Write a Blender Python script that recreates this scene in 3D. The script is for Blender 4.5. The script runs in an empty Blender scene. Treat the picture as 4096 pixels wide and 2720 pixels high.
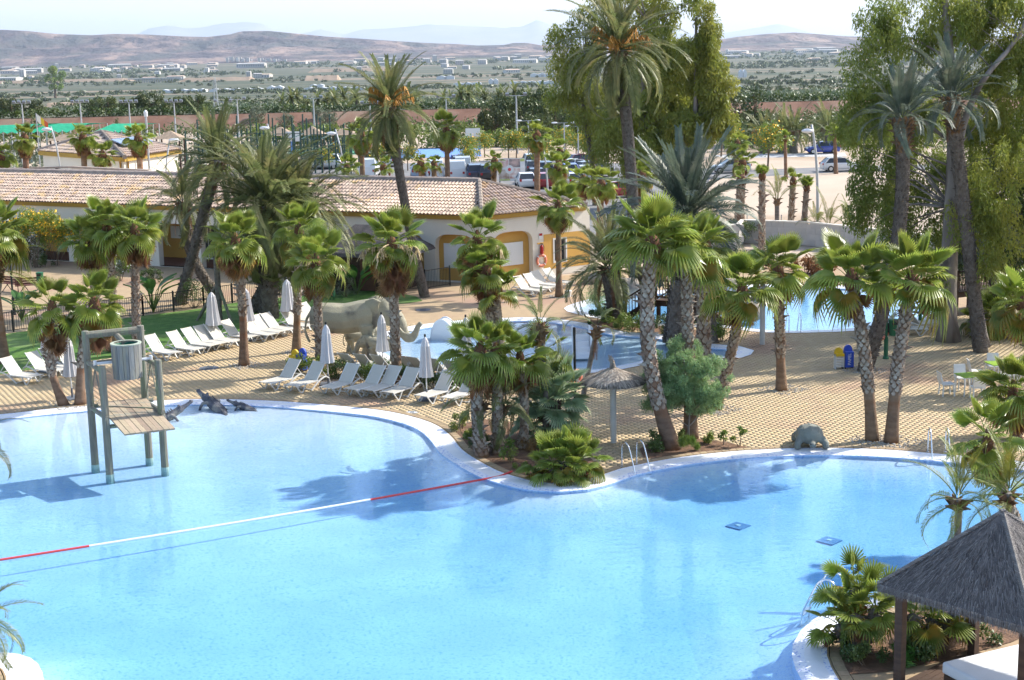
import bpy, math, random
import numpy as np
from mathutils import Vector, Matrix, noise
from mathutils.geometry import delaunay_2d_cdt

R = math.radians
SC = bpy.context.scene
COL = SC.collection
random.seed(11)
rng = np.random.default_rng(11)

# ------------------------------------------------------------------ camera
CAM_H, PITCH, ROLL, FPX = 13.0, R(10.9), -0.022, 6075.0
cam_data = bpy.data.cameras.new('camera')
cam_data.sensor_width = 36.0
cam_data.lens = 36.0 * FPX / 4096.0
cam_data.clip_start, cam_data.clip_end = 0.5, 120000.0
cam = bpy.data.objects.new('camera', cam_data)
COL.objects.link(cam)
CAM_M = Matrix.Rotation(math.pi / 2 - PITCH, 3, 'X') @ Matrix.Rotation(ROLL, 3, 'Z')
cam.matrix_world = Matrix.Translation((0, 0, CAM_H)) @ CAM_M.to_4x4()
SC.camera = cam

# ------------------------------------------------------------------ sky, sun, exposure
SUN_AZ, SUN_EL = R(24), R(38)            # azimuth counted from +x towards +y
world = bpy.data.worlds.new('World')
SC.world = world
world.use_nodes = True
wn = world.node_tree.nodes
wn.clear()
sky = wn.new('ShaderNodeTexSky')
sky.sky_type = 'NISHITA'
sky.sun_disc = False
sky.sun_elevation = SUN_EL
sky.sun_rotation = R(90) - SUN_AZ
sky.altitude = 50
sky.air_density, sky.dust_density, sky.ozone_density = 1.0, 1.6, 1.5
bg = wn.new('ShaderNodeBackground')
bg.inputs['Strength'].default_value = 0.15
wo = wn.new('ShaderNodeOutputWorld')
world.node_tree.links.new(sky.outputs[0], bg.inputs['Color'])
world.node_tree.links.new(bg.outputs[0], wo.inputs['Surface'])

sun_data = bpy.data.lights.new('sun', 'SUN')
sun_data.energy = 3.5
sun_data.angle = R(0.55)
sun_data.color = (1.0, 0.95, 0.86)
sun = bpy.data.objects.new('sun', sun_data)
COL.objects.link(sun)
SUN_DIR = Vector((math.cos(SUN_EL) * math.cos(SUN_AZ), math.cos(SUN_EL) * math.sin(SUN_AZ), math.sin(SUN_EL)))
sun.rotation_euler = SUN_DIR.to_track_quat('Z', 'Y').to_euler()
sun.location = SUN_DIR * 60

SC.view_settings.view_transform = 'Standard'
SC.view_settings.look = 'None'
SC.view_settings.gamma = 1.0
SC.view_settings.exposure = 1.2
SC.view_settings.use_curve_mapping = False
SC.render.engine = 'CYCLES'
cy = SC.cycles
cy.max_bounces, cy.diffuse_bounces, cy.glossy_bounces = 6, 2, 2
cy.transmission_bounces, cy.transparent_max_bounces, cy.volume_bounces = 3, 10, 0
cy.use_adaptive_sampling = True
cy.adaptive_threshold = 0.02
cy.sample_clamp_indirect = 6.0
cy.caustics_reflective = cy.caustics_refractive = False
cy.use_denoising = True

# ------------------------------------------------------------------ where things stand
def O(x, y):                              # photograph position, in an overview 2361 wide
    return (x * 1.73486, y * 1.73486)
def C(col, row, x, y):                    # the same, read in one of 16 quarter-width crops
    return (col * 1024 + x / 2.3057, row * 680 + y / 2.3057)
def Z(fx, fy, s, x, y):                   # the same, read in a crop at (fx, fy) enlarged s times
    return (fx + x / s, fy + y / s)
def ray(p):
    v = CAM_M @ Vector(((p[0] - 2048) / FPX, -(p[1] - 1360) / FPX, -1.0))
    return v
def G(p, z=0.0):                          # point of the level z seen there
    d = ray(p); t = (z - CAM_H) / d.z
    return Vector((d.x * t, d.y * t, z))
def D(p, y):                              # point at depth y seen there
    d = ray(p); t = y / d.y
    return Vector((d.x * t, y, CAM_H + d.z * t))
def project(v):
    c = CAM_M.transposed() @ (Vector(v) - Vector((0, 0, CAM_H)))
    return (2048 + FPX * c.x / -c.z, 1360 - FPX * c.y / -c.z) if c.z < 0 else (-9e9, -9e9)
def terrain(x, y):
    if y < 262: return -0.02
    if y < 271:
        t = (y - 262) / 9.0
        return -0.02 + 2.62 * t + 0.5 * (noise.noise(Vector((x * .2, y * .3, 0)))) * math.sin(t * math.pi)
    return float(np.interp(y, (271, 330, 600, 1000, 1500, 2200, 3500, 5000, 6500, 8000, 30000), (2.6, .9, -7.5, -18.5, -29.5, -39, -42, -38, -30, -22, -22)))
def T(p):                                 # point of the terrain seen there
    d = ray(p)
    y = 100.0
    while y < 9000:
        t = y / d.y
        if CAM_H + d.z * t < terrain(d.x * t, y): break
        y *= 1.006
    return Vector((d.x * y / d.y, y, terrain(d.x * y / d.y, y)))

# ------------------------------------------------------------------ things, parts, meshes
def tag(o, label=None, cat=None, group=None, kind=None):
    if label: o['label'] = label
    if cat: o['category'] = cat
    if group: o['group'] = group
    if kind: o['kind'] = kind
    return o
def thing(name, label, cat, loc=(0, 0, 0), rz=0.0, group=None, scale=1.0):
    o = bpy.data.objects.new(name, None)
    COL.objects.link(o)
    o.empty_display_size = 0.2
    o.location = loc; o.rotation_euler = (0, 0, rz); o.scale = (scale,) * 3
    return tag(o, label, cat, group)
def link(name, mesh, parent=None, loc=(0, 0, 0), rot=(0, 0, 0), scale=1.0):
    o = bpy.data.objects.new(name, mesh)
    COL.objects.link(o)
    if parent: o.parent = parent
    o.location = loc
    o.rotation_euler = rot
    o.scale = (scale,) * 3 if isinstance(scale, (int, float)) else scale
    return o
def clone(o, loc=None, rz=None, label=None, scale=None, parent=None):
    c = o.copy()
    COL.objects.link(c)
    if parent: c.parent = parent
    if loc is not None: c.location = loc
    if rz is not None: c.rotation_euler = (0, 0, rz)
    if scale is not None: c.scale = (scale,) * 3
    if label: c['label'] = label
    for ch in KIDS.get(o.name, ()): clone(ch, parent=c)
    return c
KIDS = {}
def index_kids():
    KIDS.clear()
    for o in bpy.data.objects:
        if o.parent: KIDS.setdefault(o.parent.name, []).append(o)
def np_mesh(name, verts, faces, m, tone=None, smooth=False):
    """mesh from arrays; tone is one number per face, kept as the attribute 'tone'"""
    me = bpy.data.meshes.new(name)
    verts = np.asarray(verts, dtype=np.float32).reshape(-1, 3)
    faces = np.asarray(faces, dtype=np.int32)
    k = faces.shape[1]
    me.vertices.add(len(verts)); me.vertices.foreach_set('co', verts.ravel())
    me.loops.add(faces.size); me.loops.foreach_set('vertex_index', faces.ravel())
    me.polygons.add(len(faces))
    me.polygons.foreach_set('loop_start', np.arange(0, faces.size, k, dtype=np.int32))
    if smooth: me.polygons.foreach_set('use_smooth', np.ones(len(faces), dtype=bool))
    me.update(calc_edges=True)
    if tone is not None:
        at = me.attributes.new('tone', 'FLOAT', 'FACE')
        at.data.foreach_set('value', np.asarray(tone, dtype=np.float32))
    if m: me.materials.append(m)
    return me
class MB:
    def __init__(s): s.v, s.f, s.t = [], [], []
    def add(s, vs, fs, tone=0.5):
        n = len(s.v)
        s.v.extend(tuple(v) for v in vs)
        s.f.extend(tuple(i + n for i in f) for f in fs)
        s.t.extend([tone] * len(fs))
        return s
    def box(s, c, size, rz=0.0, M=None, tone=0.5, taper=1.0):
        hx, hy, hz = size[0] / 2, size[1] / 2, size[2] / 2
        vs = [Vector((x * hx * (taper if z > 0 else 1), y * hy * (taper if z > 0 else 1), z * hz)) for z in (-1, 1) for x, y in ((-1, -1), (1, -1), (1, 1), (-1, 1))]
        Mr = M if M is not None else Matrix.Rotation(rz, 3, 'Z')
        vs = [Mr @ v + Vector(c) for v in vs]
        return s.add(vs, [(3, 2, 1, 0), (4, 5, 6, 7), (0, 1, 5, 4), (1, 2, 6, 5), (2, 3, 7, 6), (3, 0, 4, 7)], tone)
    def beam(s, a, b, w, h, tone=0.5):
        a, b = Vector(a), Vector(b); d = b - a
        q = d.to_track_quat('X', 'Z').to_matrix()
        return s.box((a + b) / 2, (d.length, w, h), M=q, tone=tone)
    def tube(s, pts, rad, n=8, tone=0.5, cap=True, flat=1.0):
        pts = [Vector(p) for p in pts]
        if isinstance(rad, (int, float)): rad = [rad] * len(pts)
        vs, fs = [], []
        up = None
        for i, p in enumerate(pts):
            d = (pts[min(i + 1, len(pts) - 1)] - pts[max(i - 1, 0)]).normalized()
            if up is None:
                up = Vector((1, 0, 0)) if abs(d.x) < .8 else Vector((0, 1, 0))
            a = d.cross(up).normalized(); up = a.cross(d).normalized()
            for k in range(n):
                t = 2 * math.pi * k / n
                vs.append(p + (a * math.cos(t) * flat + up * math.sin(t)) * rad[i])
        for i in range(len(pts) - 1):
            for k in range(n):
                fs.append((i * n + k, i * n + (k + 1) % n, (i + 1) * n + (k + 1) % n, (i + 1) * n + k))
        if cap:
            fs.append(tuple(range(n - 1, -1, -1))); fs.append(tuple(range((len(pts) - 1) * n, len(pts) * n)))
        return s.add(vs, fs, tone)
    def lathe(s, prof, n=16, c=(0, 0, 0), star=None, tone=0.5, cap=True):
        vs, fs = [], []
        for i, (r, z) in enumerate(prof):
            for k in range(n):
                t = 2 * math.pi * k / n
                rr = r * (star(k, i) if star else 1)
                vs.append((c[0] + rr * math.cos(t), c[1] + rr * math.sin(t), c[2] + z))
        for i in range(len(prof) - 1):
            for k in range(n):
                fs.append((i * n + k, i * n + (k + 1) % n, (i + 1) * n + (k + 1) % n, (i + 1) * n + k))
        if cap:
            fs.append(tuple(range(n - 1, -1, -1))); fs.append(tuple(range((len(prof) - 1) * n, len(prof) * n)))
        return s.add(vs, fs, tone)
    def loft(s, rings, tone=0.5, cap=True):
        n = len(rings[0]); vs = [v for r in rings for v in r]; fs = []
        for i in range(len(rings) - 1):
            for k in range(n):
                fs.append((i * n + k, i * n + (k + 1) % n, (i + 1) * n + (k + 1) % n, (i + 1) * n + k))
        if cap:
            fs.append(tuple(range(n - 1, -1, -1))); fs.append(tuple(range((len(rings) - 1) * n, len(rings) * n)))
        return s.add(vs, fs, tone)
    def ball(s, c, r, n=8, m=6, tone=0.5):
        r = (r,) * 3 if isinstance(r, (int, float)) else r
        rings = []
        for i in range(m + 1):
            a = -math.pi / 2 + math.pi * (i + .02 if i == 0 else (i - .02 if i == m else i)) / m
            rings.append([(c[0] + r[0] * math.cos(a) * math.cos(2 * math.pi * k / n), c[1] + r[1] * math.cos(a) * math.sin(2 * math.pi * k / n), c[2] + r[2] * math.sin(a)) for k in range(n)])
        return s.loft(rings, tone)
    def prism(s, poly, y0, y1, tone=0.5):      # polygon in xz, extruded along y
        n = len(poly)
        vs = [(p[0], y0, p[1]) for p in poly] + [(p[0], y1, p[1]) for p in poly]
        fs = [tuple(range(n)), tuple(range(2 * n - 1, n - 1, -1))] + [((i + 1) % n, i, n + i, n + (i + 1) % n) for i in range(n)]
        return s.add(vs, fs, tone)
    def mesh(s, name, m, smooth=False):
        me = bpy.data.meshes.new(name)
        me.from_pydata(s.v, [], s.f)
        if any(t != 0.5 for t in s.t):
            at = me.attributes.new('tone', 'FLOAT', 'FACE')
            at.data.foreach_set('value', np.asarray(s.t, dtype=np.float32))
        if smooth: me.polygons.foreach_set('use_smooth', np.ones(len(me.polygons), dtype=bool))
        me.materials.append(m)
        me.update()
        return me
    def obj(s, name, m, parent=None, loc=(0, 0, 0), smooth=False, rot=(0, 0, 0)):
        return link(name, s.mesh(name, m, smooth), parent, loc, rot)
def remeshed(mb, name, m, voxel, iters=4):
    """joins overlapping solids into one continuous skin"""
    tmp = bpy.data.objects.new('tmp', mb.mesh('tmp', m))
    COL.objects.link(tmp)
    a = tmp.modifiers.new('r', 'REMESH'); a.mode = 'VOXEL'; a.voxel_size = voxel
    b = tmp.modifiers.new('s', 'SMOOTH'); b.iterations = iters; b.factor = .5
    dg = bpy.context.evaluated_depsgraph_get()
    me = bpy.data.meshes.new_from_object(tmp.evaluated_get(dg))
    me.name = name
    me.polygons.foreach_set('use_smooth', np.ones(len(me.polygons), dtype=bool))
    bpy.data.objects.remove(tmp)
    if not me.materials: me.materials.append(m)
    return me
def smooth_line(pts, step, closed=False):
    """Catmull-Rom through the points, resampled about every step metres"""
    pts = [Vector(p) for p in pts]; out = []
    n = len(pts)
    for i in range(n if closed else n - 1):
        g = (lambda k: pts[k % n]) if closed else (lambda k: pts[max(0, min(n - 1, k))])
        p0, p1, p2, p3 = g(i - 1), g(i), g(i + 1), g(i + 2)
        m = max(1, int((p2 - p1).length / step))
        for j in range(m):
            t = j / m
            out.append(0.5 * ((2 * p1) + (p2 - p0) * t + (2 * p0 - 5 * p1 + 4 * p2 - p3) * t * t + (3 * p1 - p0 - 3 * p2 + p3) * t ** 3))
    if not closed: out.append(pts[-1])
    return out
def inside(poly, x, y):
    c = False; j = len(poly) - 1
    for i in range(len(poly)):
        xi, yi, xj, yj = poly[i][0], poly[i][1], poly[j][0], poly[j][1]
        if (yi > y) != (yj > y) and x < (xj - xi) * (y - yi) / (yj - yi) + xi: c = not c
        j = i
    return c
def inside_np(poly, X, Y):
    c = np.zeros(X.shape, dtype=bool); j = len(poly) - 1
    for i in range(len(poly)):
        xi, yi, xj, yj = poly[i][0], poly[i][1], poly[j][0], poly[j][1]
        if yi != yj:
            c ^= ((yi > Y) != (yj > Y)) & (X < (xj - xi) * (Y - yi) / (yj - yi) + xi)
        j = i
    return c
def fill(outer, holes=(), extra=()):
    """triangles of a polygon with holes: 2-D points and index triples"""
    pts, edges = [], []
    for loop in [outer] + list(holes):
        n0 = len(pts)
        pts += [Vector((p[0], p[1])) for p in loop]
        edges += [(n0 + i, n0 + (i + 1) % len(loop)) for i in range(len(loop))]
    pts += [Vector((p[0], p[1])) for p in extra]
    v, e, f, *_ = delaunay_2d_cdt(pts, edges, [], 0, 1e-5)
    keep = []
    for t in f:
        cx = sum(v[i].x for i in t) / 3; cyy = sum(v[i].y for i in t) / 3
        if inside(outer, cx, cyy) and not any(inside(h, cx, cyy) for h in holes):
            a, b, c = (v[i] for i in t[:3])
            keep.append(tuple(t) if (b - a).cross(c - a) > 0 else tuple(reversed(t)))
    return v, keep
def sheet(name, outer, m, z=0.0, holes=(), parent=None, zf=None, extra=()):
    v, f = fill(outer, holes, extra)
    mb = MB(); mb.add([(p.x, p.y, zf(p.x, p.y) if zf else z) for p in v], f)
    return mb.obj(name, m, parent)

# ------------------------------------------------------------------ materials
def mat(name, c1, c2=None, scale=4.0, rough=.75, bump=0.0, rand=0.0, metal=0.0, spec=.3, trans=0.0, stretch=None,
        tone=None, detail=5.0, lo=.35, hi=.65, bscale=None, coord='Object', alpha=None, c3=None, s3=1.0, k3=(.5, .62), coat=0.0, bdist=.05):
    """principled surface: c1 to c2 by noise (or by the pieces' tone towards the colour tone), patches of c3, object-to-object variation"""
    m = bpy.data.materials.new(name); m.use_nodes = True
    nt = m.node_tree; N = nt.nodes; L = nt.links
    b = N['Principled BSDF']
    b.inputs['Roughness'].default_value = rough
    b.inputs['Metallic'].default_value = metal
    b.inputs['Specular IOR Level'].default_value = spec
    b.inputs['Coat Weight'].default_value = coat
    tc = N.new('ShaderNodeTexCoord'); mp = N.new('ShaderNodeMapping')
    L.new(tc.outputs[coord], mp.inputs['Vector'])
    if stretch: mp.inputs['Scale'].default_value = stretch
    def ns(sc):
        n = N.new('ShaderNodeTexNoise'); n.inputs['Scale'].default_value = sc; n.inputs['Detail'].default_value = detail
        L.new(mp.outputs[0], n.inputs['Vector']); return n.outputs['Fac']
    def ramp(src, lo, hi):
        r = N.new('ShaderNodeMapRange'); r.inputs['From Min'].default_value = lo; r.inputs['From Max'].default_value = hi
        L.new(src, r.inputs['Value']); return r.outputs['Result']
    def mix(f, a, bb):
        x = N.new('ShaderNodeMix'); x.data_type = 'RGBA'
        if f is not None: L.new(f, x.inputs['Factor'])
        for inp, val in ((x.inputs[6], a), (x.inputs[7], bb)):
            if hasattr(val, 'is_linked'): L.new(val, inp)
            else: inp.default_value = (*val, 1)
        return x.outputs[2]
    col = mix(ramp(ns(scale), lo, hi), c1, c2 or c1)
    if tone:
        at = N.new('ShaderNodeAttribute'); at.attribute_name = 'tone'
        col = mix(at.outputs['Fac'], col, tone)
    if c3: col = mix(ramp(ns(s3), *k3), col, c3)
    if rand:
        oi = N.new('ShaderNodeObjectInfo'); hs = N.new('ShaderNodeHueSaturation')
        r = N.new('ShaderNodeMapRange'); r.inputs['To Min'].default_value = 1 - rand; r.inputs['To Max'].default_value = 1 + rand
        L.new(oi.outputs['Random'], r.inputs['Value']); L.new(r.outputs[0], hs.inputs['Value'])
        r2 = N.new('ShaderNodeMapRange'); r2.inputs['To Min'].default_value = .5 - rand * .06; r2.inputs['To Max'].default_value = .5 + rand * .06
        w = N.new('ShaderNodeMath'); w.operation = 'FRACT'; w2 = N.new('ShaderNodeMath'); w2.operation = 'MULTIPLY'; w2.inputs[1].default_value = 7.3
        L.new(oi.outputs['Random'], w2.inputs[0]); L.new(w2.outputs[0], w.inputs[0]); L.new(w.outputs[0], r2.inputs['Value']); L.new(r2.outputs[0], hs.inputs['Hue'])
        L.new(col, hs.inputs['Color']); col = hs.outputs['Color']
    L.new(col, b.inputs['Base Color'])
    if bump:
        bp = N.new('ShaderNodeBump'); bp.inputs['Strength'].default_value = bump; bp.inputs['Distance'].default_value = bdist
        L.new(ns(bscale or scale * 3), bp.inputs['Height']); L.new(bp.outputs[0], b.inputs['Normal'])
    if trans:
        t = N.new('ShaderNodeBsdfTranslucent'); ms = N.new('ShaderNodeMixShader'); ms.inputs[0].default_value = trans
        L.new(col, t.inputs['Color']); L.new(b.outputs[0], ms.inputs[1]); L.new(t.outputs[0], ms.inputs[2])
        L.new(ms.outputs[0], N['Material Output'].inputs['Surface'])
    m['col'] = 1
    return m
# ------------------------------------------------------------------ shared materials
M = {}
M['paver'] = mat('paver', (.40, .295, .165), (.45, .345, .215), 3, .85, tone=(.385, .285, .18), bump=.15, rand=.10, c3=(.35, .22, .15), s3=.22, k3=(.54, .70))
M['joint'] = mat('paver_bed', (.34, .245, .135), (.30, .215, .12), 6, .95)
M['paving_far'] = mat('paving_far', (.385, .28, .165), (.335, .245, .15), 2.2, .9, c3=(.33, .21, .145), s3=.2, k3=(.5, .7))
M['edging'] = mat('edging', (.38, .28, .17), (.32, .235, .14), 8, .85, rand=.12, bump=.2)
M['lawn'] = mat('lawn', (.055, .13, .02), (.10, .20, .035), 2.5, .9, bump=.5, bscale=60, c3=(.14, .21, .06), s3=.5)
M['soil'] = mat('soil', (.20, .115, .065), (.11, .062, .04), 3, .95, bump=.8, bscale=14)
M['sand'] = mat('sand', (.40, .315, .235), (.46, .37, .285), .12, .95, bump=.3, bscale=3, c3=(.35, .265, .185), s3=.05)
M['asphalt'] = mat('asphalt', (.16, .16, .165), (.21, .205, .20), .5, .9, bump=.2, bscale=30)
M['mosaic'] = mat('mosaic', (.54, .63, .73), (.63, .71, .78), .7, .35, c3=(.30, .47, .75), s3=12.0, k3=(.53, .70), detail=5, coord='Object')
M['rim_mosaic'] = mat('rim_mosaic', (.76, .77, .80), (.70, .73, .80), 1.5, .4, c3=(.26, .33, .62), s3=13, k3=(.55, .66), detail=2)
M['white_tile'] = mat('white_tile', (.78, .78, .78), (.70, .70, .71), 2, .4)
M['wall_tile'] = mat('wall_tile', (.42, .58, .78), (.50, .65, .82), 1.2, .35, c3=(.25, .38, .68), s3=14, k3=(.54, .7), detail=2)

def water_mat():
    m = bpy.data.materials.new('pool_water'); m.use_nodes = True
    nt = m.node_tree; N = nt.nodes; L = nt.links; N.remove(N['Principled BSDF'])
    tr = N.new('ShaderNodeBsdfTransparent'); tr.inputs[0].default_value = (1, 1, 1, 1)
    gl = N.new('ShaderNodeBsdfGlossy'); gl.inputs['Roughness'].default_value = .03
    ge = N.new('ShaderNodeNewGeometry')            # Schlick reflectance, the same from either side of the surface
    def op(o, a, b=None):
        q = N.new('ShaderNodeMath'); q.operation = o
        for i, v in enumerate((a, b)):
            if v is None: continue
            if isinstance(v, (int, float)): q.inputs[i].default_value = v
            else: L.new(v, q.inputs[i])
        return q.outputs[0]
    dt = N.new('ShaderNodeVectorMath'); dt.operation = 'DOT_PRODUCT'
    tc = N.new('ShaderNodeTexCoord'); mp = N.new('ShaderNodeMapping'); mp.inputs['Scale'].default_value = (1.0, 1.6, 1)
    n1 = N.new('ShaderNodeTexNoise'); n1.inputs['Scale'].default_value = 2.6; n1.inputs['Detail'].default_value = 3
    bp = N.new('ShaderNodeBump'); bp.inputs['Strength'].default_value = .07; bp.inputs['Distance'].default_value = .1
    mx = N.new('ShaderNodeMixShader')
    L.new(tc.outputs['Object'], mp.inputs[0]); L.new(mp.outputs[0], n1.inputs[0]); L.new(n1.outputs['Fac'], bp.inputs['Height'])
    L.new(bp.outputs[0], gl.inputs['Normal'])
    L.new(ge.outputs['Incoming'], dt.inputs[0]); L.new(bp.outputs[0], dt.inputs[1])
    fr = op('ADD', op('MULTIPLY', op('POWER', op('SUBTRACT', 1.0, op('ABSOLUTE', dt.outputs['Value'])), 5.0), .98), .02)
    sx = N.new('ShaderNodeSeparateXYZ'); L.new(ge.outputs['Position'], sx.inputs[0])
    fr = op('MULTIPLY', fr, op('GREATER_THAN', sx.outputs['Z'], -.052))      # only the upper surface mirrors
    L.new(fr, mx.inputs[0]); L.new(tr.outputs[0], mx.inputs[1]); L.new(gl.outputs[0], mx.inputs[2])
    L.new(mx.outputs[0], N['Material Output'].inputs['Surface'])
    ab = N.new('ShaderNodeVolumeAbsorption'); ab.inputs['Color'].default_value = (.0, .60, .90, 1); ab.inputs['Density'].default_value = .58
    L.new(ab.outputs[0], N['Material Output'].inputs['Volume'])
    return m
M['water'] = water_mat()
def water_body(line, zf, grid):
    v, f = fill(line, (), grid); n = len(v); k = len(line); mb = MB()
    mb.add([(p.x, p.y, WZ) for p in v] + [(p.x, p.y, min(zf(p.x, p.y) + .006, WZ - .006)) for p in v], f + [tuple(n + i for i in reversed(t)) for t in f] + [(i, n + i, n + (i + 1) % k, (i + 1) % k) for i in range(k)])
    o = mb.obj('pool_water', M['water'])
    return tag(o, kind='structure')

# ------------------------------------------------------------------ pools
WZ = -0.05
def ring(px): return [G(O(*p)) for p in px]
POOL1 = ring([(-330, 985), (-150, 975), (0, 966), (100, 955), (200, 946), (330, 936), (454, 931), (590, 934), (715, 942.6), (840, 955), (903, 967), (948, 981), (975, 996), (995, 1016), (1015, 1042),
              (1053, 1069), (1103, 1096), (1145, 1110), (1180, 1120), (1218, 1127), (1293, 1131), (1355, 1126), (1418, 1110), (1468, 1092), (1518, 1081), (1605, 1066), (1705, 1055), (1771, 1051), (1870, 1047),
              (1995, 1049), (2095, 1055), (2195, 1064), (2270, 1069), (2333, 1077), (2420, 1095), (2500, 1130), (2530, 1190), (2480, 1260), (2350, 1305), (2200, 1340), (2050, 1370), (1970, 1388),
              (1911, 1406), (1876, 1424), (1846, 1451), (1828, 1482), (1826, 1510), (1835, 1540), (1851, 1570), (1885, 1640), (1900, 1760), (1500, 1950), (500, 1950), (180, 1760), (112, 1640), (102, 1572), (97, 1546), (87, 1527), (70, 1514), (45, 1505), (10, 1501), (-80, 1502), (-330, 1520)])
POOL2 = ring([(872, 790), (880, 781), (893, 775), (936, 764), (980, 755), (1076, 744), (1156, 740), (1244, 739), (1322, 750), (1341, 753), (1411, 770), (1500, 777), (1537, 783), (1625, 800), (1680, 804), (1700, 810), (1680, 819), (1632, 824),
              (1560, 822), (1506, 826), (1433, 840), (1374, 850), (1268, 855), (1160, 855), (1078, 851), (1010, 843), (951, 836), (905, 823), (878, 805)])
POOL3 = ring([(1334, 711), (1356, 720), (1400, 729), (1450, 736), (1520, 744), (1600, 747), (1678, 749), (1750, 758), (1808, 761), (1886, 759.5), (1951, 756.6), (2023, 747), (2072, 740), (2124, 733), (2155, 715), (2151, 702), (2137, 690),
              (2090, 673), (2046, 668), (1945, 664), (1808, 660), (1740, 662), (1639, 666), (1560, 672), (1500, 678), (1433, 684), (1370, 697)])
def ccw(p):
    a = sum(p[i].x * p[(i + 1) % len(p)].y - p[(i + 1) % len(p)].x * p[i].y for i in range(len(p)))
    return p if a > 0 else list(reversed(p))
def offset(line, d):                                     # outwards for a counter-clockwise ring
    out = []; n = len(line)
    for i in range(n):
        t = (line[(i + 1) % n] - line[i - 1]).normalized()
        out.append(line[i] + Vector((t.y, -t.x, 0)) * d)
    return out
def band(a, b, za, zb, name, m, parent):
    n = len(a); mb = MB()
    mb.add([(p.x, p.y, za) for p in a] + [(p.x, p.y, zb) for p in b], [(i, n + i, n + (i + 1) % n, (i + 1) % n) for i in range(n)])
    return mb.obj(name, m, parent)
brick_me = MB().box((0, 0, 0), (.245, .24, .06), taper=.96).mesh('edging_brick', M['edging'])
deck_holes = []
def pool(px, depth, wall_depth, edging, label):
    line = ccw(smooth_line(px, .45, True))
    basin = bpy.data.objects.new('pool_basin', None); COL.objects.link(basin); tag(basin, label, kind='structure')
    LX, LY = np.array([p.x for p in line]), np.array([p.y for p in line])
    def zf(x, y):
        e = math.sqrt(float(np.min((LX - x) ** 2 + (LY - y) ** 2)))
        d = depth(x, y); s0 = min(d, .125 if y > 39 else .35)      # the wall shows only along the far shore
        return -(s0 + (d - s0) * min(1.0, e / 2.2) ** .8)
    xs = [p.x for p in line]; ys = [p.y for p in line]
    grid = [(x, y) for x in np.arange(min(xs), max(xs), 1.4) for y in np.arange(min(ys), max(ys), 1.4) if inside(line, x, y)]
    sheet('pool_floor', line, M['mosaic'], parent=basin, zf=zf, extra=grid)
    n = len(line); mb = MB()
    mb.add([(p.x, p.y, -.03) for p in line] + [(p.x, p.y, zf(p.x, p.y)) for p in line], [(i, (i + 1) % n, n + (i + 1) % n, n + i) for i in range(n)])
    mb.obj('pool_wall', M['wall_tile'], basin)
    w = offset(line, .012)
    water_body(w, zf, grid)
    o1, o2, o3, o4, o5 = (offset(line, d) for d in (.26, .62, .74, .78, 1.06))
    band(line, o1, -.03, .0, 'rim_mosaic', M['rim_mosaic'], basin)
    band(o1, o2, .0, .004, 'overflow_grate', M['white_tile'], basin)
    band(o2, o3, .004, .012, 'rim_mosaic', M['rim_mosaic'], basin)
    band(o3, o4, .012, .012, 'rim_joint', M['joint'], basin)
    if edging:
        acc = 0.0; last = None; cnt = 0
        mid = offset(line, .92); rest = MB()
        for i in range(len(mid)):
            a, b = mid[i], mid[(i + 1) % len(mid)]; seg = (b - a).length
            while acc < seg:
                p = a.lerp(b, acc / seg); acc += .255
                fx, fy = project(p)
                if -100 < fx < 4200 and 0 < fy < 2800:
                    rz = math.atan2(b.y - a.y, b.x - a.x)
                    if cnt < 300:
                        link('edging_brick', brick_me, basin, (p.x, p.y, -.014), (0, 0, rz)); cnt += 1
                    else: rest.box((p.x, p.y, -.014), (.245, .24, .06), rz, taper=.96)
            acc -= seg
        if rest.v: tag(rest.obj('edging_bricks', M['edging'], basin), kind='stuff')
    deck_holes.append(o3 if not edging else o5)
    return line, o5
def shore_d(x, y):                                       # shallow beach along the far left shore
    a, b = Vector((-19.1, 54.2)), Vector((-3.5, 56.0))
    ap = Vector((x, y)) - a; ab = b - a
    nrm = Vector((ab.y, -ab.x)).normalized()
    return max(0, ap.dot(nrm))
def depth1(x, y):
    d = .085 + .024 * shore_d(x, y)
    s = max(0.0, min(1.0, (x + 5.5) / 5.0)); s = s * s * (3 - 2 * s)
    return min(.60, d * (1 - s) + max(d, .50) * s)
LINE1, OUT1 = pool(POOL1, depth1, 1, True, 'large lagoon pool with pale blue mosaic floor')
LINE2, OUT2 = pool(POOL2, lambda x, y: .16, .3, False, 'small shallow pool behind the loungers')
LINE3, OUT3 = pool(POOL3, lambda x, y: .34, .5, False, 'far pool reached by the wooden bridge')

# ------------------------------------------------------------------ deck, lawn, beds
LAWN = ring([(-200, 885), (0, 864), (70, 853), (137, 842), (250, 826), (338, 813), (411, 806), (551, 772), (620, 755), (660, 745), (750, 716), (830, 705), (936, 700), (974, 694), (960, 684), (900, 672), (830, 668), (740, 678), (585, 692), (460, 712), (205, 745), (0, 772), (-200, 800)])
BED1 = ring([(1048, 984), (1110, 966), (1200, 976), (1290, 1012), (1350, 1047), (1388, 1080), (1360, 1096), (1318, 1105), (1270, 1109), (1215, 1104), (1165, 1090), (1115, 1067), (1080, 1045), (1062, 1020)])
BED2 = ring([(1475, 1036), (1484, 1056), (1530, 1059), (1630, 1044), (1730, 1033), (1668, 1019), (1556, 1006), (1505, 1017)])
BED3 = ring([(1921, 1476), (1934, 1520), (1951, 1556), (2033, 1551), (2171, 1526), (2333, 1481), (2420, 1440), (2420, 1330), (2250, 1362), (2096, 1398), (1990, 1412), (1950, 1425), (1925, 1450)])
BED4 = ring([(1362, 738), (1400, 741), (1470, 748), (1600, 760), (1650, 775), (1660, 792), (1600, 790), (1540, 773), (1500, 764), (1420, 757), (1370, 749)])
BED5 = ring([(1095, 870), (1140, 862), (1190, 868), (1150, 885), (1110, 890)])
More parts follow.
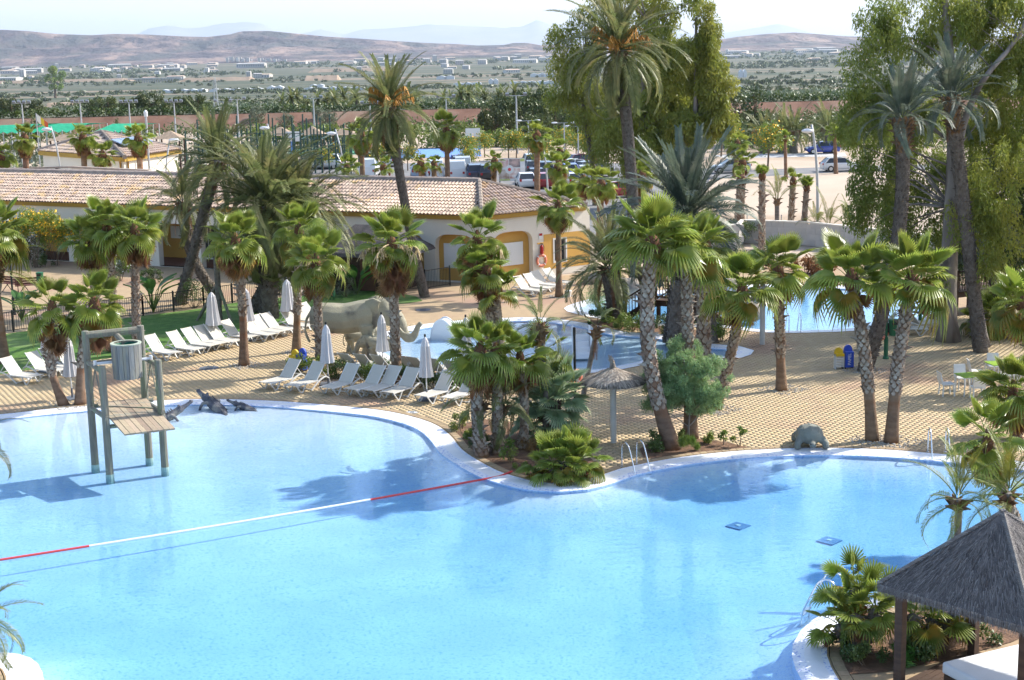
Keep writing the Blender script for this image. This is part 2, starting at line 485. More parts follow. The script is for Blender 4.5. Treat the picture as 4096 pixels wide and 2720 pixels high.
deck = bpy.data.objects.new('deck', None); COL.objects.link(deck); tag(deck, 'sandy yellow paver deck around the pools', kind='structure')
DECK_RING = [Vector(p) for p in ((-34, 22, 0), (34, 22, 0), (34, 84, 0), (28, 88, 0), (18, 92, 0), (6, 88.6, 0), (-1.3, 84.2, 0), (-33, 100, 0), (-60, 113, 0), (-60, 60, 0), (-34, 50, 0))]
def clip_hole(h): return [(p.x, p.y) for p in h]
sheet('deck_bed', [(p.x, p.y) for p in DECK_RING], M['paving_far'], z=-.0022, holes=[clip_hole(h) for h in deck_holes], parent=deck)
tag(sheet('lawn', [(p.x, p.y) for p in LAWN], M['lawn'], z=.012), 'mown green lawn behind the white loungers', kind='structure')
for k, b in enumerate((BED1, BED2, BED3, BED4)):
    tag(sheet('planting_bed', [(p.x, p.y) for p in b], M['soil'], z=.014), kind='structure')
# pavers laid in running bond; the 300 nearest ones singly
def lay_pavers():
    pw, pd = .24, .20
    X, Y = np.meshgrid(np.arange(-46, 30, pw), np.arange(43.5, 72, pd))
    X = X + (np.arange(X.shape[0]) % 2)[:, None] * pw / 2
    a = R(-2.5)
    X, Y = X.ravel(), Y.ravel()
    X, Y = X * math.cos(a) - Y * math.sin(a) - 2, X * math.sin(a) + Y * math.cos(a)
    keep = inside_np([(p.x, p.y) for p in DECK_RING], X, Y)
    for h in deck_holes: keep &= ~inside_np([(p.x, p.y) for p in h], X, Y)
    for b in (LAWN, BED1, BED2, BED3): keep &= ~inside_np([(p.x, p.y) for p in b], X, Y)
    dep = Y * math.tan(R(90) - PITCH)
    keep &= (np.abs(X + .02 * Y * .0) < Y * .365 + 1.0)
    X, Y = X[keep], Y[keep]
    o = np.argsort(Y); X, Y = X[o], Y[o]
    g = np.array([(-.5, -.5, 0), (.5, -.5, 0), (.5, .5, 0), (-.5, .5, 0)])
    def solid(X, Y):
        n = len(X); z = rng.uniform(-.0008, .0008, n)
        top = np.stack([np.stack([X + sx * (pw - .006), Y + sy * (pd - .006), z], 1) for sx, sy, _ in g], 1)
        bot = np.stack([np.stack([X + sx * (pw - .006), Y + sy * (pd - .006), z * 0 - .0025], 1) for sx, sy, _ in g], 1)
        v = np.concatenate([top, bot], 1).reshape(-1, 3)
        f = np.array([(0, 1, 2, 3), (4, 5, 1, 0), (5, 6, 2, 1), (6, 7, 3, 2), (7, 4, 0, 3)])
        F = (np.arange(n)[:, None, None] * 8 + f[None]).reshape(-1, 4)
        return v, F
    v, F = solid(X[300:], Y[300:])
    tone = np.repeat(rng.beta(1.2, 2.2, len(X) - 300), 5)
    o = tag(link('pavers', np_mesh('pavers', v, F, M['paver'], tone), deck), kind='stuff')
    v, F = solid(np.zeros(1), np.zeros(1))
    me = np_mesh('paver', v, F, M['paver'], np.full(5, .3))
    for x, y in zip(X[:300], Y[:300]): link('paver', me, deck, (float(x), float(y), 0), (0, 0, 0))
lay_pavers()
# ------------------------------------------------------------------ wide ground, hills, mountains, haze
M['plain'] = mat('plain', (.04, .055, .022), (.095, .09, .05), .012, .95, detail=6, stretch=(.22, 1, 1), c3=(.20, .15, .10), s3=.007, k3=(.56, .62), lo=.42, hi=.58)
M['bank'] = mat('bank', (.125, .062, .04), (.185, .098, .064), .35, .95, bump=.8, bscale=1.2, stretch=(1, .35, .35), c3=(.20, .135, .095), s3=.12)
M['hill'] = mat('hill', (.055, .038, .04), (.21, .145, .115), .0045, .95, detail=10, lo=.42, hi=.58, stretch=(1, .45, 2.2), c3=(.055, .052, .045), s3=.003, k3=(.48, .58), bump=1.0, bscale=.007, bdist=110.0, coord='Object')
M['mountain'] = mat('mountain', (.20, .19, .17), (.28, .25, .21), .001, .95, detail=8)
def grid_mesh(name, xs, ys, zf, m, smooth=True):
    X, Y = np.meshgrid(xs, ys)
    Zv = np.vectorize(zf)(X, Y)
    v = np.stack([X, Y, Zv], -1).reshape(-1, 3)
    nx, ny = len(xs), len(ys)
    i = (np.arange(ny - 1)[:, None] * nx + np.arange(nx - 1)[None]).ravel()
    f = np.stack([i, i + 1, i + nx + 1, i + nx], 1)
    return link(name, np_mesh(name, v, f, m, smooth=smooth))
tag(sheet('yard_ground', [(-420, -40), (420, -40), (420, 262), (-420, 262)], M['sand'], z=-.02, holes=[[(p.x, p.y) for p in DECK_RING]]), 'pale sandy yard beyond the pools', kind='structure')
xs = np.concatenate([np.linspace(-160, 160, 161)])
tag(grid_mesh('embankment', xs, np.linspace(262, 271.4, 12), terrain, M['bank']), 'reddish earth embankment below the hedge', kind='structure')
ys = np.concatenate([np.linspace(271, 400, 14), np.linspace(420, 1500, 30), np.linspace(1600, 8000, 40), [9000, 12000, 43500]])
tag(grid_mesh('plain', np.concatenate([[-16000, -6000], np.linspace(-3200, 3200, 81), [6000, 16000]]), ys, terrain, M['plain']), 'wide farmed plain below the hills', kind='structure')
def profile(pts, dist):
    xs_, zs_ = [], []
    for ox, oy in pts:
        v = D(O(ox, oy), dist); xs_.append(v.x); zs_.append(v.z)
    return xs_, zs_
def fbm(x, y, s, o=5):
    v, a, t = 0, 1, 0
    for k in range(o):
        n = 1 - abs(noise.noise(Vector((x * s, y * s, k * 7.1)))) * 2
        v += a * n; t += a; a *= .5; s *= 2.1
    return v / t
HP = [(-900, 80), (-300, 74), (0, 67), (60, 70), (130, 77), (210, 80), (260, 77), (330, 78), (430, 83), (480, 84), (530, 78), (556, 71), (620, 70), (690, 77), (750, 83), (830, 88), (900, 93), (980, 98), (1060, 101), (1100, 104), (1160, 103), (1185, 98), (1215, 98), (1250, 104), (1400, 100), (1560, 98), (1650, 92), (1700, 84), (1760, 78), (1830, 74), (1890, 78), (1950, 83), (2100, 86), (2400, 80), (3000, 78)]
hx, hz = profile(HP, 9000)
def hill_z(x, y):
    zr = np.interp(x * 9000 / max(y, 1), hx, hz) + 22
    t = (y - 6800) / 2200.0
    f = max(0, min(1, t)); f = f ** 1.35
    if t > 1: f = max(0, 1 - (t - 1) * .8)
    e = max(0, min(1, .5 + .9 * (fbm(x + 300 * noise.noise(Vector((x * .0005, y * .0005, 9))), y, .0015, 7) - .25)))
    return -23.5 - 6 * (t <= 0.02) + zr * f * (.30 + .70 * e if t < .9 else .30 + .70 * (e + (1 - e) * min(1, (t - .9) / .1)))
tag(grid_mesh('hills', np.linspace(-5200, 5200, 420), np.linspace(6700, 10800, 130), hill_z, M['hill']), 'long dry brown hills behind the valley', kind='structure')
for pts, d in (([(-500, 90), (200, 86), (315, 78), (340, 65), (385, 57), (430, 66), (480, 60), (560, 48), (602, 52), (630, 72), (690, 78), (740, 66), (790, 80), (830, 67), (900, 64), (960, 58), (1030, 56), (1100, 60), (1160, 64), (1205, 60), (1232, 48), (1243, 44), (1258, 56), (1330, 66), (1500, 72), (1620, 78)], 38000),
               ([(1380, 84), (1560, 80), (1680, 74), (1740, 64), (1792, 54), (1830, 63), (1880, 78), (2000, 84), (2300, 80), (3000, 82)], 39500)):
    mx, mz = profile(pts, d)
    def mount_z(x, y, mx=mx, mz=mz, d=d):
        t = (y - (d - 5000)) / 5000.0
        f = max(0, t) if t < 1 else max(0, 2 - t)
        zr = np.interp(x * d / y, mx, mz)
        if x * d / y < mx[0] or x * d / y > mx[-1]: zr = 0
        return -24 + (zr + 24) * f * (1 + .25 * (fbm(x, y, .0005, 5) - .6) * (t < .97))
    tag(grid_mesh('mountains', np.linspace(mx[0], mx[-1], 150), np.linspace(d - 5000, d + 2500, 26), mount_z, M['mountain']), 'hazy blue mountains on the horizon', kind='structure')
hm = bpy.data.materials.new('haze'); hm.use_nodes = True
hm.node_tree.nodes.remove(hm.node_tree.nodes['Principled BSDF'])
pv = hm.node_tree.nodes.new('ShaderNodeVolumePrincipled')
pv.inputs['Color'].default_value = (.70, .82, 1.0, 1)
pv.inputs['Density'].default_value = 3.5e-5
pv.inputs['Anisotropy'].default_value = .2
hm.node_tree.links.new(pv.outputs[0], hm.node_tree.nodes['Material Output'].inputs['Volume'])
haze = MB().box((0, 21950, 430), (33000, 44300, 1040)).obj('haze', hm)
tag(haze, kind='stuff')

# ------------------------------------------------------------------ roads, parking, courts
tag(sheet('parking_lot', [(-22, 108), (10, 104), (14, 120), (22, 160), (6, 178), (-32, 178)], M['asphalt'], z=-.012), 'grey asphalt parking lot behind the tiled building', kind='structure')
def strip(name, pts, w, m, z, label):
    pts = [Vector((p[0], p[1], 0)) for p in pts]; mb = MB(); vs = []
    for i, p in enumerate(pts):
        t = (pts[min(i + 1, len(pts) - 1)] - pts[max(i - 1, 0)]).normalized()
        n = Vector((-t.y, t.x, 0)) * w / 2
        vs += [(p.x + n.x, p.y + n.y, z), (p.x - n.x, p.y - n.y, z)]
    mb.add(vs, [(2 * i + 1, 2 * i + 3, 2 * i + 2, 2 * i) for i in range(len(pts) - 1)])
    return tag(mb.obj(name, m), label, kind='structure')
rd = [G(O(x, y)) for x, y in ((1560, 408), (1700, 402), (1800, 396), (1950, 390), (2100, 386), (2400, 380))]
strip('road', [(20, 150)] + [(p.x, p.y) for p in rd] + [(90, 158)], 7.0, M['asphalt'], -.008, 'grey road across the sandy lot')
M['kerb'] = mat('kerb', (.55, .54, .52), (.48, .47, .45), 2, .9)
rd2 = [G(O(x, y)) for x, y in ((1660, 362), (1750, 359), (1850, 357), (1950, 356))]
strip('pavement', [(p.x, p.y) for p in rd2], 6.0, M['kerb'], .0, 'pale concrete pavement at the edge of the lot')
M['court_blue'] = mat('court_blue', (.13, .26, .55), (.16, .30, .60), .3, .8)
M['court_green'] = mat('court_green', (.06, .24, .15), (.08, .28, .18), .3, .8)
M['cream_wall'] = mat('cream_wall', (.66, .58, .42), (.60, .52, .38), .5, .9)
def px_sheet(name, px, m, z, label):
    p = [G(O(*q)) for q in px]
    return tag(sheet(name, [(v.x, v.y) for v in p], m, z=z), label, kind='structure')
px_sheet('sports_court', [(880, 366), (1110, 360), (1105, 341), (930, 343)], M['court_blue'], .0, 'blue sports court beyond the parking lot')
px_sheet('sports_court', [(560, 362), (830, 356), (840, 338), (600, 344)], M['court_green'], .0, 'green tennis court behind the date palms')
# ------------------------------------------------------------------ building with arches and tiled roof
M['render_white'] = mat('render_white', (.74, .68, .58), (.69, .63, .535), .4, .9)
M['ochre'] = mat('ochre', (.62, .36, .095), (.56, .32, .085), .5, .9)
M['fascia'] = mat('fascia', (.42, .27, .06), (.38, .24, .055), .6, .85)
M['tile'] = mat('tile', (.46, .345, .265), (.55, .43, .34), 1.6, .85, tone=(.31, .23, .185), rand=.16, c3=(.52, .36, .20), s3=1.1, k3=(.56, .62), bump=.1)
M['ridge'] = mat('ridge', (.34, .28, .23), (.26, .21, .18), 3, .9, rand=.1)
M['tile_bed'] = mat('tile_bed', (.20, .145, .115), (.15, .11, .09), 3, .95)
M['glass'] = mat('glass', (.03, .035, .04), rough=.08, spec=.6)
M['white_frame'] = mat('white_frame', (.70, .70, .68), rough=.5)
M['dark_wood'] = mat('dark_wood', (.055, .032, .022), (.085, .05, .033), 2, .7, stretch=(1, 1, 6))
M['black_metal'] = mat('black_metal', (.018, .02, .02), rough=.45)
M['terracotta'] = mat('terracotta', (.28, .14, .09), (.24, .12, .08), 2, .9)
def arch(u0, u1, spring, top, z0=.0, n=12):
    pts = [(u0, z0), (u1, z0), (u1, spring)]
    for k in range(1, n):
        t = math.pi * k / n
        c, s_ = math.cos(t), math.sin(t)
        e = .62
        pts.append(((u0 + u1) / 2 + (u1 - u0) / 2 * math.copysign(abs(c) ** e, c), spring + (top - spring) * abs(s_) ** e))
    pts.append((u0, spring))
    return pts
def wall_face(parent, A, B, h, holes, depth, m, z0=0.0, name='wall'):
    """wall from A to B with openings (u, z polygons) that are depth metres deep"""
    A, B = Vector((A[0], A[1], 0)), Vector((B[0], B[1], 0))
    t = (B - A).normalized(); n = Vector((t.y, -t.x, 0)); Ln = (B - A).length
    v, f = fill([(0, z0), (Ln, z0), (Ln, h), (0, h)], holes)
    mb = MB(); pos = lambda u, z, d=0: A + t * u - n * d + Vector((0, 0, z))
    mb.add([pos(p.x, p.y) for p in v], f)
    for hl in holes:
        k = len(hl)
        mb.add([pos(u, z) for u, z in hl] + [pos(u, z, depth) for u, z in hl], [(i, (i + 1) % k, k + (i + 1) % k, k + i) for i in range(k)])
    return mb.obj(name, m, parent), pos
def tile_facet(parent, e0, e1, r0, r1, rng_px=None, single=0, pitch=.235, row=.40, name='roof_tile'):
    """barrel tiles on the slope between eave e0-e1 and ridge r0-r1; the first ones are single parts"""
    e0, e1, r0, r1 = map(Vector, (e0, e1, r0, r1))
    t = (e1 - e0).normalized()
    up0 = (r0 - e0) - t * (r0 - e0).dot(t); Hs = up0.length; up = up0.normalized()
    nrm = t.cross(up).normalized()
    if nrm.z < 0: nrm = -nrm
    W = (e1 - e0).length; ua, ub = (r0 - e0).dot(t), (r1 - e0).dot(t)
    mb = MB(); mb.add([e0 - nrm * .05, e1 - nrm * .05, r1 - nrm * .05, r0 - nrm * .05], [(0, 1, 2, 3)])
    mb.obj('roof_bed', M['tile_bed'], parent)
    rows, cols = int(Hs / row), int(W / pitch)
    seg = 5
    def unit():
        vs = []
        for j, (sc, zz, lf) in enumerate(((1.0, -.06, .035), (.82, row + .02, .0))):
            for k in range(seg):
                a = math.pi * k / (seg - 1)
                vs.append((math.cos(a) * pitch * .43 * sc, zz, math.sin(a) * .085 * sc + lf - .02))
        fs = [(k, k + 1, seg + k + 1, seg + k) for k in range(seg - 1)]
        return np.array(vs), fs
    uv, uf = unit()
    Mx = np.array([[t.x, up.x, nrm.x], [t.y, up.y, nrm.y], [t.z, up.z, nrm.z]])
    vs = uv @ Mx.T
    me = bpy.data.meshes.new('roof_tile')
    me.from_pydata([tuple(p) for p in vs] + [tuple(vs[seg // 2] * .3)], [], uf + [tuple(range(seg))]); me.materials.append(M['tile'])
    me.polygons.foreach_set('use_smooth', np.ones(len(me.polygons), dtype=bool))
    pos = []
    for j in range(rows):
        fr = (j + .5) / rows
        lo, hi = ua * fr, W + (ub - W) * fr
        for i in range(cols):
            u = (i + .5) * pitch
            if lo + .05 < u < hi - .05: pos.append(e0 + t * u + up * (j * row))
    random.shuffle(pos)
    if single:
        pos.sort(key=lambda p: (p - Vector((0, 0, 13))).length)
        for p in pos[:single]: link(name, me, parent, p)
        pos = pos[single:]
    if pos:
        P_ = np.array([tuple(p) for p in pos])
        V = (P_[:, None, :] + vs[None] + rng.normal(0, .006, (len(pos), 1, 3))).reshape(-1, 3)
        F = (np.arange(len(pos))[:, None, None] * len(vs) + np.array(uf)[None]).reshape(-1, 4)
        # streaks of darker old tiles run up the slope
        tone = np.clip(rng.beta(.7, 1.7, len(pos)), 0, 1)
        me2 = np_mesh('roof_tiles', V, F, M['tile'], np.repeat(tone, len(uf)), smooth=True)
        tag(link('roof_tiles', me2, parent), kind='stuff')
def ridge_line(parent, a, b, r=.14):
    a, b = Vector(a), Vector(b); n = int((b - a).length / .42); mb = MB()
    for i in range(n):
        p, q = a.lerp(b, i / n), a.lerp(b, (i + 1.12) / n)
        mb.tube([p, q], [r * 1.12, r * .92], 7, cap=True)
    mb.obj('ridge', M['ridge'], parent)

EZ = 3.9
Bc = G(O(1110, 497), EZ); Ac0 = G(O(20, 462), EZ)
dirA = (Ac0 - Bc).normalized()
Ac = Bc + dirA * 62; Cc = Bc + (G(O(1240, 484.6), EZ) - Bc).normalized() * 7.4
nF = Vector((dirA.y, -dirA.x, 0)); nF = nF if nF.y > 0 else -nF     # inwards, away from the camera
apex = D(O(1105, 416), 88.3)
ridA = apex + dirA * 62 + Vector((0, 0, .15)); ridA.z = apex.z
hall = thing('pool_building', 'long cream building with arches and a pink barrel tiled roof facing the pools', 'building')
HW = EZ - .12
ov = .45
Bw = Bc + nF * .45 + dirA * .25; Aw = Ac + nF * .45
Cw = Cc + nF * .5 + dirA * .1
hs = []
LEN = (Aw - Bw).length
hs_niche, hs_porch = [], []
k = 0; u = .45
while u + 2.9 < 56:
    (hs_niche if u < 16.5 else hs_porch).append(arch(u, u + 2.55, 1.9, 2.72, .02)); u += 3.3
# wall from the left end to the corner; u is measured from the corner, so mirror it
def mir(hl): return [(LEN - a, z) for a, z in reversed(hl)]
w1, pos1 = wall_face(hall, Aw, Bw, HW, [mir(h) for h in hs_niche + hs_porch], .45, M['render_white'])
def niche_back(pos, a, b, d, h, m, name='niche'):
    mb = MB(); mb.add([pos(a, 0, d), pos(b, 0, d), pos(b, h, d), pos(a, h, d)], [(0, 1, 2, 3)]); return mb.obj(name, m, hall)
niche_back(pos1, LEN - 17, LEN, .46, 3.2, M['ochre'])
niche_back(pos1, 0, LEN - 17, 3.6, 3.6, M['ochre'], 'porch_wall')
mb = MB(); mb.add([pos1(0, 3.3, .5), pos1(LEN - 17, 3.3, .5), pos1(LEN - 17, 3.3, 3.6), pos1(0, 3.3, 3.6)], [(0, 1, 2, 3)]); mb.obj('porch_ceiling', M['render_white'], hall)
mb = MB(); mb.add([pos1(0, .02, .0), pos1(LEN - 17, .02, .0), pos1(LEN - 17, .02, 3.6), pos1(0, .02, 3.6)], [(0, 1, 2, 3)]); mb.obj('porch_floor', M['terracotta'], hall)
def flat_box(parent, pos, u0, u1, z0, z1, d0, d1, name, m):
    mb = MB(); vs = [pos(u, z, d) for d in (d0, d1) for u, z in ((u0, z0), (u1, z0), (u1, z1), (u0, z1))]
    mb.add(vs, [(0, 1, 2, 3), (7, 6, 5, 4), (0, 4, 5, 1), (1, 5, 6, 2), (2, 6, 7, 3), (3, 7, 4, 0)])
    return mb.obj(name, m, parent)
for u in (18.2, 22.4, 27.8, 33.5, 39.0):                              # glazed doors deep in the porch
    a = LEN - u
    dr = flat_box(hall, pos1, a, a + 1.6, .03, 2.35, 3.5, 3.58, 'door', M['white_frame'])
    for s_ in (0, 1): flat_box(dr, pos1, a + .1 + s_ * .74, a + .76 + s_ * .74, .14, 2.25, 3.47, 3.52, 'pane', M['glass'])
for u in (20.6, 24.6, 30.6):
    a = LEN - u
    flat_box(hall, pos1, a, a + 1.1, 1.3, 2.1, 3.5, 3.58, 'notice_board', M['white_frame'])
for u in (.9, 4.2, 7.5):                                               # windows inside the ochre niches
    a = LEN - u - 1.75
    wf = flat_box(hall, pos1, a, a + 1.7, .75, 2.15, .38, .44, 'window', M['white_frame'])
    for s_ in (0, 1): flat_box(wf, pos1, a + .1 + s_ * .77, a + .83 + s_ * .77, .85, 2.05, .36, .40, 'pane', mat('blind%d' % s_, (.42, .42, .40), rough=.4) if u > 7 else M['white_frame'])
for u in (3.22, 6.52, 9.82, 13.12):
    flat_box(hall, pos1, LEN - u - .44, LEN - u + .1, 1.86, 1.93, -.03, .0, 'impost', M['ochre'])
L2 = (Cw - Bw).length
w2, pos2 = wall_face(hall, Bw, Cw, HW, [arch(.75, 3.45, 1.9, 2.78, .02), [(4.95, .8), (5.75, .8), (5.75, 2.05), (4.95, 2.05)]], .4, M['render_white'])
niche_back(pos2, .3, 3.8, .42, 3.2, M['ochre'])
flat_box(hall, pos2, 4.22, L2, .35, 2.35, -.012, .0, 'painted_panel', M['ochre']) if False else None
mb = MB()
v, f = fill([(4.2, .38), (L2, .38), (L2, 2.42), (4.2, 2.42)], [[(4.85, .7), (5.85, .7), (5.85, 2.15), (4.85, 2.15)]])
mb.add([pos2(p.x, p.y, -.006) for p in v], f); mb.obj('painted_panel', M['ochre'], hall)
wf = flat_box(hall, pos2, 4.95, 5.75, .8, 2.05, .16, .2, 'window', M['glass'])
flat_box(wf, pos2, 4.86, 4.95, .72, 2.13, -.03, .1, 'frame', M['white_frame']); flat_box(wf, pos2, 5.75, 5.84, .72, 2.13, -.03, .1, 'frame', M['white_frame'])
flat_box(hall, pos2, 1.5, 3.0, .8, 2.1, .34, .40, 'window', M['white_frame'])
flat_box(hall, pos2, 3.75, 4.2, 1.9, 1.98, -.04, .0, 'impost', M['ochre'])
# back of the hall
bk = nF * 9.5
mb = MB(); q = [Bw, Cw, Cw + bk * .25 + dirA * 1.5, Bw + bk + dirA * 4, Aw + bk, Aw]
mb.add([Vector((p.x, p.y, 0)) for p in q] + [Vector((p.x, p.y, HW)) for p in q], [(i, (i + 1) % 6, 6 + (i + 1) % 6, 6 + i) for i in (1, 2, 3, 4)]); mb.obj('rear_wall', M['render_white'], hall)
# fascia and roof
def fascia(a, b, out):
    mb = MB(); a, b = Vector(a), Vector(b)
    t = (b - a).normalized(); n = Vector((t.y, -t.x, 0))
    if n.dot(out) < 0: n = -n
    for d0, z0, d1, z1 in ((-.42, EZ - .34, -.20, EZ - .30), (-.20, EZ - .30, -.06, EZ - .05), (-.06, EZ - .05, -.5, EZ - .02)):
        mb.add([a + n * d0 + Vector((0, 0, z0 - a.z)), b + n * d0 + Vector((0, 0, z0 - a.z)), b + n * d1 + Vector((0, 0, z1 - a.z)), a + n * d1 + Vector((0, 0, z1 - a.z))], [(0, 1, 2, 3)])
    mb.obj('fascia', M['fascia'], hall)
fascia(Ac, Bc, -nF); fascia(Bc, Cc, Vector((1, -1, 0)))
tile_facet(hall, Bc + dirA * 62, Bc, ridA, apex, single=250)
tile_facet(hall, Bc, Cc, apex, apex, single=50)
Dk = apex + nF * 4 - dirA * .2; Dk.z = EZ
mb = MB(); mb.add([apex, ridA, ridA + nF * 5.2 + Vector((0, 0, EZ - apex.z)), Dk, Cc], [(0, 1, 2, 3), (0, 3, 4)]); mb.obj('roof_slope', M['tile'], hall)
ridge_line(hall, ridA, apex, .17); ridge_line(hall, Bc + Vector((0, 0, .1)), apex, .14); ridge_line(hall, Cc + Vector((0, 0, .1)), apex, .13)
# parapet wall standing behind the left half of the ridge, with a roof fan
par = thing('parapet_wall', 'plain white parapet wall rising behind the left end of the tiled ridge', 'wall')
mb = MB(); p0, p1, p2 = (D(O(x, y), d) for x, y, d in ((-90, 392, 119), (168, 385, 110), (345, 393, 104)))
for a, b in ((p0, p1), (p1, p2), (p2, D(O(430, 397), 101))):
    mb.beam(Vector((a.x, a.y, a.z / 2)), Vector((b.x, b.y, b.z / 2)), .25, a.z)
mb.obj('wall', M['render_white'], par)
mb = MB(); mb.beam(p0, p1, .4, .12); mb.beam(p1, p2, .4, .12); mb.obj('coping', M['ridge'], par)
rf = D(O(355, 399), 100.5)
fan = thing('roof_vent', 'low white roof fan on top of the left roof ridge', 'roof vent', (rf.x, rf.y, rf.z - .15))
MB().lathe([(.55, -1.2), (.55, 0), (.95, .02), (.95, .1), (.3, .14)], 14).obj('housing', M['white_frame'], fan, smooth=False)
MB().box((0, 0, .17), (2.0, .8, .04)).obj('cap', M['ridge'], fan)

# square-ish pavilion with arches further back
pav = thing('pavilion', 'cream pavilion with a low hipped tile roof and solar panels behind the long roof', 'building')
pz = 4.3
f0, f1, f2 = D(O(98, 349), 126), D(O(285, 358), 116), D(O(408, 343), 124)
hgt = (f0.z + f1.z + f2.z) / 3
for p in (f0, f1, f2): p.z = hgt
wa, posA = wall_face(pav, f0, f1, hgt - .2, [arch(1.0 + 3.0 * i, 3.1 + 3.0 * i, hgt - 2.4, hgt - 1.75, .02) for i in range(int((f1 - f0).length / 3.0))], .4, M['render_white'])
wb, posB = wall_face(pav, f1, f2, hgt - .2, [arch(1.0 + 3.0 * i, 3.1 + 3.0 * i, hgt - 2.4, hgt - 1.75, .02) for i in range(int((f2 - f1).length / 3.0))], .4, M['render_white'])
for ps, a, b in ((posA, f0, f1), (posB, f1, f2)):
    mb = MB(); l = (b - a).length; mb.add([ps(0, 0, .41), ps(l, 0, .41), ps(l, hgt, .41), ps(0, hgt, .41)], [(0, 1, 2, 3)]); mb.obj('niche', M['ochre'], pav)
    flat_box(pav, ps, -.3, l + .3, hgt - .38, hgt - .05, -.25, .2, 'fascia', M['fascia'])
f3 = f0 + (f2 - f1)
cen = (f0 + f2) / 2; top = D(O(235, 303), cen.y)
ex = lambda p: Vector((p.x + (p.x - cen.x) * .07, p.y + (p.y - cen.y) * .07, hgt))
e0, e1, e2, e3 = map(ex, (f0, f1, f2, f3))
ra = top.lerp(Vector((f0.x, f0.y, top.z)), .10); rb = top.lerp(Vector((f1.x, f1.y, top.z)), .10)
tile_facet(pav, e0, e1, top, top, pitch=.3, row=.5); tile_facet(pav, e1, e2, top, top, pitch=.3, row=.5)
mb = MB(); mb.add([e2, e3, e0, top], [(0, 1, 3), (1, 2, 3)]); mb.obj('roof_slope', M['tile'], pav)
ridge_line(pav, e0, top, .16); ridge_line(pav, e1, top, .16); ridge_line(pav, e2, top, .16)
M['solar'] = mat('solar', (.16, .20, .30), (.20, .25, .36), 1, .2, spec=.6)
t_ = (e2 - e1).normalized(); m_ = (e1 + e2) / 2; upv = (top - m_).normalized(); nn = t_.cross(upv).normalized(); nn = nn if nn.z > 0 else -nn
for i in range(4):
    q = m_ + upv * (top - m_).length * .40 + t_ * (i * 1.15 - 1.9) + nn * .25
    mb = MB(); mb.add([q + t_ * a + upv * b + nn * c for c in (0, .08) for a, b in ((-.53, -.95), (.53, -.95), (.53, .95), (-.53, .95))], [(3, 2, 1, 0), (4, 5, 6, 7), (0, 1, 5, 4), (1, 2, 6, 5), (2, 3, 7, 6), (3, 0, 4, 7)])
    mb.obj('solar_panel', M['solar'], pav)
for u in (2.6, 8.4):
    lm = MB(); p = posA(u, hgt - 1.5, -.15); lm.lathe([(.03, -.25), (.1, -.15), (.12, .1), (.16, .14), (.02, .26)], 6, c=p); lm.obj('wall_lantern', M['black_metal'], pav)
# hut with thatch
M['thatch_grey'] = mat('thatch_grey', (.12, .105, .10), (.075, .068, .066), 3, .95, bump=1.0, bscale=25, stretch=(1, 1, .4))
hp = G(O(862, 676)); hut = thing('bar_hut', 'dark timber hut with grey thatched roof behind the elephant statue', 'hut', (hp.x, hp.y + 2.2, 0), R(-20))
mb = MB()
for k in range(10):
    for fx, fy, hz_ in ((-1.8 + k * .4, -1.5, 0), (-1.8 + k * .4, 1.5, 0)): mb.box((fx, fy, 1.0), (.38, .07, 2.0))
for k in range(8):
    for sx in (-2.0, 2.0): mb.box((sx, -1.4 + k * .4, 1.0), (.07, .38, 2.0))
mb.obj('plank_wall', M['dark_wood'], hut)
mb = MB(); mb.loft([[(-2.7, -2.2, 1.95), (2.7, -2.2, 1.95), (2.7, 2.2, 1.95), (-2.7, 2.2, 1.95)], [(-2.6, -2.1, 2.15), (2.6, -2.1, 2.15), (2.6, 2.1, 2.15), (-2.6, 2.1, 2.15)], [(-1.2, -.05, 3.5), (1.2, -.05, 3.5), (1.2, .05, 3.5), (-1.2, .05, 3.5)]]); mb.obj('thatched_roof', M['thatch_grey'], hut)
MB().box((.2, -1.56, 1.0), (.9, .06, 1.9)).obj('door', mat('hut_door', (.14, .06, .035), (.11, .05, .03), 2, .7), hut)
# white boundary wall on the right, block by block
M['block'] = mat('block', (.56, .52, .47), (.50, .465, .42), 1.5, .9, rand=.07, bump=.1)
bw = thing('boundary_wall', 'low pale block wall between the far pool and the sandy lot', 'wall')
wl = [G(O(x, y)) for x, y in ((1592, 578), (1700, 572), (1712, 560), (1860, 566), (2000, 582), (2130, 600), (2420, 640))]
blk = MB().box((0, 0, 0), (.78, .22, .36)).mesh('block', M['block']); nb = 0; blks = MB(); core = MB(); cap = MB()
for a, b in zip(wl, wl[1:]):
    seg = (b - a).length; rz = math.atan2(b.y - a.y, b.x - a.x); t_ = (b - a).normalized()
    core.beam(a + Vector((0, 0, .7)), b + Vector((0, 0, .7)), .17, 1.4); cap.beam(a + Vector((0, 0, 1.52)), b + Vector((0, 0, 1.52)), .3, .08)
    for r in range(4):
        x = .4 if r % 2 else .0
        while x < seg - .3:
            p = a + t_ * (x + .4)
            if nb < 300: link('block', blk, bw, (p.x, p.y, .2 + r * .37), (0, 0, rz)); nb += 1
            x += .8
core.obj('wall_core', M['block'], bw); cap.obj('coping', M['render_white'], bw)
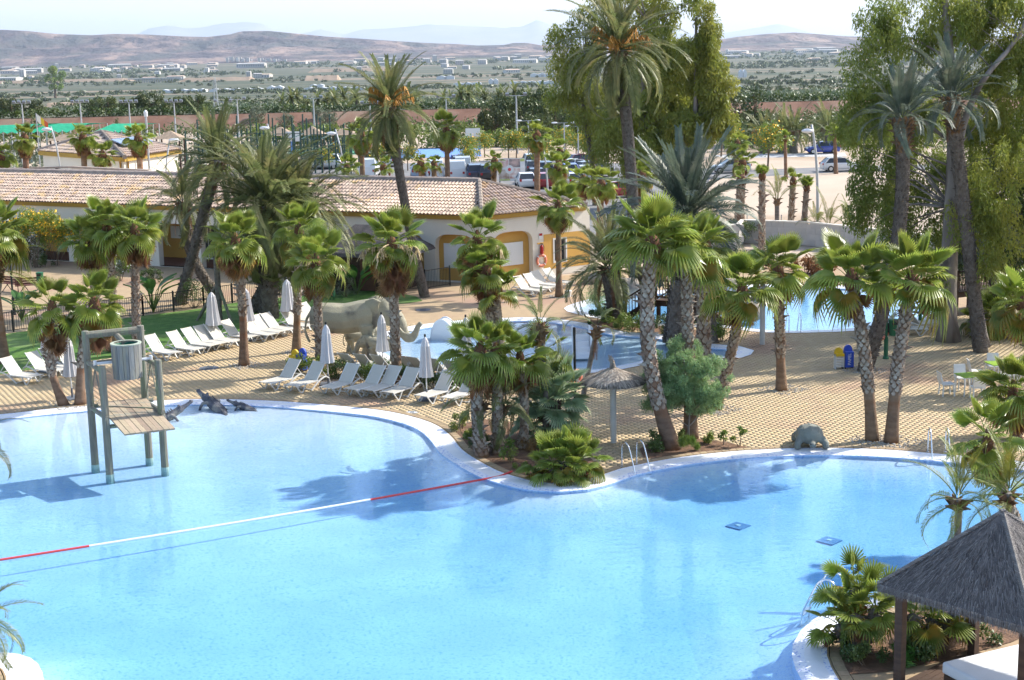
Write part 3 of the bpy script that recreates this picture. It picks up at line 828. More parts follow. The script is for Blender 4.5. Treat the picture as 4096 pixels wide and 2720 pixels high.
# ------------------------------------------------------------------ palms
def leaf_mat(name, c1, c2, trans=.28, rough=.45, rand=.18, c3=None, s3=1.0, k3=(.55, .7), scale=3, tone=None, spec=.35):
    return mat(name, c1, c2, scale, rough, rand=rand, trans=trans, spec=spec, c3=c3, s3=s3, k3=k3, tone=tone)
M['fan'] = leaf_mat('fan_leaf', (.20, .275, .04), (.31, .355, .07), trans=.5, rough=.32, spec=.5, c3=(.42, .37, .10), s3=.9, k3=(.56, .75))
M['fan_yellow'] = leaf_mat('fan_leaf_yellowing', (.24, .20, .03), (.34, .20, .025), c3=(.13, .18, .03), s3=1.2, k3=(.45, .6))
M['fan_dry'] = leaf_mat('fan_leaf_dry', (.30, .165, .075), (.19, .085, .035), trans=.2, rough=.8, rand=.3)
M['fan_blue'] = leaf_mat('fan_leaf_grey', (.22, .31, .15), (.29, .38, .21), c3=(.38, .40, .26), s3=1.4, rand=.15)
M['date'] = leaf_mat('date_leaf', (.12, .15, .05), (.18, .20, .08), trans=.44, c3=(.25, .225, .09), s3=.8, k3=(.52, .7))
M['date_blue'] = leaf_mat('date_leaf_blue', (.08, .11, .075), (.125, .155, .11), c3=(.20, .21, .15), s3=.8)
M['date_yellow'] = leaf_mat('date_leaf_yellow', (.13, .17, .028), (.20, .215, .038), c3=(.25, .23, .04), s3=.9)
M['date_fruit'] = mat('date_fruit', (.44, .215, .03), (.34, .16, .025), 9, .6)
M['flower_stalk'] = mat('flower_stalk', (.52, .42, .26), (.40, .30, .17), 9, .8)
M['bark'] = mat('palm_bark', (.24, .16, .105), (.15, .095, .06), 2.5, .95, bump=.6, bscale=14, stretch=(1, 1, 2.5), c3=(.20, .10, .05), s3=.7, rand=.12)
M['bark_grey'] = mat('palm_bark_grey', (.20, .18, .155), (.12, .105, .09), 4, .95, bump=.9, bscale=12, stretch=(1, 1, 2.8), rand=.12)
M['boot'] = mat('leaf_base', (.44, .39, .32), (.33, .27, .205), 5, .9, tone=(.16, .085, .05), rand=.1)
M['fibre'] = mat('fibre', (.16, .075, .035), (.10, .05, .028), 6, .95, bump=.8, bscale=20)

def fan_mesh(name, m, R_=.98, pet=.70, segs=26, span=2.35, cup=.16, droop=.25, seed=0, fold=.045, pet_r=.016, cut=.58):
    """petiole along +x, pleated round blade at its end"""
    r = random.Random(seed); mb = MB()
    n = 5; pts = [Vector((pet * i / (n - 1), 0, .05 * math.sin(i / (n - 1) * 3))) for i in range(n)]
    mb.tube(pts, [pet_r * 1.7, pet_r * 1.2, pet_r, pet_r, pet_r * .7], 4, tone=.5, cap=False)
    h = pts[-1]
    for i in range(segs):
        a0 = -span + 2 * span * i / segs; a1 = -span + 2 * span * (i + 1) / segs; am = (a0 + a1) / 2
        L_ = R_ * (1 - .34 * (abs(am) / span) ** 1.6) * r.uniform(.92, 1.05)
        def at(a, rr, dz=0):
            # blade bends away along its own midline and cups at the sides
            x = math.cos(a) * rr * .92; y = math.sin(a) * rr * .86
            z = cup * (y * y) / (R_ * .6) - droop * max(0, x) ** 2 / R_ * .9 + dz
            return h + Vector((x, y, z))
        rc = L_ * cut
        e0, e1, c_ = at(a0, rc, -fold), at(a1, rc, -fold), at(am, rc, fold)
        tw = r.uniform(-.04, .04)
        tip = at(am + tw, L_, -droop * L_ * r.uniform(.25, .95))
        mid0, mid1 = at(am - .3 * (a1 - a0), L_ * .8, -droop * .2), at(am + .3 * (a1 - a0), L_ * .8, -droop * .2)
        b = len(mb.v)
        mb.add([h, e0, c_, e1, mid0, mid1, tip], [(0, 1, 2), (0, 2, 3), (1, 4, 2), (2, 4, 5), (2, 5, 3), (4, 6, 5)])
    return mb.mesh(name, m)
def frond_mesh(name, m, L_=3.0, bend=1.0, n=56, leaf=.42, seed=0, twist=.2, vee=.35, rach=.022, width=.037, lift=0.0, gap0=.14):
    """feather leaf: arching midrib along +x with two rows of leaflets"""
    r = random.Random(seed); mb = MB(); K = 14; pts = []; p = Vector((0, 0, 0)); a = lift
    for i in range(K + 1):
        pts.append(p.copy()); t = i / K
        p = p + Vector((math.cos(a), math.sin(twist * t) * .25, math.sin(a))) * (L_ / K)
        a -= bend / K * (.45 + 1.1 * t)
    mb.tube(pts, [rach * (1.6 - 1.35 * i / K) for i in range(K + 1)], 3, cap=False)
    for i in range(n):
        t = gap0 + (1 - gap0) * (i + .5) / n
        f = t * K; k = min(K - 1, int(f)); q = pts[k].lerp(pts[k + 1], f - k)
        d = (pts[k + 1] - pts[k]).normalized(); sd = Vector((0, 1, 0)); sd = (sd - d * sd.dot(d)).normalized(); up = d.cross(sd)
        if up.z < 0 and abs(d.z) < .9: up = -up
        lf = leaf * (math.sin(min(1, t * 1.15 + .12) * math.pi * .82 + .25) * .75 + .32) * r.uniform(.85, 1.1)
        for s in (-1, 1):
            o = (d * (.62 + .5 * t) + sd * s * .85 + up * (vee + r.uniform(-.14, .14))).normalized()
            w = o.cross(up).normalized() * width * r.uniform(.8, 1.2) * .5
            e1 = q + o * lf * .55; e2 = q + o * lf - Vector((0, 0, lf * r.uniform(.1, .32)))
            mb.add([q - w * .5, q + w * .5, e1 + w, e1 - w, e2], [(0, 1, 2, 3), (3, 2, 4)])
    return mb.mesh(name, m)
FAN = [fan_mesh('frond', M['fan'], droop=d, seed=i, cup=c_, span=s_) for i, (d, c_, s_) in enumerate(((.03, .22, 1.35), (.08, .18, 1.7), (.20, .14, 2.0), (.40, .10, 2.2), (.66, .06, 2.3)))]
FAN_Y = [fan_mesh('frond', M['fan_yellow'], droop=d, seed=20 + i, cup=.1) for i, d in enumerate((.5, .8))]
M['fan_rust'] = leaf_mat('fan_leaf_rust', (.33, .13, .025), (.26, .17, .04), trans=.3, c3=(.24, .22, .05), s3=1.5)
FAN_R = fan_mesh('rusty_frond', M['fan_rust'], R_=.9, pet=.6, segs=22, span=1.5, droop=.15, cup=.25, seed=27)
FAN_C = [fan_mesh('frond', M['fan'], R_=.85, pet=.75, segs=18, span=1.75, droop=d, seed=60 + i, cut=.40, cup=.12, fold=.05) for i, d in enumerate((.04, .15, .32))]
FAN_D = [fan_mesh('dry_frond', M['fan_dry'], R_=.95, pet=.55, segs=16, span=1.0, cup=.9, droop=-.05, seed=30 + i, fold=.06) for i in range(3)]
FAN_B = [fan_mesh('frond', M['fan_blue'], R_=.55, pet=.6, segs=24, span=2.0, droop=d, seed=40 + i, cut=.36, fold=.02) for i, d in enumerate((.05, .15, .3))]
DATE = [frond_mesh('frond', M['date'], bend=b, seed=i, lift=.12) for i, b in enumerate((.6, 1.0, 1.5, 2.0, 2.5))]
DATE_B = [frond_mesh('frond', M['date_blue'], bend=b, seed=i + 10, lift=.1, leaf=.46, width=.038, n=60) for i, b in enumerate((.4, .8, 1.3, 1.8, 2.3))]
DATE_Y = [frond_mesh('frond', M['date_yellow'], bend=b, seed=i + 20, leaf=.5, n=50, lift=.2, width=.03) for i, b in enumerate((.6, 1.1, 1.7, 2.2))]
DATE_D = [frond_mesh('dry_frond', M['fan_dry'], bend=.5, seed=40, L_=2.4, n=26, leaf=.3, vee=.1)]

def place_leaf(me, name, parent, c, az, el, s, roll=0.0, out=.06):
    Mx = Matrix.Rotation(az, 4, 'Z') @ Matrix.Rotation(-el, 4, 'Y') @ Matrix.Rotation(roll, 4, 'X')
    o = bpy.data.objects.new(name, me); COL.objects.link(o); o.parent = parent
    o.location = Vector(c) + Vector((math.cos(az), math.sin(az), 0)) * out
    o.rotation_euler = Mx.to_euler(); o.scale = (s, s, s)
    return o
def trunk_path(base, top, bow=0.0, bow_dir=(1, 0), n=14):
    b, t = Vector(base), Vector(top); out = []
    for i in range(n + 1):
        k = i / n
        p = b.lerp(t, k); w = math.sin(k * math.pi) * bow
        out.append(p + Vector((bow_dir[0] * w, bow_dir[1] * w, 0)))
    return out
def boots(path, rad, k0, k1, size, parent, m, lean=.5, name='leaf_bases', seed=0, stick=0.0):
    """old leaf bases wrapped round the trunk"""
    r = random.Random(seed); mb = MB(); n = len(path) - 1
    tot = sum((path[i + 1] - path[i]).length for i in range(n)); s = k0 * tot; row = 0
    while s < k1 * tot:
        f = s / tot * n; i = min(n - 1, int(f)); p = path[i].lerp(path[i + 1], f - i); d = (path[i + 1] - path[i]).normalized()
        rr = rad[i] + (rad[i + 1] - rad[i]) * (f - i)
        a = d.cross(Vector((0, 1, .01))).normalized(); b = d.cross(a)
        cnt = max(6, int(2 * math.pi * rr / (size * 1.05)))
        for k in range(cnt):
            t = 2 * math.pi * (k + .5 * (row % 2) + r.uniform(-.12, .12)) / cnt
            o = a * math.cos(t) + b * math.sin(t); sd = o.cross(d)
            w, h = size * .52 * r.uniform(.8, 1.1), size * r.uniform(.75, 1.1)
            q = p + o * rr
            lf = size * (.30 + (r.random() < stick) * r.uniform(.5, 1.3))
            tip = q + d * h * .75 + o * lf
            mb.add([q - d * h * .7 - o * .01, q + sd * w + o * .01, tip - sd * w * .42, tip + sd * w * .42, q - sd * w + o * .01, q + d * h * .8 - o * .02],
                   [(0, 1, 2, 3, 4), (1, 5, 2), (2, 5, 3), (3, 5, 4)], tone=r.betavariate(1, 2.2))
        s += size * .78; row += 1
    return tag(mb.obj(name, m, parent), kind='stuff')
def spray(parent, c, az, L_, m, seed, name='fruit_stalk', el=.5, thick=.05, n=16, drop=1.1):
    """hanging cluster at the end of a curved stalk"""
    r = random.Random(seed); mb = MB(); p = Vector(c); d = Vector((math.cos(az) * math.cos(el), math.sin(az) * math.cos(el), math.sin(el))); pts = [p.copy()]
    for i in range(5): p = p + d * L_ / 5; d = (d - Vector((0, 0, .22 * drop))).normalized(); pts.append(p.copy())
    mb.tube(pts, [.018] * 6, 3, cap=False)
    for i in range(n):
        q = pts[2 + i % 4]; e = q + Vector((r.gauss(0, .13), r.gauss(0, .13), -r.uniform(.2, .55))) * L_ * .8
        mb.tube([q, q.lerp(e, .5) + Vector((r.gauss(0, .03), r.gauss(0, .03), .03)), e], [.006, thick * r.uniform(.4, 1), thick * .4], 3, cap=False)
    return mb.obj(name, m, parent)

NP = [0]
def fan_palm(label, base, crown, rad=1.6, n=24, dry=10, tr=.15, flare=1.5, boot=(.3, .95), yellow=2, stalks=0, bow=0.0, bow_dir=(1, 0), y=None, group='fan palms round the pools', leaves=None, smooth_top=0, dy=0.0, low=-48, high=90, skirt=1.0, tall=None, boot_size=.17):
    NP[0] += 1; r = random.Random(100 + NP[0])
    b = G(base) if not isinstance(base, Vector) else base
    c = D(crown, (y or b.y) + dy) if not isinstance(crown, Vector) else crown
    root = thing('fan_palm', label, 'palm tree', b, group=group)
    loc = c - b; path = trunk_path((0, 0, -.05), loc, bow, bow_dir)
    N = len(path)
    rads = [tr * (1 + (flare - 1) * max(0, 1 - i / N * 4) ** 1.5) * (1 - .18 * i / N) for i in range(N)]
    MB().tube(path, rads, 12).obj('trunk', M['bark'], root, smooth=True)
    if boot: boots(path, rads, boot[0], boot[1], boot_size, root, M['boot'], seed=NP[0], stick=.12)
    hd = MB(); hd.lathe([(tr * .9, -.35), (tr * 1.35, -.12), (tr * 1.1, .15), (tr * .3, .38)], 10, c=loc); hd.obj('crown_fibre', M['fibre'], root, smooth=True)
    low = max(low, -30) if dry < 3 else low; dry = int(dry * 1.5);  s0 = rad / 1.85; ga = 2.39996; ph = r.uniform(0, 6)
    L_ = leaves or FAN
    for i in range(n):
        t = (i + .5) / n
        el = R(high - (high - low) * t ** .85 + r.uniform(-8, 8))
        k = min(len(L_) - 1, int(t * len(L_) + r.uniform(-.3, .5)))
        me = L_[max(0, k)]
        if not leaves and i >= n - yellow: me = FAN_Y[i % 2]
        place_leaf(me, 'frond', root, loc + Vector((0, 0, .22 - .3 * t)), ph + i * ga + r.uniform(-.25, .25), el + R(r.uniform(-7, 7)), s0 * r.uniform(.74, 1.14) * (.8 if t < .12 else 1), r.uniform(-.5, .5), out=tr * .7)
    for i in range(dry):
        t = i / max(1, dry)
        place_leaf(FAN_D[i % 3], 'dry_frond', root, loc + Vector((0, 0, -.12 - .45 * t * skirt)), ph + i * ga * 1.03, R(-58 - 24 * min(1, t * 1.5) + r.uniform(-7, 7)), s0 * r.uniform(.7, .95), r.uniform(-.5, .5), out=tr * .8)
    for i in range(2 if dry > 3 else 0):
        place_leaf(FAN_R, 'rusty_frond', root, loc + Vector((0, 0, -.15)), ph + 1.1 + i * 2.7, R(-62 + r.uniform(-8, 8)), s0 * r.uniform(.85, 1.0), r.uniform(-.4, .4), out=tr)
    for i in range(stalks):
        spray(root, loc, ph + i * 1.3, 1.3 * s0, M['flower_stalk'], NP[0] * 7 + i, 'flower_stalk', el=.15, thick=.03, n=26, drop=.8)
    return root
def date_palm(label, base, crown, L_=3.0, n=40, tr=.26, leaves=None, y=None, dy=0.0, low=-50, high=84, fruit=0, bow=0.0, bow_dir=(1, 0), dry=3, head=1.5, boot=.2, group='date palms among the buildings', bark='bark_grey', flare=1.2, stick=.25, drop=0.0, tilt=None):
    NP[0] += 1; r = random.Random(300 + NP[0])
    b = G(base) if not isinstance(base, Vector) else base
    c = D(crown, (y or b.y) + dy) if not isinstance(crown, Vector) else crown
    root = thing('date_palm', label, 'palm tree', b, group=group)
    loc = c - b; path = trunk_path((0, 0, -.05), loc, bow, bow_dir, 18); N = len(path)
    hs = max(0.0, 1 - 1.3 / max(1.4, loc.length))
    rads = [tr * (1 + (flare - 1) * max(0, 1 - i / N * 5)) * (1 if i / N < hs else 1 + (head - 1) * math.sin(min(1, (i / N - hs) / (1 - hs) * 1.05) * math.pi * .62)) for i in range(N)]
    MB().tube(path, rads, 14).obj('trunk', M[bark], root, smooth=True)
    if boot: boots(path, rads, .02, .97, boot, root, M['boot_dark'], seed=NP[0], stick=stick * .3)
    boots(path[-4:], rads[-4:], .2, 1.0, .2, root, M['fibre_boot'], name='crown_base', seed=NP[0] + 5, stick=.5)
    F_ = leaves or DATE; ga = 2.39996; ph = r.uniform(0, 6)
    for i in range(n):
        t = (i + .5) / n
        el = R(high - (high - low) * t ** 1.05 + r.uniform(-7, 7))
        k = max(0, min(len(F_) - 1, int(t * len(F_) + r.uniform(-.6, .6) + drop)))
        place_leaf(F_[k], 'frond', root, loc + Vector((0, 0, .25 - .4 * t)), ph + i * ga, el, L_ / 3.0 * r.uniform(.85, 1.08) * (.8 if t < .1 else 1), r.uniform(-.5, .5), out=tr * .6)
    for i in range(dry):
        place_leaf(DATE_D[0], 'dry_frond', root, loc + Vector((0, 0, -.3)), ph + i * ga + 1, R(-72 + r.uniform(-8, 8)), L_ / 3.0 * r.uniform(.6, .9), r.uniform(-.5, .5), out=tr)
    for i in range(fruit):
        spray(root, loc + Vector((0, 0, .2)), ph + i * 6.28 / fruit, L_ * .42, M['date_fruit'], NP[0] * 9 + i, 'date_cluster', el=.75 + .3 * (i % 2), thick=.05, n=46, drop=1.0)
    return root
M['boot_dark'] = mat('leaf_base_dark', (.21, .18, .15), (.13, .11, .09), 5, .95, tone=(.075, .058, .046), rand=.1)
M['fibre_boot'] = mat('crown_base', (.19, .12, .065), (.11, .065, .038), 5, .95, tone=(.26, .17, .09))

# --- fan palms of the pool terraces, left to right
fan_palm('curved fan palm with dry skirt, left of the twin trunks at the lagoon edge', C(0, 2, 592, 600), C(0, 1, 482, 1275), 1.5, n=18, dry=9, tr=.15, bow=-.35, yellow=1, boot=(.33, .97), skirt=2.2)
fan_palm('fan palm leaning right behind the bucket tower, right of the twin trunks', C(0, 2, 742, 592), C(0, 1, 872, 1240), 1.65, n=20, dry=6, tr=.17, bow=-.2, boot=(.4, .97), skirt=2.0, yellow=2)
fan_palm('fan palm on the lawn with brown skirt, tallest of the cluster behind the bucket', C(0, 2, 1262, 130), C(0, 1, 1240, 560), 1.8, n=26, dry=14, tr=.17, boot=(.15, .97))
fan_palm('shaded fan palm on the lawn in the middle of the cluster behind the bucket', C(0, 2, 1085, 112), C(0, 1, 985, 520), 1.6, n=24, dry=8, tr=.17, boot=(.2, .95))
fan_palm('darker short fan palm on the lawn, left in the cluster behind the bucket', C(0, 2, 1035, 100), C(0, 1, 850, 660), 1.65, n=24, dry=5, tr=.16, boot=(.3, .95), bow=-.3)
fan_palm('fan palm in a gravel square on the paving with brown drooping skirt', C(0, 2, 2250, 232), C(0, 1, 2172, 660), 1.85, n=28, dry=14, tr=.17, boot=(.42, .97), yellow=4, bow=.1)
fan_palm('fan palm standing left of the elephant statue in a gravel ring', C(1, 2, 372, 110), C(1, 1, 395, 560), 1.65, n=24, dry=10, tr=.16, boot=(.33, .97), yellow=2)
fan_palm('fan palm in front of the elephant rump with two hanging brown leaves', C(1, 2, 598, 292), C(1, 1, 552, 850), 1.75, n=24, dry=10, tr=.16, boot=(.15, .97), yellow=3, stalks=2)
fan_palm('fan palm in front of the elephant head with pale flower stalks and thick skirt', C(1, 2, 1300, 392), C(1, 1, 1252, 690), 1.75, n=24, dry=22, tr=.18, boot=(.18, .95), yellow=3, stalks=7, skirt=2.2)
fan_palm('taller fan palm of the trio between the loungers, before the arches', G(O(1138, 872)), C(1, 1, 2040, 640), 1.7, n=22, dry=14, tr=.15, boot=(.05, .97), stalks=3, skirt=1.6)
fan_palm('middle fan palm of the trio between the loungers with bright crown', G(O(1152, 878)), C(1, 1, 2120, 930), 1.5, n=18, dry=4, tr=.16, boot=(.05, .97), yellow=3)
fan_palm('slim low fan palm of the trio between the loungers', G(O(1165, 880)), C(1, 1, 2215, 1130), 1.3, n=14, dry=1, tr=.12, boot=(.05, .97), yellow=2)
fan_palm('slender tall fan palm at the right end of the arched building', C(2, 1, 435, 1172), C(2, 1, 425, 335), 1.7, n=22, dry=7, tr=.16, boot=None, yellow=1, low=-55)
fan_palm('tall fan palm rising from the bed by the steel ladder, bent trunk with pale diamonds', C(2, 2, 1482, 1003), C(2, 1, 1292, 690), 1.9, n=26, dry=0, tr=.22, bow=-.45, boot=(.22, .98), yellow=1, high=88, low=-15, flare=1.45, boot_size=.2)
fan_palm('tall straight fan palm just behind the feathery tamarisk', C(2, 2, 1650, 905), C(2, 1, 1600, 790), 1.7, n=22, dry=0, tr=.19, boot=(.25, .98), yellow=1, low=-25, boot_size=.19, dy=-.5)
fan_palm('thick fan palm trunk between the wooden bridge and the tamarisk', G(O(1622, 836)), C(2, 1, 1765, 700), 1.8, n=22, dry=0, tr=.27, boot=(.02, .98), yellow=2, low=-30, flare=1.1, boot_size=.24)
fan_palm('brown leaning fan palm with low crown right of the tamarisk', C(2, 2, 1872, 640), C(2, 1, 2125, 1120), 1.75, n=26, dry=2, tr=.17, bow=.1, boot=(.2, .98), yellow=2, low=-30)
fan_palm('fan palm with orange fibrous lower trunk, alone on the paving', C(3, 2, 125, 462), C(3, 1, 92, 935), 1.75, n=20, dry=2, tr=.18, boot=(.3, .98), yellow=3, low=-30, flare=1.35)
fan_palm('left trunk of the V-shaped pair of fan palms behind the tortoise', C(3, 2, 962, 925), C(3, 1, 770, 1010), 1.8, n=26, dry=2, tr=.19, bow=.12, boot=(.32, .98), yellow=4, low=-35, flare=1.3)
fan_palm('right trunk of the V-shaped pair of fan palms behind the tortoise', C(3, 2, 1135, 942), C(3, 1, 1325, 1030), 1.9, n=28, dry=2, tr=.20, bow=-.1, boot=(.32, .98), yellow=4, low=-35, flare=1.3)
fan_palm('fan palm with long dark leaves beside the lagoon above the cabana roof', G(O(2352, 1216)), C(3, 2, 2030, 925), 1.5, n=17, dry=6, tr=.13, boot=(.1, .95), yellow=3, low=-60, flare=1.2, bow=-.1)
fan_palm('bushy fan palm cut by the right picture edge near the green tables', G(O(2345, 1010)), C(3, 2, 2260, 470), 1.6, n=26, dry=8, tr=.14, boot=(.1, .95), yellow=3, low=-40)
fan_palm('fan palm with yellow leaves at the right picture edge beside the boardwalk', G(O(2395, 900)), C(3, 1, 2340, 1250), 1.8, n=22, dry=3, tr=.15, boot=(.1, .95), yellow=6, low=-35)
fan_palm('tall fan palm cut by the left picture edge near the lamp post', G(O(-30, 830)), O(-10, 535), 1.9, n=24, dry=8, tr=.16, boot=(.1, .95), yellow=4, low=-50)
fan_palm('grey smooth palm trunk on the lawn at the left picture edge', C(0, 2, 52, 215), O(-22, 560), 1.6, n=12, dry=2, tr=.17, boot=None)
# main planting bed
fan_palm('left trunk of the bushy fan palms in the main planting bed', G(O(1112, 1052)), Z(1650, 1200, 2.951, 800, 620), 1.5, n=19, dry=5, tr=.17, boot=(.05, .97), yellow=1, low=-40, bow=-.15, skirt=1.5)
fan_palm('second fan palm in the main planting bed with rough split trunk', G(O(1150, 1046)), Z(1650, 1200, 2.951, 985, 640), 1.3, n=14, dry=5, tr=.16, boot=(.05, .97), yellow=1, low=-30)
fan_palm('slender fan palm in the main planting bed nearest the thatched parasol', G(O(1205, 1035)), Z(1650, 1200, 2.951, 1270, 700), 1.35, n=17, dry=5, tr=.12, boot=(.05, .95), yellow=2, low=-40, bow=.1)
fan_palm('thin dark fan palm in the main planting bed behind the grey-leaved palm', G(O(1262, 1012)), Z(1650, 1200, 2.951, 1530, 640), 1.3, n=11, dry=2, tr=.11, boot=None, yellow=1, low=-40)
def multi_fan(label, base, heads, leaves, s, n, group='low clumping fan palms', trm='bark_grey', yellow=0, dry=2):
    NP[0] += 1; r = random.Random(500 + NP[0]); b = G(base)
    root = thing('clumping_fan_palm', label, 'palm tree', b, group=group)
    for h, (x, y_, z, tr) in enumerate(heads):
        path = trunk_path((x * .3, y_ * .3, -.05), (x, y_, z)); rads = [tr] * len(path)
        MB().tube(path, rads, 10).obj('trunk', M[trm], root, smooth=True)
        boots(path, rads, 0, .98, .1, root, M['boot_dark'], seed=h, stick=.5)
        for i in range(n):
            t = (i + .5) / n
            el = R(86 - 118 * t + r.uniform(-9, 9))
            me = leaves[min(len(leaves) - 1, int(t * len(leaves)))]
            if i >= n - yellow: me = FAN_Y[i % 2]
            place_leaf(me, 'frond', root, (x, y_, z + .1 - .15 * t), i * 2.39996 + h, el, s * r.uniform(.8, 1.1), r.uniform(-.3, .3), out=tr * .6)
        for i in range(dry): place_leaf(FAN_D[i % 3], 'dry_frond', root, (x, y_, z - .1), i * 2.4 + h, R(-66 + r.uniform(-8, 8)), s * .6, 0, out=tr)
    return root
multi_fan('grey-green clumping fan palm with fine round leaves in the main bed', Z(1700, 1500, 2.951, 1550, 760), [(0, 0, 1.5, .15), (-.45, .1, .85, .09)], FAN_B, 1.35, 40, dry=2)
multi_fan('bright low clumping fan palm at the tip of the main bed by the ladder', Z(1700, 1500, 2.951, 1640, 1230), [(0, 0, .55, .1), (.5, .1, .6, .09), (-.35, .15, .35, .09), (.25, -.15, .3, .08)], FAN_C, .72, 17, yellow=2)
multi_fan('clumping fan palm in front of the left cabana post', C(3, 3, 800, 1330), [(0, 0, .9, .1), (-.3, .25, .6, .09), (.45, .1, 1.0, .09), (.1, .6, 1.25, .09)], FAN_C, .62, 12, yellow=2, dry=4)
multi_fan('clumping fan palm in the bed under the cabana eave', C(3, 3, 1330, 1330), [(0, 0, .9, .1), (.5, .2, .7, .09), (1.1, .45, .9, .09)], FAN_C, .64, 11, yellow=2, dry=5)
multi_fan('small yellow fan palm beside the right wooden boardwalk', C(3, 1, 2080, 1545), [(0, 0, .9, .12), (.8, .3, 1.1, .12), (-.3, .6, .6, .1)], FAN_C, .95, 16, yellow=5, dry=3)
# queen palms and feathery young palms
date_palm('young feather palm with drooping leaves at the left side of the main bed', G(O(1098, 1046)), Z(1700, 1500, 2.951, 690, 330), 1.6, n=15, tr=.07, leaves=DATE, boot=None, dry=0, head=1.1, group='feather palms in the beds', low=-20)
date_palm('feather palm with long drooping leaf in the centre of the main bed', G(O(1140, 1040)), Z(1700, 1500, 2.951, 940, 380), 1.7, n=16, tr=.08, leaves=DATE, boot=None, dry=1, head=1.1, group='feather palms in the beds', low=-25, drop=.8)
date_palm('dying slim palm with a tuft of young leaves beside the grey-leaved palm', G(O(1256, 1022)), Z(1650, 1200, 2.951, 1505, 290), 1.5, n=9, tr=.09, leaves=DATE, boot=None, dry=2, head=1.0, group='feather palms in the beds', low=-35, drop=.8, bow=.1)
date_palm('bare bent palm stem with one drooping leaf left of the thatched parasol', G(Z(1650, 1200, 2.951, 2010, 1150)), Z(1650, 1200, 2.951, 2180, 330), 1.4, n=4, tr=.09, leaves=DATE[2:], boot=None, dry=2, head=1.0, group='feather palms in the beds', low=-10, high=50, drop=1)
date_palm('queen palm with yellow-green arching leaves at the left picture edge', G(O(-18, 812)), O(2, 622), 2.2, n=14, tr=.11, leaves=DATE_Y, boot=None, dry=0, head=1.1, group='queen palms at the picture edges', low=-40)
date_palm('nearby queen palm, its blue-green leaf hanging over the lagoon', Vector((-11.6, 31.0, 0)), O(-70, 1015), 1.5, n=16, tr=.1, y=32.0, leaves=DATE_B, boot=None, dry=0, head=1.1, group='queen palms at the picture edges', low=-45)
date_palm('nearby bushy palm at the lagoon corner', Vector((-10.4, 28.6, 0)), O(-45, 1425), 1.15, n=34, tr=.12, y=29.2, leaves=DATE_Y, boot=None, dry=1, head=1.1, group='queen palms at the picture edges', low=-70)
date_palm('yellow queen palm rising behind the cabana ridge', Vector(G(O(2190, 1305))), C(3, 2, 1750, 1470), 1.5, n=15, tr=.075, leaves=DATE_Y, boot=None, dry=1, head=1.1, group='queen palms at the picture edges', low=-35, bow=.1, dy=-.5)
date_palm('yellow feathery palm behind the cabana apex at right', Vector(G(O(2330, 1300))), C(3, 2, 2220, 1420), 1.7, n=20, tr=.09, leaves=DATE_Y, boot=None, dry=2, head=1.1, group='queen palms at the picture edges', low=-40, dy=-.5)
# --- date palms
date_palm('tallest date palm with orange fruit clusters, crown against the sky', Vector((7.0, 84.5, 0)), C(2, 0, 985, 470), 4.3, n=60, tr=.30, head=1.45, fruit=6, low=-78, boot=.12, bow=.2, dy=0.8, stick=.1, drop=.3)
date_palm('date palm with thin dark trunk and orange fruit before the long tiled roof', Vector((-4.6, 80.2, 0)), C(1, 0, 1235, 990), 3.3, n=48, tr=.22, head=1.5, fruit=6, low=-85, boot=.1, bow=-.15, stick=.1)
date_palm('date palm with upright leaves standing behind the left tiled roof', Vector((-17.6, 79.5, 0)), C(0, 0, 2010, 1480), 3.4, n=44, tr=.26, low=-40, boot=.15, dry=4)
date_palm('date palm with strongly bent trunk in front of the left tiled roof', C(0, 1, 2015, 1185), C(0, 1, 1690, 300), 2.7, n=32, tr=.25, bow=.55, bow_dir=(-1, 0), low=-40, boot=.16, dy=1)
date_palm('wide bushy date palm with thick trunk in the middle of the lawn edge', C(1, 1, 115, 1368), C(1, 1, 100, 330), 4.5, n=96, tr=.42, low=-65, boot=.2, dry=6, head=1.3, drop=1.0)
date_palm('second bushy date palm just right of the thick lawn-edge trunk', Vector((-13.2, 76.5, 0)), C(1, 1, 390, 400), 4.0, n=64, tr=.3, low=-60, boot=.2, dry=3, head=1.3, drop=.6)
date_palm('date palm with thick trunk left of the wooden bridge', C(2, 1, 962, 1392), C(2, 1, 905, 900), 3.2, n=50, tr=.36, low=-22, boot=.2, dry=5, head=1.15, drop=.2, stick=.5)
date_palm('blue-green date palm with tall upright leaves right of centre', G(O(1548, 790)), C(2, 1, 1610, 440), 3.9, n=72, tr=.34, leaves=DATE_B, low=-38, boot=.2, dry=2, head=1.1, bow=.0, dy=1)
date_palm('leaning date palm with a ball of old leaf bases, before the far pool', C(3, 2, 885, 288), C(3, 0, 1240, 1090), 2.3, n=34, tr=.25, leaves=DATE_B, low=-5, boot=.11, dry=0, head=1.75, bow=.55, bow_dir=(1, 0), dy=1.0)
date_palm('grey-leaved date palm half hidden in the big eucalyptus at right', G(O(2262, 812)), C(3, 0, 1690, 910), 2.6, n=30, tr=.26, leaves=DATE_B, low=-15, boot=.12, dry=1, head=1.35, dy=1.0)
date_palm('bluish date palm at the right above the wooden boardwalk', Vector(G(O(2318, 730))), C(3, 1, 1960, 440), 2.9, n=44, tr=.3, leaves=DATE_B, low=-20, boot=.13, dry=1, head=1.1, drop=-.3)
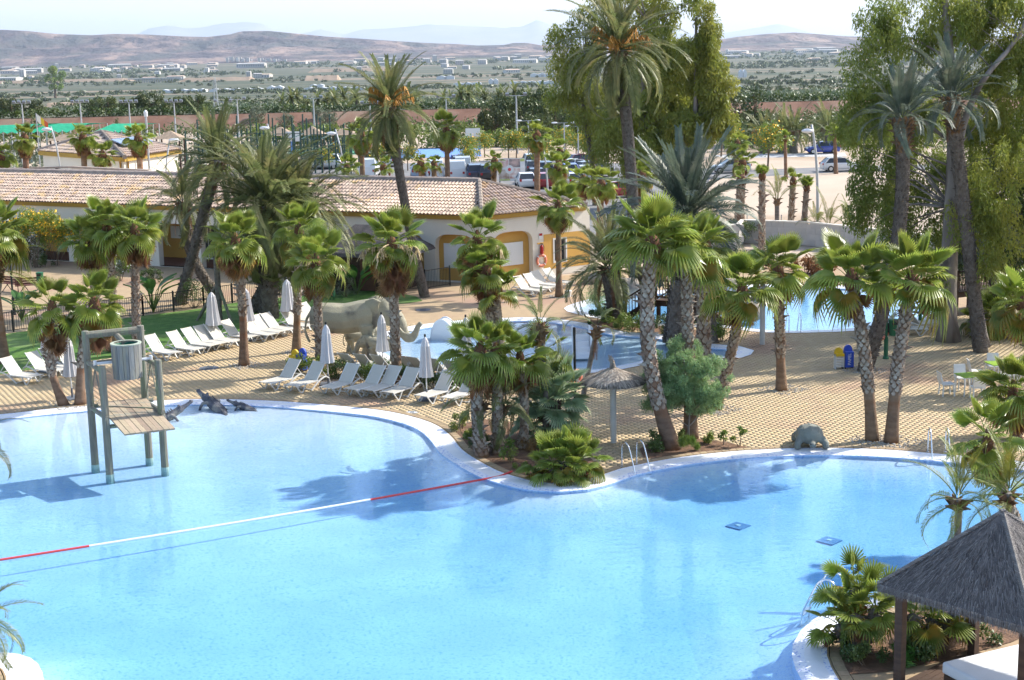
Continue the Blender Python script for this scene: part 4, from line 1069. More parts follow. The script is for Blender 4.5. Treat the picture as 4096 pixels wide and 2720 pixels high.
# ------------------------------------------------------------------ broad-leaved trees, shrubs, hedges
M['euca'] = leaf_mat('eucalyptus_leaf', (.14, .195, .032), (.20, .245, .042), trans=.45, tone=(.31, .31, .055), rand=.05)
M['euca_dark'] = leaf_mat('eucalyptus_leaf_deep', (.125, .185, .038), (.185, .24, .05), trans=.45, tone=(.29, .32, .06), rand=.05)
M['pine'] = leaf_mat('pine_leaf', (.045, .07, .022), (.075, .105, .03), trans=.1, tone=(.12, .14, .04), rand=.2)
M['olive'] = leaf_mat('olive_leaf', (.10, .13, .075), (.14, .17, .10), trans=.2, tone=(.20, .22, .14), rand=.15)
M['tamarisk'] = leaf_mat('tamarisk_leaf', (.16, .26, .11), (.22, .34, .15), trans=.45, tone=(.31, .43, .19), rand=.05)
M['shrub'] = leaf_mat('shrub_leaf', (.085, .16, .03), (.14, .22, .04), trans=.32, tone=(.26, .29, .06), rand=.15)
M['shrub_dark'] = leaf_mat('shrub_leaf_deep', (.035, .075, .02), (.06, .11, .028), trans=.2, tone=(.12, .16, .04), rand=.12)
M['cassia'] = leaf_mat('cassia_leaf', (.11, .20, .03), (.16, .26, .045), trans=.3, tone=(.26, .30, .06), rand=.12)
M['blossom_y'] = mat('blossom_yellow', (.75, .46, .03), (.66, .38, .02), 9, .7)
M['blossom_w'] = mat('blossom_white', (.75, .74, .70), rough=.7)
M['blossom_r'] = mat('blossom_red', (.55, .10, .12), (.5, .2, .2), 9, .7)
M['banana'] = leaf_mat('broad_leaf', (.05, .15, .025), (.09, .20, .04), trans=.3, rough=.35)
M['trunk_pale'] = mat('trunk_pale', (.27, .235, .205), (.17, .14, .12), 1.5, .9, bump=.4, bscale=6, stretch=(1, 1, .3), c3=(.11, .09, .075), s3=2)
M['stem'] = mat('stem', (.17, .12, .08), (.11, .08, .055), 5, .95)

def leaf_cloud(clumps, n, size, aspect=.42, hang=0.0, seed=0, shell=.55):
    """diamond leaves spread through round clumps: verts, faces, tone per face"""
    g = np.random.default_rng(seed)
    cs = np.array([c[:3] for c in clumps]); rs = np.array([c[3] if isinstance(c[3], (tuple, list)) else (c[3],) * 3 for c in clumps])
    w = np.prod(rs, 1) ** .75; w /= w.sum()
    idx = g.choice(len(clumps), n, p=w)
    d = g.normal(size=(n, 3)); d /= np.linalg.norm(d, axis=1)[:, None]
    rad = shell + (1 - shell) * g.random(n) ** .6
    rad *= np.where(g.random(n) < .25, g.random(n), 1)
    p = cs[idx] + d * rs[idx] * rad[:, None]
    ax = d * .5 + g.normal(size=(n, 3)) * .8; ax[:, 2] -= hang * 1.5
    ax /= np.linalg.norm(ax, axis=1)[:, None]
    sd = np.cross(ax, g.normal(size=(n, 3))); sd /= np.linalg.norm(sd, axis=1)[:, None]
    s = size * g.uniform(.6, 1.35, n)[:, None]
    V = np.stack([p - ax * s * .5, p + sd * s * aspect * .5, p + ax * s * .5, p - sd * s * aspect * .5], 1).reshape(-1, 3)
    ct = g.random(len(clumps)) ** 1.4
    return V, np.arange(n * 4).reshape(-1, 4), np.clip(ct[idx] * .75 + g.random(n) * .3 - .03, 0, 1)
def clumps_in(lobes, n, r0, r1, seed=0, shell=.35, zs=1.0):
    """clump centres within ellipsoid lobes (x, y, z, rx, ry, rz)"""
    r = random.Random(seed); out = []
    vol = [l[3] * l[4] * l[5] for l in lobes]
    for _ in range(n):
        l = r.choices(lobes, [v ** .8 for v in vol])[0]
        d = Vector((r.gauss(0, 1), r.gauss(0, 1), r.gauss(0, 1))).normalized() * (shell + (1 - shell) * r.random() ** .5)
        q = r.uniform(r0, r1)
        out.append((l[0] + d.x * l[3], l[1] + d.y * l[4], l[2] + d.z * l[5], (q * r.uniform(.8, 1.25), q * r.uniform(.8, 1.25), q * zs * r.uniform(.7, 1.2))))
    return out
def branches(parent, clumps, trunk_pts, rad, m, seed=0, every=3, name='trunk', n=9, minr=.012, k0=.35):
    r = random.Random(seed); mb = MB()
    mb.tube(trunk_pts, [rad * (1.35 if i == 0 else 1) * (1 - .72 * i / (len(trunk_pts) - 1)) for i in range(len(trunk_pts))], n)
    N = len(trunk_pts) - 1
    for c in clumps[::every]:
        e = Vector(c[:3]); best = min(range(int(N * k0), N + 1), key=lambda i: (trunk_pts[i] - e).length + abs(trunk_pts[i].z - e.z + (e - trunk_pts[i]).length * .5))
        s = trunk_pts[best]; L_ = (e - s).length
        mid = s.lerp(e, .5) + Vector((r.gauss(0, .06), r.gauss(0, .06), r.gauss(.08, .05))) * L_
        r0 = max(minr * 1.5, rad * .15 * min(1, L_ / 4 + .2))
        mb.tube([s, s.lerp(mid, .6), mid, e], [r0, r0 * .8, r0 * .6, minr], 5, cap=False)
    return mb.obj(name, m, parent, smooth=True)
def tree(name, label, cat, base, lobes, nclump, nleaf, leaf, m, trunk, rad, tm='trunk_pale', cr=(.6, 1.2), aspect=.4, hang=.3, seed=0, group=None, shell=.35, lshell=.45, every=3):
    root = thing(name, label, cat, base, group=group)
    euc = m.startswith('euca'); cl = clumps_in(lobes, nclump, cr[0] * (.85 if euc else 1), cr[1] * (.85 if euc else 1), seed, shell, 1.6 if euc else 1.0)
    if euc: hang += .6; aspect *= .75
    V, F, t = leaf_cloud(cl, nleaf, leaf, aspect, hang, seed, lshell)
    link('crown', np_mesh('crown', V, F, M[m], t), root)
    tp = smooth_line([Vector(p) for p in trunk], .8)
    branches(root, cl, tp, rad, M[tm], seed, every)
    return root
def rel(base, y, px):                     # offset from base of the point seen at px at depth base.y + y
    return D(px, base.y + y) - base
# group of eucalyptus behind the tallest date palm
b = Vector((10.8, 124, 0))
def eg(x, y, rx, rz, dy=0, ry=None):
    v = rel(b, dy, O(x, y)); k = 1.73486 / FPX * (b.y + dy)
    return (v.x, v.y, v.z, rx * k, (ry or rx) * k, rz * k)
tree('eucalyptus_tree', 'large yellow-green eucalyptus tree behind the tallest date palm', 'tree', b,
     [eg(1500, 60, 75, 80), eg(1540, 180, 85, 90), eg(1480, 270, 90, 80), eg(1420, 330, 60, 70, -2), eg(1500, 370, 85, 50, -2), eg(1570, 300, 75, 70), eg(1590, -30, 50, 60), eg(1450, -40, 60, 60)], 260, 68000, .33, 'euca',
     [(0, 0, 0), (.3, 0, 3), (.1, 0, 7), (.3, 0, 12), (.5, 0, 15)], .38, cr=(.55, 1.2), seed=3, hang=.35, every=8)
b2 = Vector((14.6, 121, 0))
def eg2(x, y, rx, rz, dy=0):
    v = rel(b2, dy, O(x, y)); k = 1.73486 / FPX * (b2.y + dy); return (v.x, v.y, v.z, rx * k, rx * k, rz * k)
tree('eucalyptus_tree', 'pointed lobed eucalyptus at the right of the group behind the tallest date palm', 'tree', b2,
     [eg2(1625, 60, 26, 60), eg2(1635, 130, 35, 60), eg2(1650, 200, 38, 50), eg2(1640, 265, 48, 55), eg2(1580, 300, 50, 50), eg2(1600, 160, 38, 70), eg2(1665, 285, 25, 30)], 140, 38000, .31, 'euca',
     [(0, 0, 0), (.1, 0, 4), (.3, 0, 9), (.3, 0, 15)], .3, cr=(.5, 1.0), seed=5, hang=.3)
b3 = Vector((7.3, 126, 0))
def eg3(x, y, rx, rz, dy=0):
    v = rel(b3, dy, O(x, y)); k = 1.73486 / FPX * (b3.y + dy); return (v.x, v.y, v.z, rx * k, rx * k, rz * k)
tree('eucalyptus_tree', 'sparse eucalyptus at the left of the group, valley showing through its gaps', 'tree', b3,
     [eg3(1285, 120, 26, 60), eg3(1300, 190, 38, 60), eg3(1340, 100, 45, 60), eg3(1390, 40, 50, 60), eg3(1335, 250, 40, 40), eg3(1360, 200, 45, 45), eg3(1390, 330, 45, 60)], 105, 24000, .29, 'euca',
     [(0, 0, 0), (-.4, 0, 4), (-1.0, 0, 8), (-.9, 0, 12)], .3, cr=(.5, 1.15), seed=8, hang=.4)
# big trees at the right picture edge
b4 = G(O(2187, 786))
def er(x, y, rx, rz, dy=0, B=b4, ry=None):
    v = rel(B, dy, O(x, y)); k = 1.73486 / FPX * (B.y + dy); return (v.x, v.y, v.z, rx * k, (ry or rx) * k, rz * k)
tree('eucalyptus_tree', 'huge eucalyptus with wide pale trunk and dark crown at the right edge of the deck', 'tree', b4,
     [er(2030, 60, 70, 70, 2), er(2010, 190, 60, 80, 2), er(1990, 300, 60, 75, 2), er(2020, 420, 60, 90, 3), er(2090, 480, 70, 110, 4), er(2160, 560, 50, 70, 4), er(2110, 60, 80, 90, 3), er(2100, 300, 70, 90, 4), er(2210, 420, 70, 100, 4), er(2165, 662, 30, 35, 0), er(1985, 470, 32, 60, 3)], 270, 60000, .185, 'euca_dark',
     [(0, 0, 0), (-.1, 0, 2.2), (.0, .2, 5), (.1, .6, 8.5), (-.1, 1.2, 13), (-.5, 1.8, 17)], .42, cr=(.33, .72), seed=12, hang=.35, aspect=.38, every=11)
b5 = G(O(2268, 800))
tree('eucalyptus_tree', 'leaning eucalyptus with bright yellow-green crown in the top right corner', 'tree', b5,
     [er(2230, 40, 80, 80, 3, b5), er(2320, 60, 80, 90, 3, b5), er(2260, 150, 70, 70, 3, b5), er(2340, 200, 70, 90, 3, b5), er(2250, 500, 60, 90, 0, b5), er(2320, 420, 70, 100, -1, b5), er(2300, 560, 60, 80, -1, b5), er(2290, 290, 70, 70, 4, b5), er(2380, 330, 50, 90, 3, b5), er(2420, 100, 60, 120, 3, b5)], 240, 58000, .18, 'euca',
     [(0, 0, 0), (-.4, .2, 2.5), (-.9, .5, 5.5), (-1.1, .8, 8.5), (-.2, 1.2, 11), (1.6, 2, 13), (3.0, 3, 15.5)], .24, cr=(.33, .72), seed=14, hang=.3, aspect=.38, every=10)
b6 = Vector((23.8, 71, 0))
tree('broadleaf_tree', 'dense dark tree behind the boardwalk at the right picture edge', 'tree', b6,
     [er(2310, 430, 80, 80, 0, b6), er(2330, 560, 70, 70, 0, b6), er(2240, 560, 55, 75, 1, b6), er(2390, 480, 60, 120, 0, b6), er(2290, 330, 60, 60, 1, b6)], 150, 24000, .2, 'shrub_dark',
     [(0, 0, 0), (0, 0, 3), (-.3, 0, 7), (0, 0, 10)], .22, cr=(.45, .9), seed=16, hang=.2, every=8)
b8 = Vector((30.5, 71.5, 0))
tree('eucalyptus_tree', 'eucalyptus standing just beyond the right picture edge, shading the terrace', 'tree', b8,
     [(-2, 0, 8, 3.6, 3.2, 2.6), (-4, -1, 11, 3.2, 3, 3), (1, 1, 10, 4, 4, 3.5), (-1, -3, 6.5, 3, 3, 2), (3, -2, 7.5, 3.5, 3, 2.6)], 130, 26000, .2, 'euca_dark',
     [(0, 0, 0), (-.2, 0, 3), (-.6, 0, 7), (-1, 0, 11)], .3, cr=(.5, 1.0), seed=18)
tree('eucalyptus_tree', 'low spreading tree beyond the right picture edge near the green tables', 'tree', Vector((26.2, 63.5, 0)),
     [(0, 0, 7.0, 3.6, 3, 1.8), (-2, -.5, 8.2, 2.5, 2.5, 1.5), (2, 1, 8.6, 3.4, 3, 1.8), (0, 2.5, 9.5, 3, 3, 1.6), (3, -3, 7.5, 3, 3, 1.6)], 120, 24000, .2, 'euca_dark',
     [(0, 0, 0), (-.1, 0, 2), (-.4, 0, 7)], .24, cr=(.4, .8), seed=19, every=8)
# tamarisk in the second bed
b7 = G(C(2, 2, 1625, 935))
def et(x, y, rx, rz, dy=0):
    v = rel(b7, dy, C(2, 2, x, y)); k = 1.6 / 2.3057 / FPX * b7.y * 1.04; return (v.x, v.y, v.z, rx * k, rx * k, rz * k)
tree('tamarisk', 'feathery blue-green tamarisk bush on a thin stem beside the steel pool ladder', 'shrub', b7,
     [et(1600, 170, 170, 110), et(1500, 320, 190, 130), et(1720, 330, 210, 150), et(1420, 480, 150, 120), et(1600, 500, 190, 130), et(1780, 540, 140, 110), et(1600, 610, 120, 60), et(1350, 400, 120, 90)], 210, 56000, .12, 'tamarisk',
     [(0, 0, 0), (.02, 0, .5), (.05, 0, .95), (0, 0, 1.5)], .045, 'trunk_pale', cr=(.12, .30), aspect=.16, hang=-.45, seed=21, lshell=.25, every=4)

def bush(label, base, w, h, d=None, m='shrub', n=900, leaf=.09, flowers=None, nf=0, seed=0, name='shrub', cat='shrub', group=None, hang=0.0, lift=.0, aspect=.5, fs=.06, clumps=None, stems=True, aniso=0.0):
    b = base if isinstance(base, Vector) else G(base); d = d or w * .8; r = random.Random(seed + 77)
    root = thing(name, label, cat, b, group=group)
    cl = []
    for i in range(clumps or max(5, int(w * h * 9))):
        a = r.uniform(0, 6.28); q = math.sqrt(r.random()); z = r.uniform(.15, .95) ** .8
        e = math.sqrt(max(.08, 1 - (z - .35) ** 2 * 1.6))
        cl.append((math.cos(a) * q * w / 2 * e, math.sin(a) * q * d / 2 * e, lift + z * h * .9, r.uniform(.14, .26) * min(w, h + .3)))
    V, F, t = leaf_cloud(cl, n, leaf, aspect, hang, seed, .3)
    V[:, 2] = np.maximum(V[:, 2], .01)
    link('foliage', np_mesh('foliage', V, F, M[m], t), root)
    if stems:
        mb = MB()
        for c in cl[::3]: mb.tube([(c[0] * .15, c[1] * .15, 0), (c[0] * .5, c[1] * .5, c[2] * .55), c[:3]], [.02, .014, .006], 4, cap=False)
        mb.obj('stems', M['stem'], root)
    if flowers:
        g = np.random.default_rng(seed + 5)
        top = [c for c in cl if c[2] > lift + h * .35]
        V, F, t = leaf_cloud(top, nf, fs, .9, 0, seed + 9, .85)
        link('blossoms', np_mesh('blossoms', V, F, M[flowers]), root)
    return root
# in the main bed and round it
Z7 = lambda x, y: Z(1700, 1500, 2.951, x, y)
bush('yellow-green shrub at the left rim of the main planting bed', Z7(440, 640), 1.1, .55, m='shrub', n=1300, leaf=.07, seed=1)
bush('low leafy shrub along the pool rim of the main planting bed', Z7(520, 780), 1.0, .5, m='shrub', n=1200, leaf=.07, seed=2)
bush('dark spiky shrub at the pool rim, under the left trunk of the main bed', Z7(650, 930), .9, .6, m='shrub_dark', n=1000, leaf=.12, aspect=.2, seed=3)
bush('thin bright upright shrub in the main bed before the red soil', Z7(1020, 1040), .75, .75, m='shrub', n=600, leaf=.08, seed=4)
bush('small pale creeping shrub on the red soil of the main bed', Z7(1110, 1130), .9, .22, m='shrub', n=600, leaf=.06, seed=5)
bush('small dark round shrub on the red soil of the main bed', Z7(1280, 1180), .42, .38, m='shrub_dark', n=500, leaf=.06, seed=6)
bush('dry brown tuft between the palms of the main bed', Z7(1270, 880), .9, .5, m='fan_dry', n=500, leaf=.16, aspect=.1, seed=7)
bush('pink flowering low shrub behind the bright clumping palm', Z7(1400, 880), .6, .35, m='shrub_dark', n=400, leaf=.06, flowers='blossom_r', nf=40, seed=8, fs=.04)
c2 = lambda x, y: C(2, 2, x, y)
bush('dark glossy shrub with dry twigs beside the steel ladder', c2(1290, 1020), .95, .8, m='shrub_dark', n=900, leaf=.09, seed=9)
bush('bright shrub peeping between the two palm trunks of the small bed', c2(1560, 960), .5, .55, m='shrub', n=400, leaf=.08, seed=10)
bush('fine grassy green tuft at the foot of the tamarisk', c2(1640, 1040), .75, .5, m='cassia', n=1600, leaf=.22, aspect=.06, hang=-.9, seed=11, stems=False, cat='grass tuft', name='grass_tuft')
bush('sparse shrub left of the thin twigs in the small bed', c2(1810, 960), .55, .42, m='shrub', n=350, leaf=.09, seed=12)
bush('thin sparse shrub in the middle of the small bed', c2(1950, 970), .5, .6, m='shrub', n=170, leaf=.1, seed=13)
bush('sparse upright shrub at the right end of the small bed', c2(2100, 985), .45, .75, m='shrub', n=220, leaf=.1, seed=14)
# hedge between the two lounger rows
hx_ = [(395, 300), (520, 315), (690, 345), (800, 360), (960, 385), (1110, 400), (1190, 300), (1380, 420), (1510, 440), (1650, 460), (1790, 470), (1900, 480), (2000, 470)]
hd = ['leftmost glossy shrub of the hedge, beside the recycling bins', 'glossy hedge shrub left of the palm before the elephant', 'yellowing hedge shrub right of the first closed parasol', 'hedge shrub with dry twigs behind the third front lounger',
      'hedge shrub behind the fourth front lounger', 'small hedge shrub at the fifth front lounger', 'upright hedge shrub left of the elephant-head palm', 'hedge shrub right of the elephant-head palm', 'low hedge shrub left of the middle parasol pole',
      'dry sparse hedge shrub right of the middle parasol pole', 'dark hedge shrub behind the seventh front lounger', 'dark hedge shrub behind the last front lounger', 'last hedge shrub at the palm trio']
for i, (x, y) in enumerate(hx_):
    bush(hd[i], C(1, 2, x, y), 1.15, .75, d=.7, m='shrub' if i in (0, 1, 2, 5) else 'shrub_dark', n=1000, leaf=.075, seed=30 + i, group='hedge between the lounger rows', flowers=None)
# bed between kids' pool and bridge
Z2 = lambda x, y: Z(2200, 1000, 2.613, x, y)
for i, (x, y, w, h, m, l) in enumerate(((480, 800, .9, .8, 'shrub_dark', 'dark shrub at the left tip of the bridge bed'), (600, 770, 1.2, .7, 'shrub', 'bright green shrub under the thick date palm'), (720, 830, 1.2, .7, 'shrub', 'light green shrub at the shore of the small pool'),
    (860, 850, 1.6, .9, 'shrub', 'wide leafy shrub in front of the bridge steps'), (1000, 870, 1.2, .7, 'shrub', 'yellow-green shrub before the straight palm trunk'), (1190, 880, 1.3, 1.0, 'shrub_dark', 'dark green shrub between the palm trunks at the bridge'),
    (1640, 950, 1.2, 1.3, 'shrub', 'loose shrub at the right end of the bridge bed'), (1800, 960, 1.3, 1.0, 'shrub', 'sparse light shrub right of the grey trunk by the bridge'))):
    bush(l, Z2(x, y), w, h, m=m, n=1300, leaf=.09, seed=60 + i)
bush('soft blue-green tamarisk bush left of the bridge at the pool tip', Z2(540, 640), 1.7, 1.5, m='tamarisk', n=5000, leaf=.1, aspect=.16, hang=-.3, seed=70)
mbk = thing('tree_stump', 'grey bare palm trunk right of the bridge', 'tree trunk', G(Z2(1700, 965)), group=None)
pth = trunk_path((0, 0, -.02), rel(G(Z2(1700, 965)), 0, Z2(1655, 400))); MB().tube(pth, [.21] * len(pth), 10).obj('trunk', M['bark_grey'], mbk, smooth=True); boots(pth, [.2] * len(pth), .02, .98, .2, mbk, M['boot_dark'], seed=4)
mbk = thing('tree_stump', 'dark shaggy palm trunk left of the thick pale trunk at the bridge', 'tree trunk', G(Z2(1270, 1000)))
pth = trunk_path((0, 0, -.02), rel(G(Z2(1270, 1000)), 0, Z2(1330, 330))); MB().tube(pth, [.26] * len(pth), 10).obj('trunk', M['bark_grey'], mbk, smooth=True); boots(pth, [.25] * len(pth), .02, .98, .24, mbk, M['boot_dark'], seed=5)
mbk = thing('tree_stump', 'slim ringed palm trunk behind the bridge steps', 'tree trunk', G(Z2(1020, 770)))
pth = trunk_path((0, 0, -.02), rel(G(Z2(1020, 770)), 0, Z2(960, 180))); MB().tube(pth, [.2] * len(pth), 10).obj('trunk', M['bark_grey'], mbk, smooth=True); boots(pth, [.19] * len(pth), .02, .98, .11, mbk, M['boot_dark'], seed=6)
# cabana bed
c3_ = lambda x, y: C(3, 3, x, y)
bush('glossy green shrub at the pool side of the cabana bed', c3_(760, 1300), 1.1, .55, m='shrub', n=1500, leaf=.07, seed=81)
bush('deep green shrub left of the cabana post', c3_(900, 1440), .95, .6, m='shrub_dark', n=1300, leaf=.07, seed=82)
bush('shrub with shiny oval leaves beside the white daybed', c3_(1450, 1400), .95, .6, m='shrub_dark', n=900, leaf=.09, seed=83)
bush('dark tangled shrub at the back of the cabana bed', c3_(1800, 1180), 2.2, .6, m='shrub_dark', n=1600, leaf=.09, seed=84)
bush('low broad palm-like plant at the foot of the cabana post', c3_(1260, 1430), .7, .5, m='banana', n=300, leaf=.25, aspect=.15, seed=85)
# lawn edge, plaza and hall planting
c01 = lambda x, y: C(0, 1, x, y)
bush('yellow flowering cassia tree before the left wing of the hall', c01(330, 900), 4.4, 1.9, d=3, m='cassia', n=7000, leaf=.16, aspect=.3, flowers='blossom_y', nf=700, seed=90, name='cassia_tree', cat='tree', lift=1.9, clumps=34, fs=.12)
bush('lower yellow blossoming cassia bush beside the shaded palms', c01(520, 880), 2.9, 1.7, d=2.2, m='cassia', n=4200, leaf=.15, aspect=.3, flowers='blossom_y', nf=700, seed=91, name='cassia_tree', cat='tree', lift=1.1, clumps=22, fs=.12)
bush('cassia branch with few flowers left of the bent date palm', c01(1350, 900), 2.6, 2.0, d=2, m='cassia', n=2600, leaf=.16, aspect=.3, flowers='blossom_y', nf=200, seed=92, name='cassia_tree', cat='tree', lift=1.6, clumps=16, fs=.1)
bush('yellow blossoming cassia at the left picture edge', c01(20, 760), 2.6, 2.0, d=2, m='cassia', n=3000, leaf=.15, aspect=.3, flowers='blossom_y', nf=320, seed=93, name='cassia_tree', cat='tree', lift=1.5, clumps=18, fs=.1)
bush('white flowering oleander in front of the porch at left', c01(270, 830), 2.6, 1.7, m='shrub_dark', n=3200, leaf=.15, aspect=.25, flowers='blossom_w', nf=420, seed=94, name='oleander', fs=.11)
bush('white flowering oleander behind the tall lawn palm', c01(1110, 1020), 1.5, 1.6, m='shrub_dark', n=2000, leaf=.14, aspect=.25, flowers='blossom_w', nf=110, seed=95, name='oleander', fs=.1)
bush('dark round shrub in the paved strip beside the porch column', c01(1420, 1040), 1.3, .9, m='shrub_dark', n=1100, leaf=.1, seed=96)
bush('small dark shrub left in the paved strip beside the porch', c01(1310, 1030), .9, .6, m='shrub_dark', n=600, leaf=.1, seed=97)
bush('dark low shrub in the shade by the left porch columns', c01(420, 890), 1.6, .8, m='shrub_dark', n=1100, leaf=.1, seed=98)
bush('oleander with thin dark leaves behind the lawn fence', c01(1790, 1270), 1.9, 1.55, m='shrub_dark', n=1000, leaf=.15, aspect=.25, seed=99, name='oleander')
bush('dark drooping shrub behind the lawn near the thick date trunk', C(1, 1, 230, 1230), 1.5, 1.3, m='shrub_dark', n=1500, leaf=.2, aspect=.12, seed=101)
bush('dry tan shrub with thin leaves beside the timber hut', C(1, 1, 830, 1170), 1.1, 1.3, m='olive', n=800, leaf=.16, aspect=.15, seed=102)
def broad_plant(label, base, n, s, seed, name='broad_leaf_plant', h=1.0):
    r = random.Random(seed); b = G(base); root = thing(name, label, 'plant', b)
    for i in range(n):
        az = i * 2.4 + r.uniform(-.3, .3); st = s * r.uniform(.7, 1.0) * h; lean = r.uniform(.15, .5)
        top = Vector((math.cos(az) * lean * s, math.sin(az) * lean * s, st))
        MB().tube([(0, 0, 0), top * .5 + Vector((0, 0, .05)), top], [.035 * s, .03 * s, .018 * s], 5).obj('stalk', M['shrub'], root)
        mb = MB(); d = Vector((math.cos(az) * (lean + .35), math.sin(az) * (lean + .35), .8)).normalized(); sd = d.cross(Vector((0, 0, 1))).normalized(); K = 6; vs = []
        for k in range(K + 1):
            t = k / K; w = .21 * s * math.sin(math.pi * min(1, t * .92 + .06)) ** .7
            p = top + d * t * .85 * s + Vector((math.cos(az), math.sin(az), -.5)) * t * t * .3 * s
            vs += [p + sd * w + Vector((0, 0, .05 * s)), p, p - sd * w + Vector((0, 0, .05 * s))]
        mb.add(vs, [(3 * k + j, 3 * k + j + 1, 3 * k + j + 4, 3 * k + j + 3) for k in range(K) for j in (0, 1)]); mb.obj('leaf', M['banana'], root)
    return root
broad_plant('bird of paradise plant with big paddle leaves at the lawn fence', c01(1415, 1310), 9, 1.25, 1)
broad_plant('light green broad-leaved plant at the fence by the lamp post', c01(205, 1395), 8, 1.0, 2)
broad_plant('shiny bright broad-leaved plant beside the hut behind the elephant', C(1, 1, 930, 1150), 10, 1.1, 3, h=.9)
# --- hedges and trees of the far yard and embankment
bush_f = lambda label, base, w, h, **k: bush(label, base, w, h, stems=False, **k)
FARB = {}
def proto_tree(kind):
    """a mid-distance tree as meshes shared by its copies: crown, trunk"""
    if kind in FARB: return FARB[kind]
    sd = len(FARB) + 300
    if kind == 'pine': lob, n, lf, m, tr, hg = [(0, 0, 2.6, 2.2, 2.2, 1.4), (1.2, 0, 2.1, 1.5, 1.5, 1.1), (-1.3, .2, 2.2, 1.4, 1.4, 1.1)], 3000, .32, 'pine', .16, 0
    if kind == 'cypress': lob, n, lf, m, tr, hg = [(0, 0, 1.4, .9, .9, 1.2), (0, 0, 3.0, .6, .6, 1.4), (0, 0, 4.3, .25, .25, .8)], 1500, .28, 'pine', .12, -.6
    if kind == 'olive': lob, n, lf, m, tr, hg = [(0, 0, 1.7, 1.5, 1.5, 1.1), (.7, 0, 2.2, 1.0, 1.0, .8)], 1800, .26, 'olive', .15, 0
    if kind == 'yellow': lob, n, lf, m, tr, hg = [(0, 0, 3.4, 1.9, 1.9, 1.6), (.6, 0, 5.2, 1.5, 1.5, 1.4), (-.9, 0, 4.4, 1.2, 1.2, 1.2), (1.5, 0, 3.8, 1, 1, 1)], 3200, .32, 'cassia', .22, .3
    if kind == 'cassia': lob, n, lf, m, tr, hg = [(0, 0, 1.9, 1.1, 1.1, .8), (.6, 0, 2.3, .7, .7, .5)], 1500, .2, 'cassia', .06, 0
    cl = clumps_in(lob, 26, .35, .8, sd, .5)
    V, F, t = leaf_cloud(cl, n, lf, .5, hg, sd, .5)
    crown = np_mesh('crown', V, F, M[m], t)
    mb = MB(); mb.tube([(0, 0, 0), (.05, 0, lob[0][2] * .6), (0, 0, lob[0][2] * 1.1)], [tr * 1.3, tr, tr * .5], 7)
    for c in cl[::5]: mb.tube([(0, 0, lob[0][2] * .6), c[:3]], [tr * .45, .03], 4, cap=False)
    ex = None
    if kind == 'cassia':
        V, F, t = leaf_cloud([c for c in cl if c[2] > 1.7], 330, .15, .9, 0, sd, .9); ex = np_mesh('blossoms', V, F, M['blossom_y'])
    FARB[kind] = (crown, mb.mesh('trunk', M['stem']), ex)
    return FARB[kind]
def far_tree(kind, label, p, s=1.0, name=None, group=None, rz=0.0, sq=(1, 1, 1)):
    cr, tk, ex = proto_tree(kind)
    root = thing(name or kind + '_tree', label, 'tree', p, rz, group); root.scale = (s * sq[0], s * sq[1], s * sq[2])
    link('crown', cr, root); link('trunk', tk, root)
    if ex: link('blossoms', ex, root)
    return root
c00 = lambda x, y: C(0, 0, x, y); c10 = lambda x, y: C(1, 0, x, y); c20 = lambda x, y: C(2, 0, x, y); c30 = lambda x, y: C(3, 0, x, y)
EY = 274.5
pl = [(105, 935, 1.7, 'leftmost dark pine above the embankment hedge'), (310, 950, 1.45, 'second dark pine from the left above the hedge'), (860, 940, 1.5, 'left half of the wide pine clump above the hedge'), (1000, 945, 1.6, 'right half of the wide pine clump above the hedge'), (1190, 930, 1.5, 'pale pine between the two sports floodlights'),
      (1380, 920, 1.9, 'tallest pine above the hedge'), (1500, 960, 1.2, 'small pine right of the tallest pine'), (1650, 930, 1.5, 'grey-green pine behind the fourth floodlight'), (1830, 930, 1.6, 'dark pine left of the lattice mast'), (1790, 990, 1.0, 'short yellow-green pine at the hedge')]
for i, (x, y, s, l) in enumerate(pl):
    p = D(c00(x, 1010), EY + (i % 3) * 2); far_tree('pine', l, (p.x, p.y, terrain(p.x, p.y)), s * .55, 'pine_tree', 'pines above the embankment hedge', i * 1.3)
p = T(c00(512, 905)); far_tree('yellow', 'tall yellow-green eucalyptus alone on the plain at left', p, p.y / 320 * .95, 'eucalyptus_tree')
for i, (x, y, s, l) in enumerate(((228, 1135, .75, 'slim cypress left of the taller cypress at the bank foot'), (305, 1135, 1.05, 'taller cypress at the foot of the bank at left'), (340, 1140, .7, 'bushy cypress right of the taller cypress'), (1085, 1180, .75, 'small cypress at the foot of the bank behind the pavilion'))):
    p = G(c00(x, y + 60)); far_tree('cypress', l, D(c00(x, y + 30), 240).xy.to_3d(), s * .95, 'cypress_tree')
# dark green wood right of the sports court
wd = [(2190, 1330, 1.5, 'dark feathery tree left in the wood behind the basketball hoop'), (2290, 1320, 1.9, 'tall dark feathery tree behind the basketball hoop'), (2130, 1340, 1.2, 'small dark tree beside the blue court')]
for i, (x, y, s, l) in enumerate(wd):
    p = D(c10(x, y), 214 + i * 4); far_tree('pine', l, (p.x, p.y, 0), s * .62, 'tree', 'dark wood beyond the sports courts', i, (1, 1, 1.35))
for i, (x, s, dy, l) in enumerate(((60, 1.5, 224, 'rounded dark tree left of the twin street lamps'), (170, 1.7, 232, 'rounded green tree behind the street lamps'), (290, 1.6, 226, 'green tree above the bright fan palm of the parking lot'), (400, 1.4, 215, 'dark tree behind the middle street lamp'), (500, 1.5, 222, 'dark tree at the left foot of the eucalyptus group'), (620, 1.3, 210, 'low tree under the sparse eucalyptus'), (240, 1.1, 200, 'low tree at the back of the parking lot'))):
    p = D(c20(x, 1300), dy); far_tree('pine', l, (p.x, p.y, 0), s * .8, 'tree', 'dark wood beyond the sports courts', i * 2, (1, 1, 1.3))
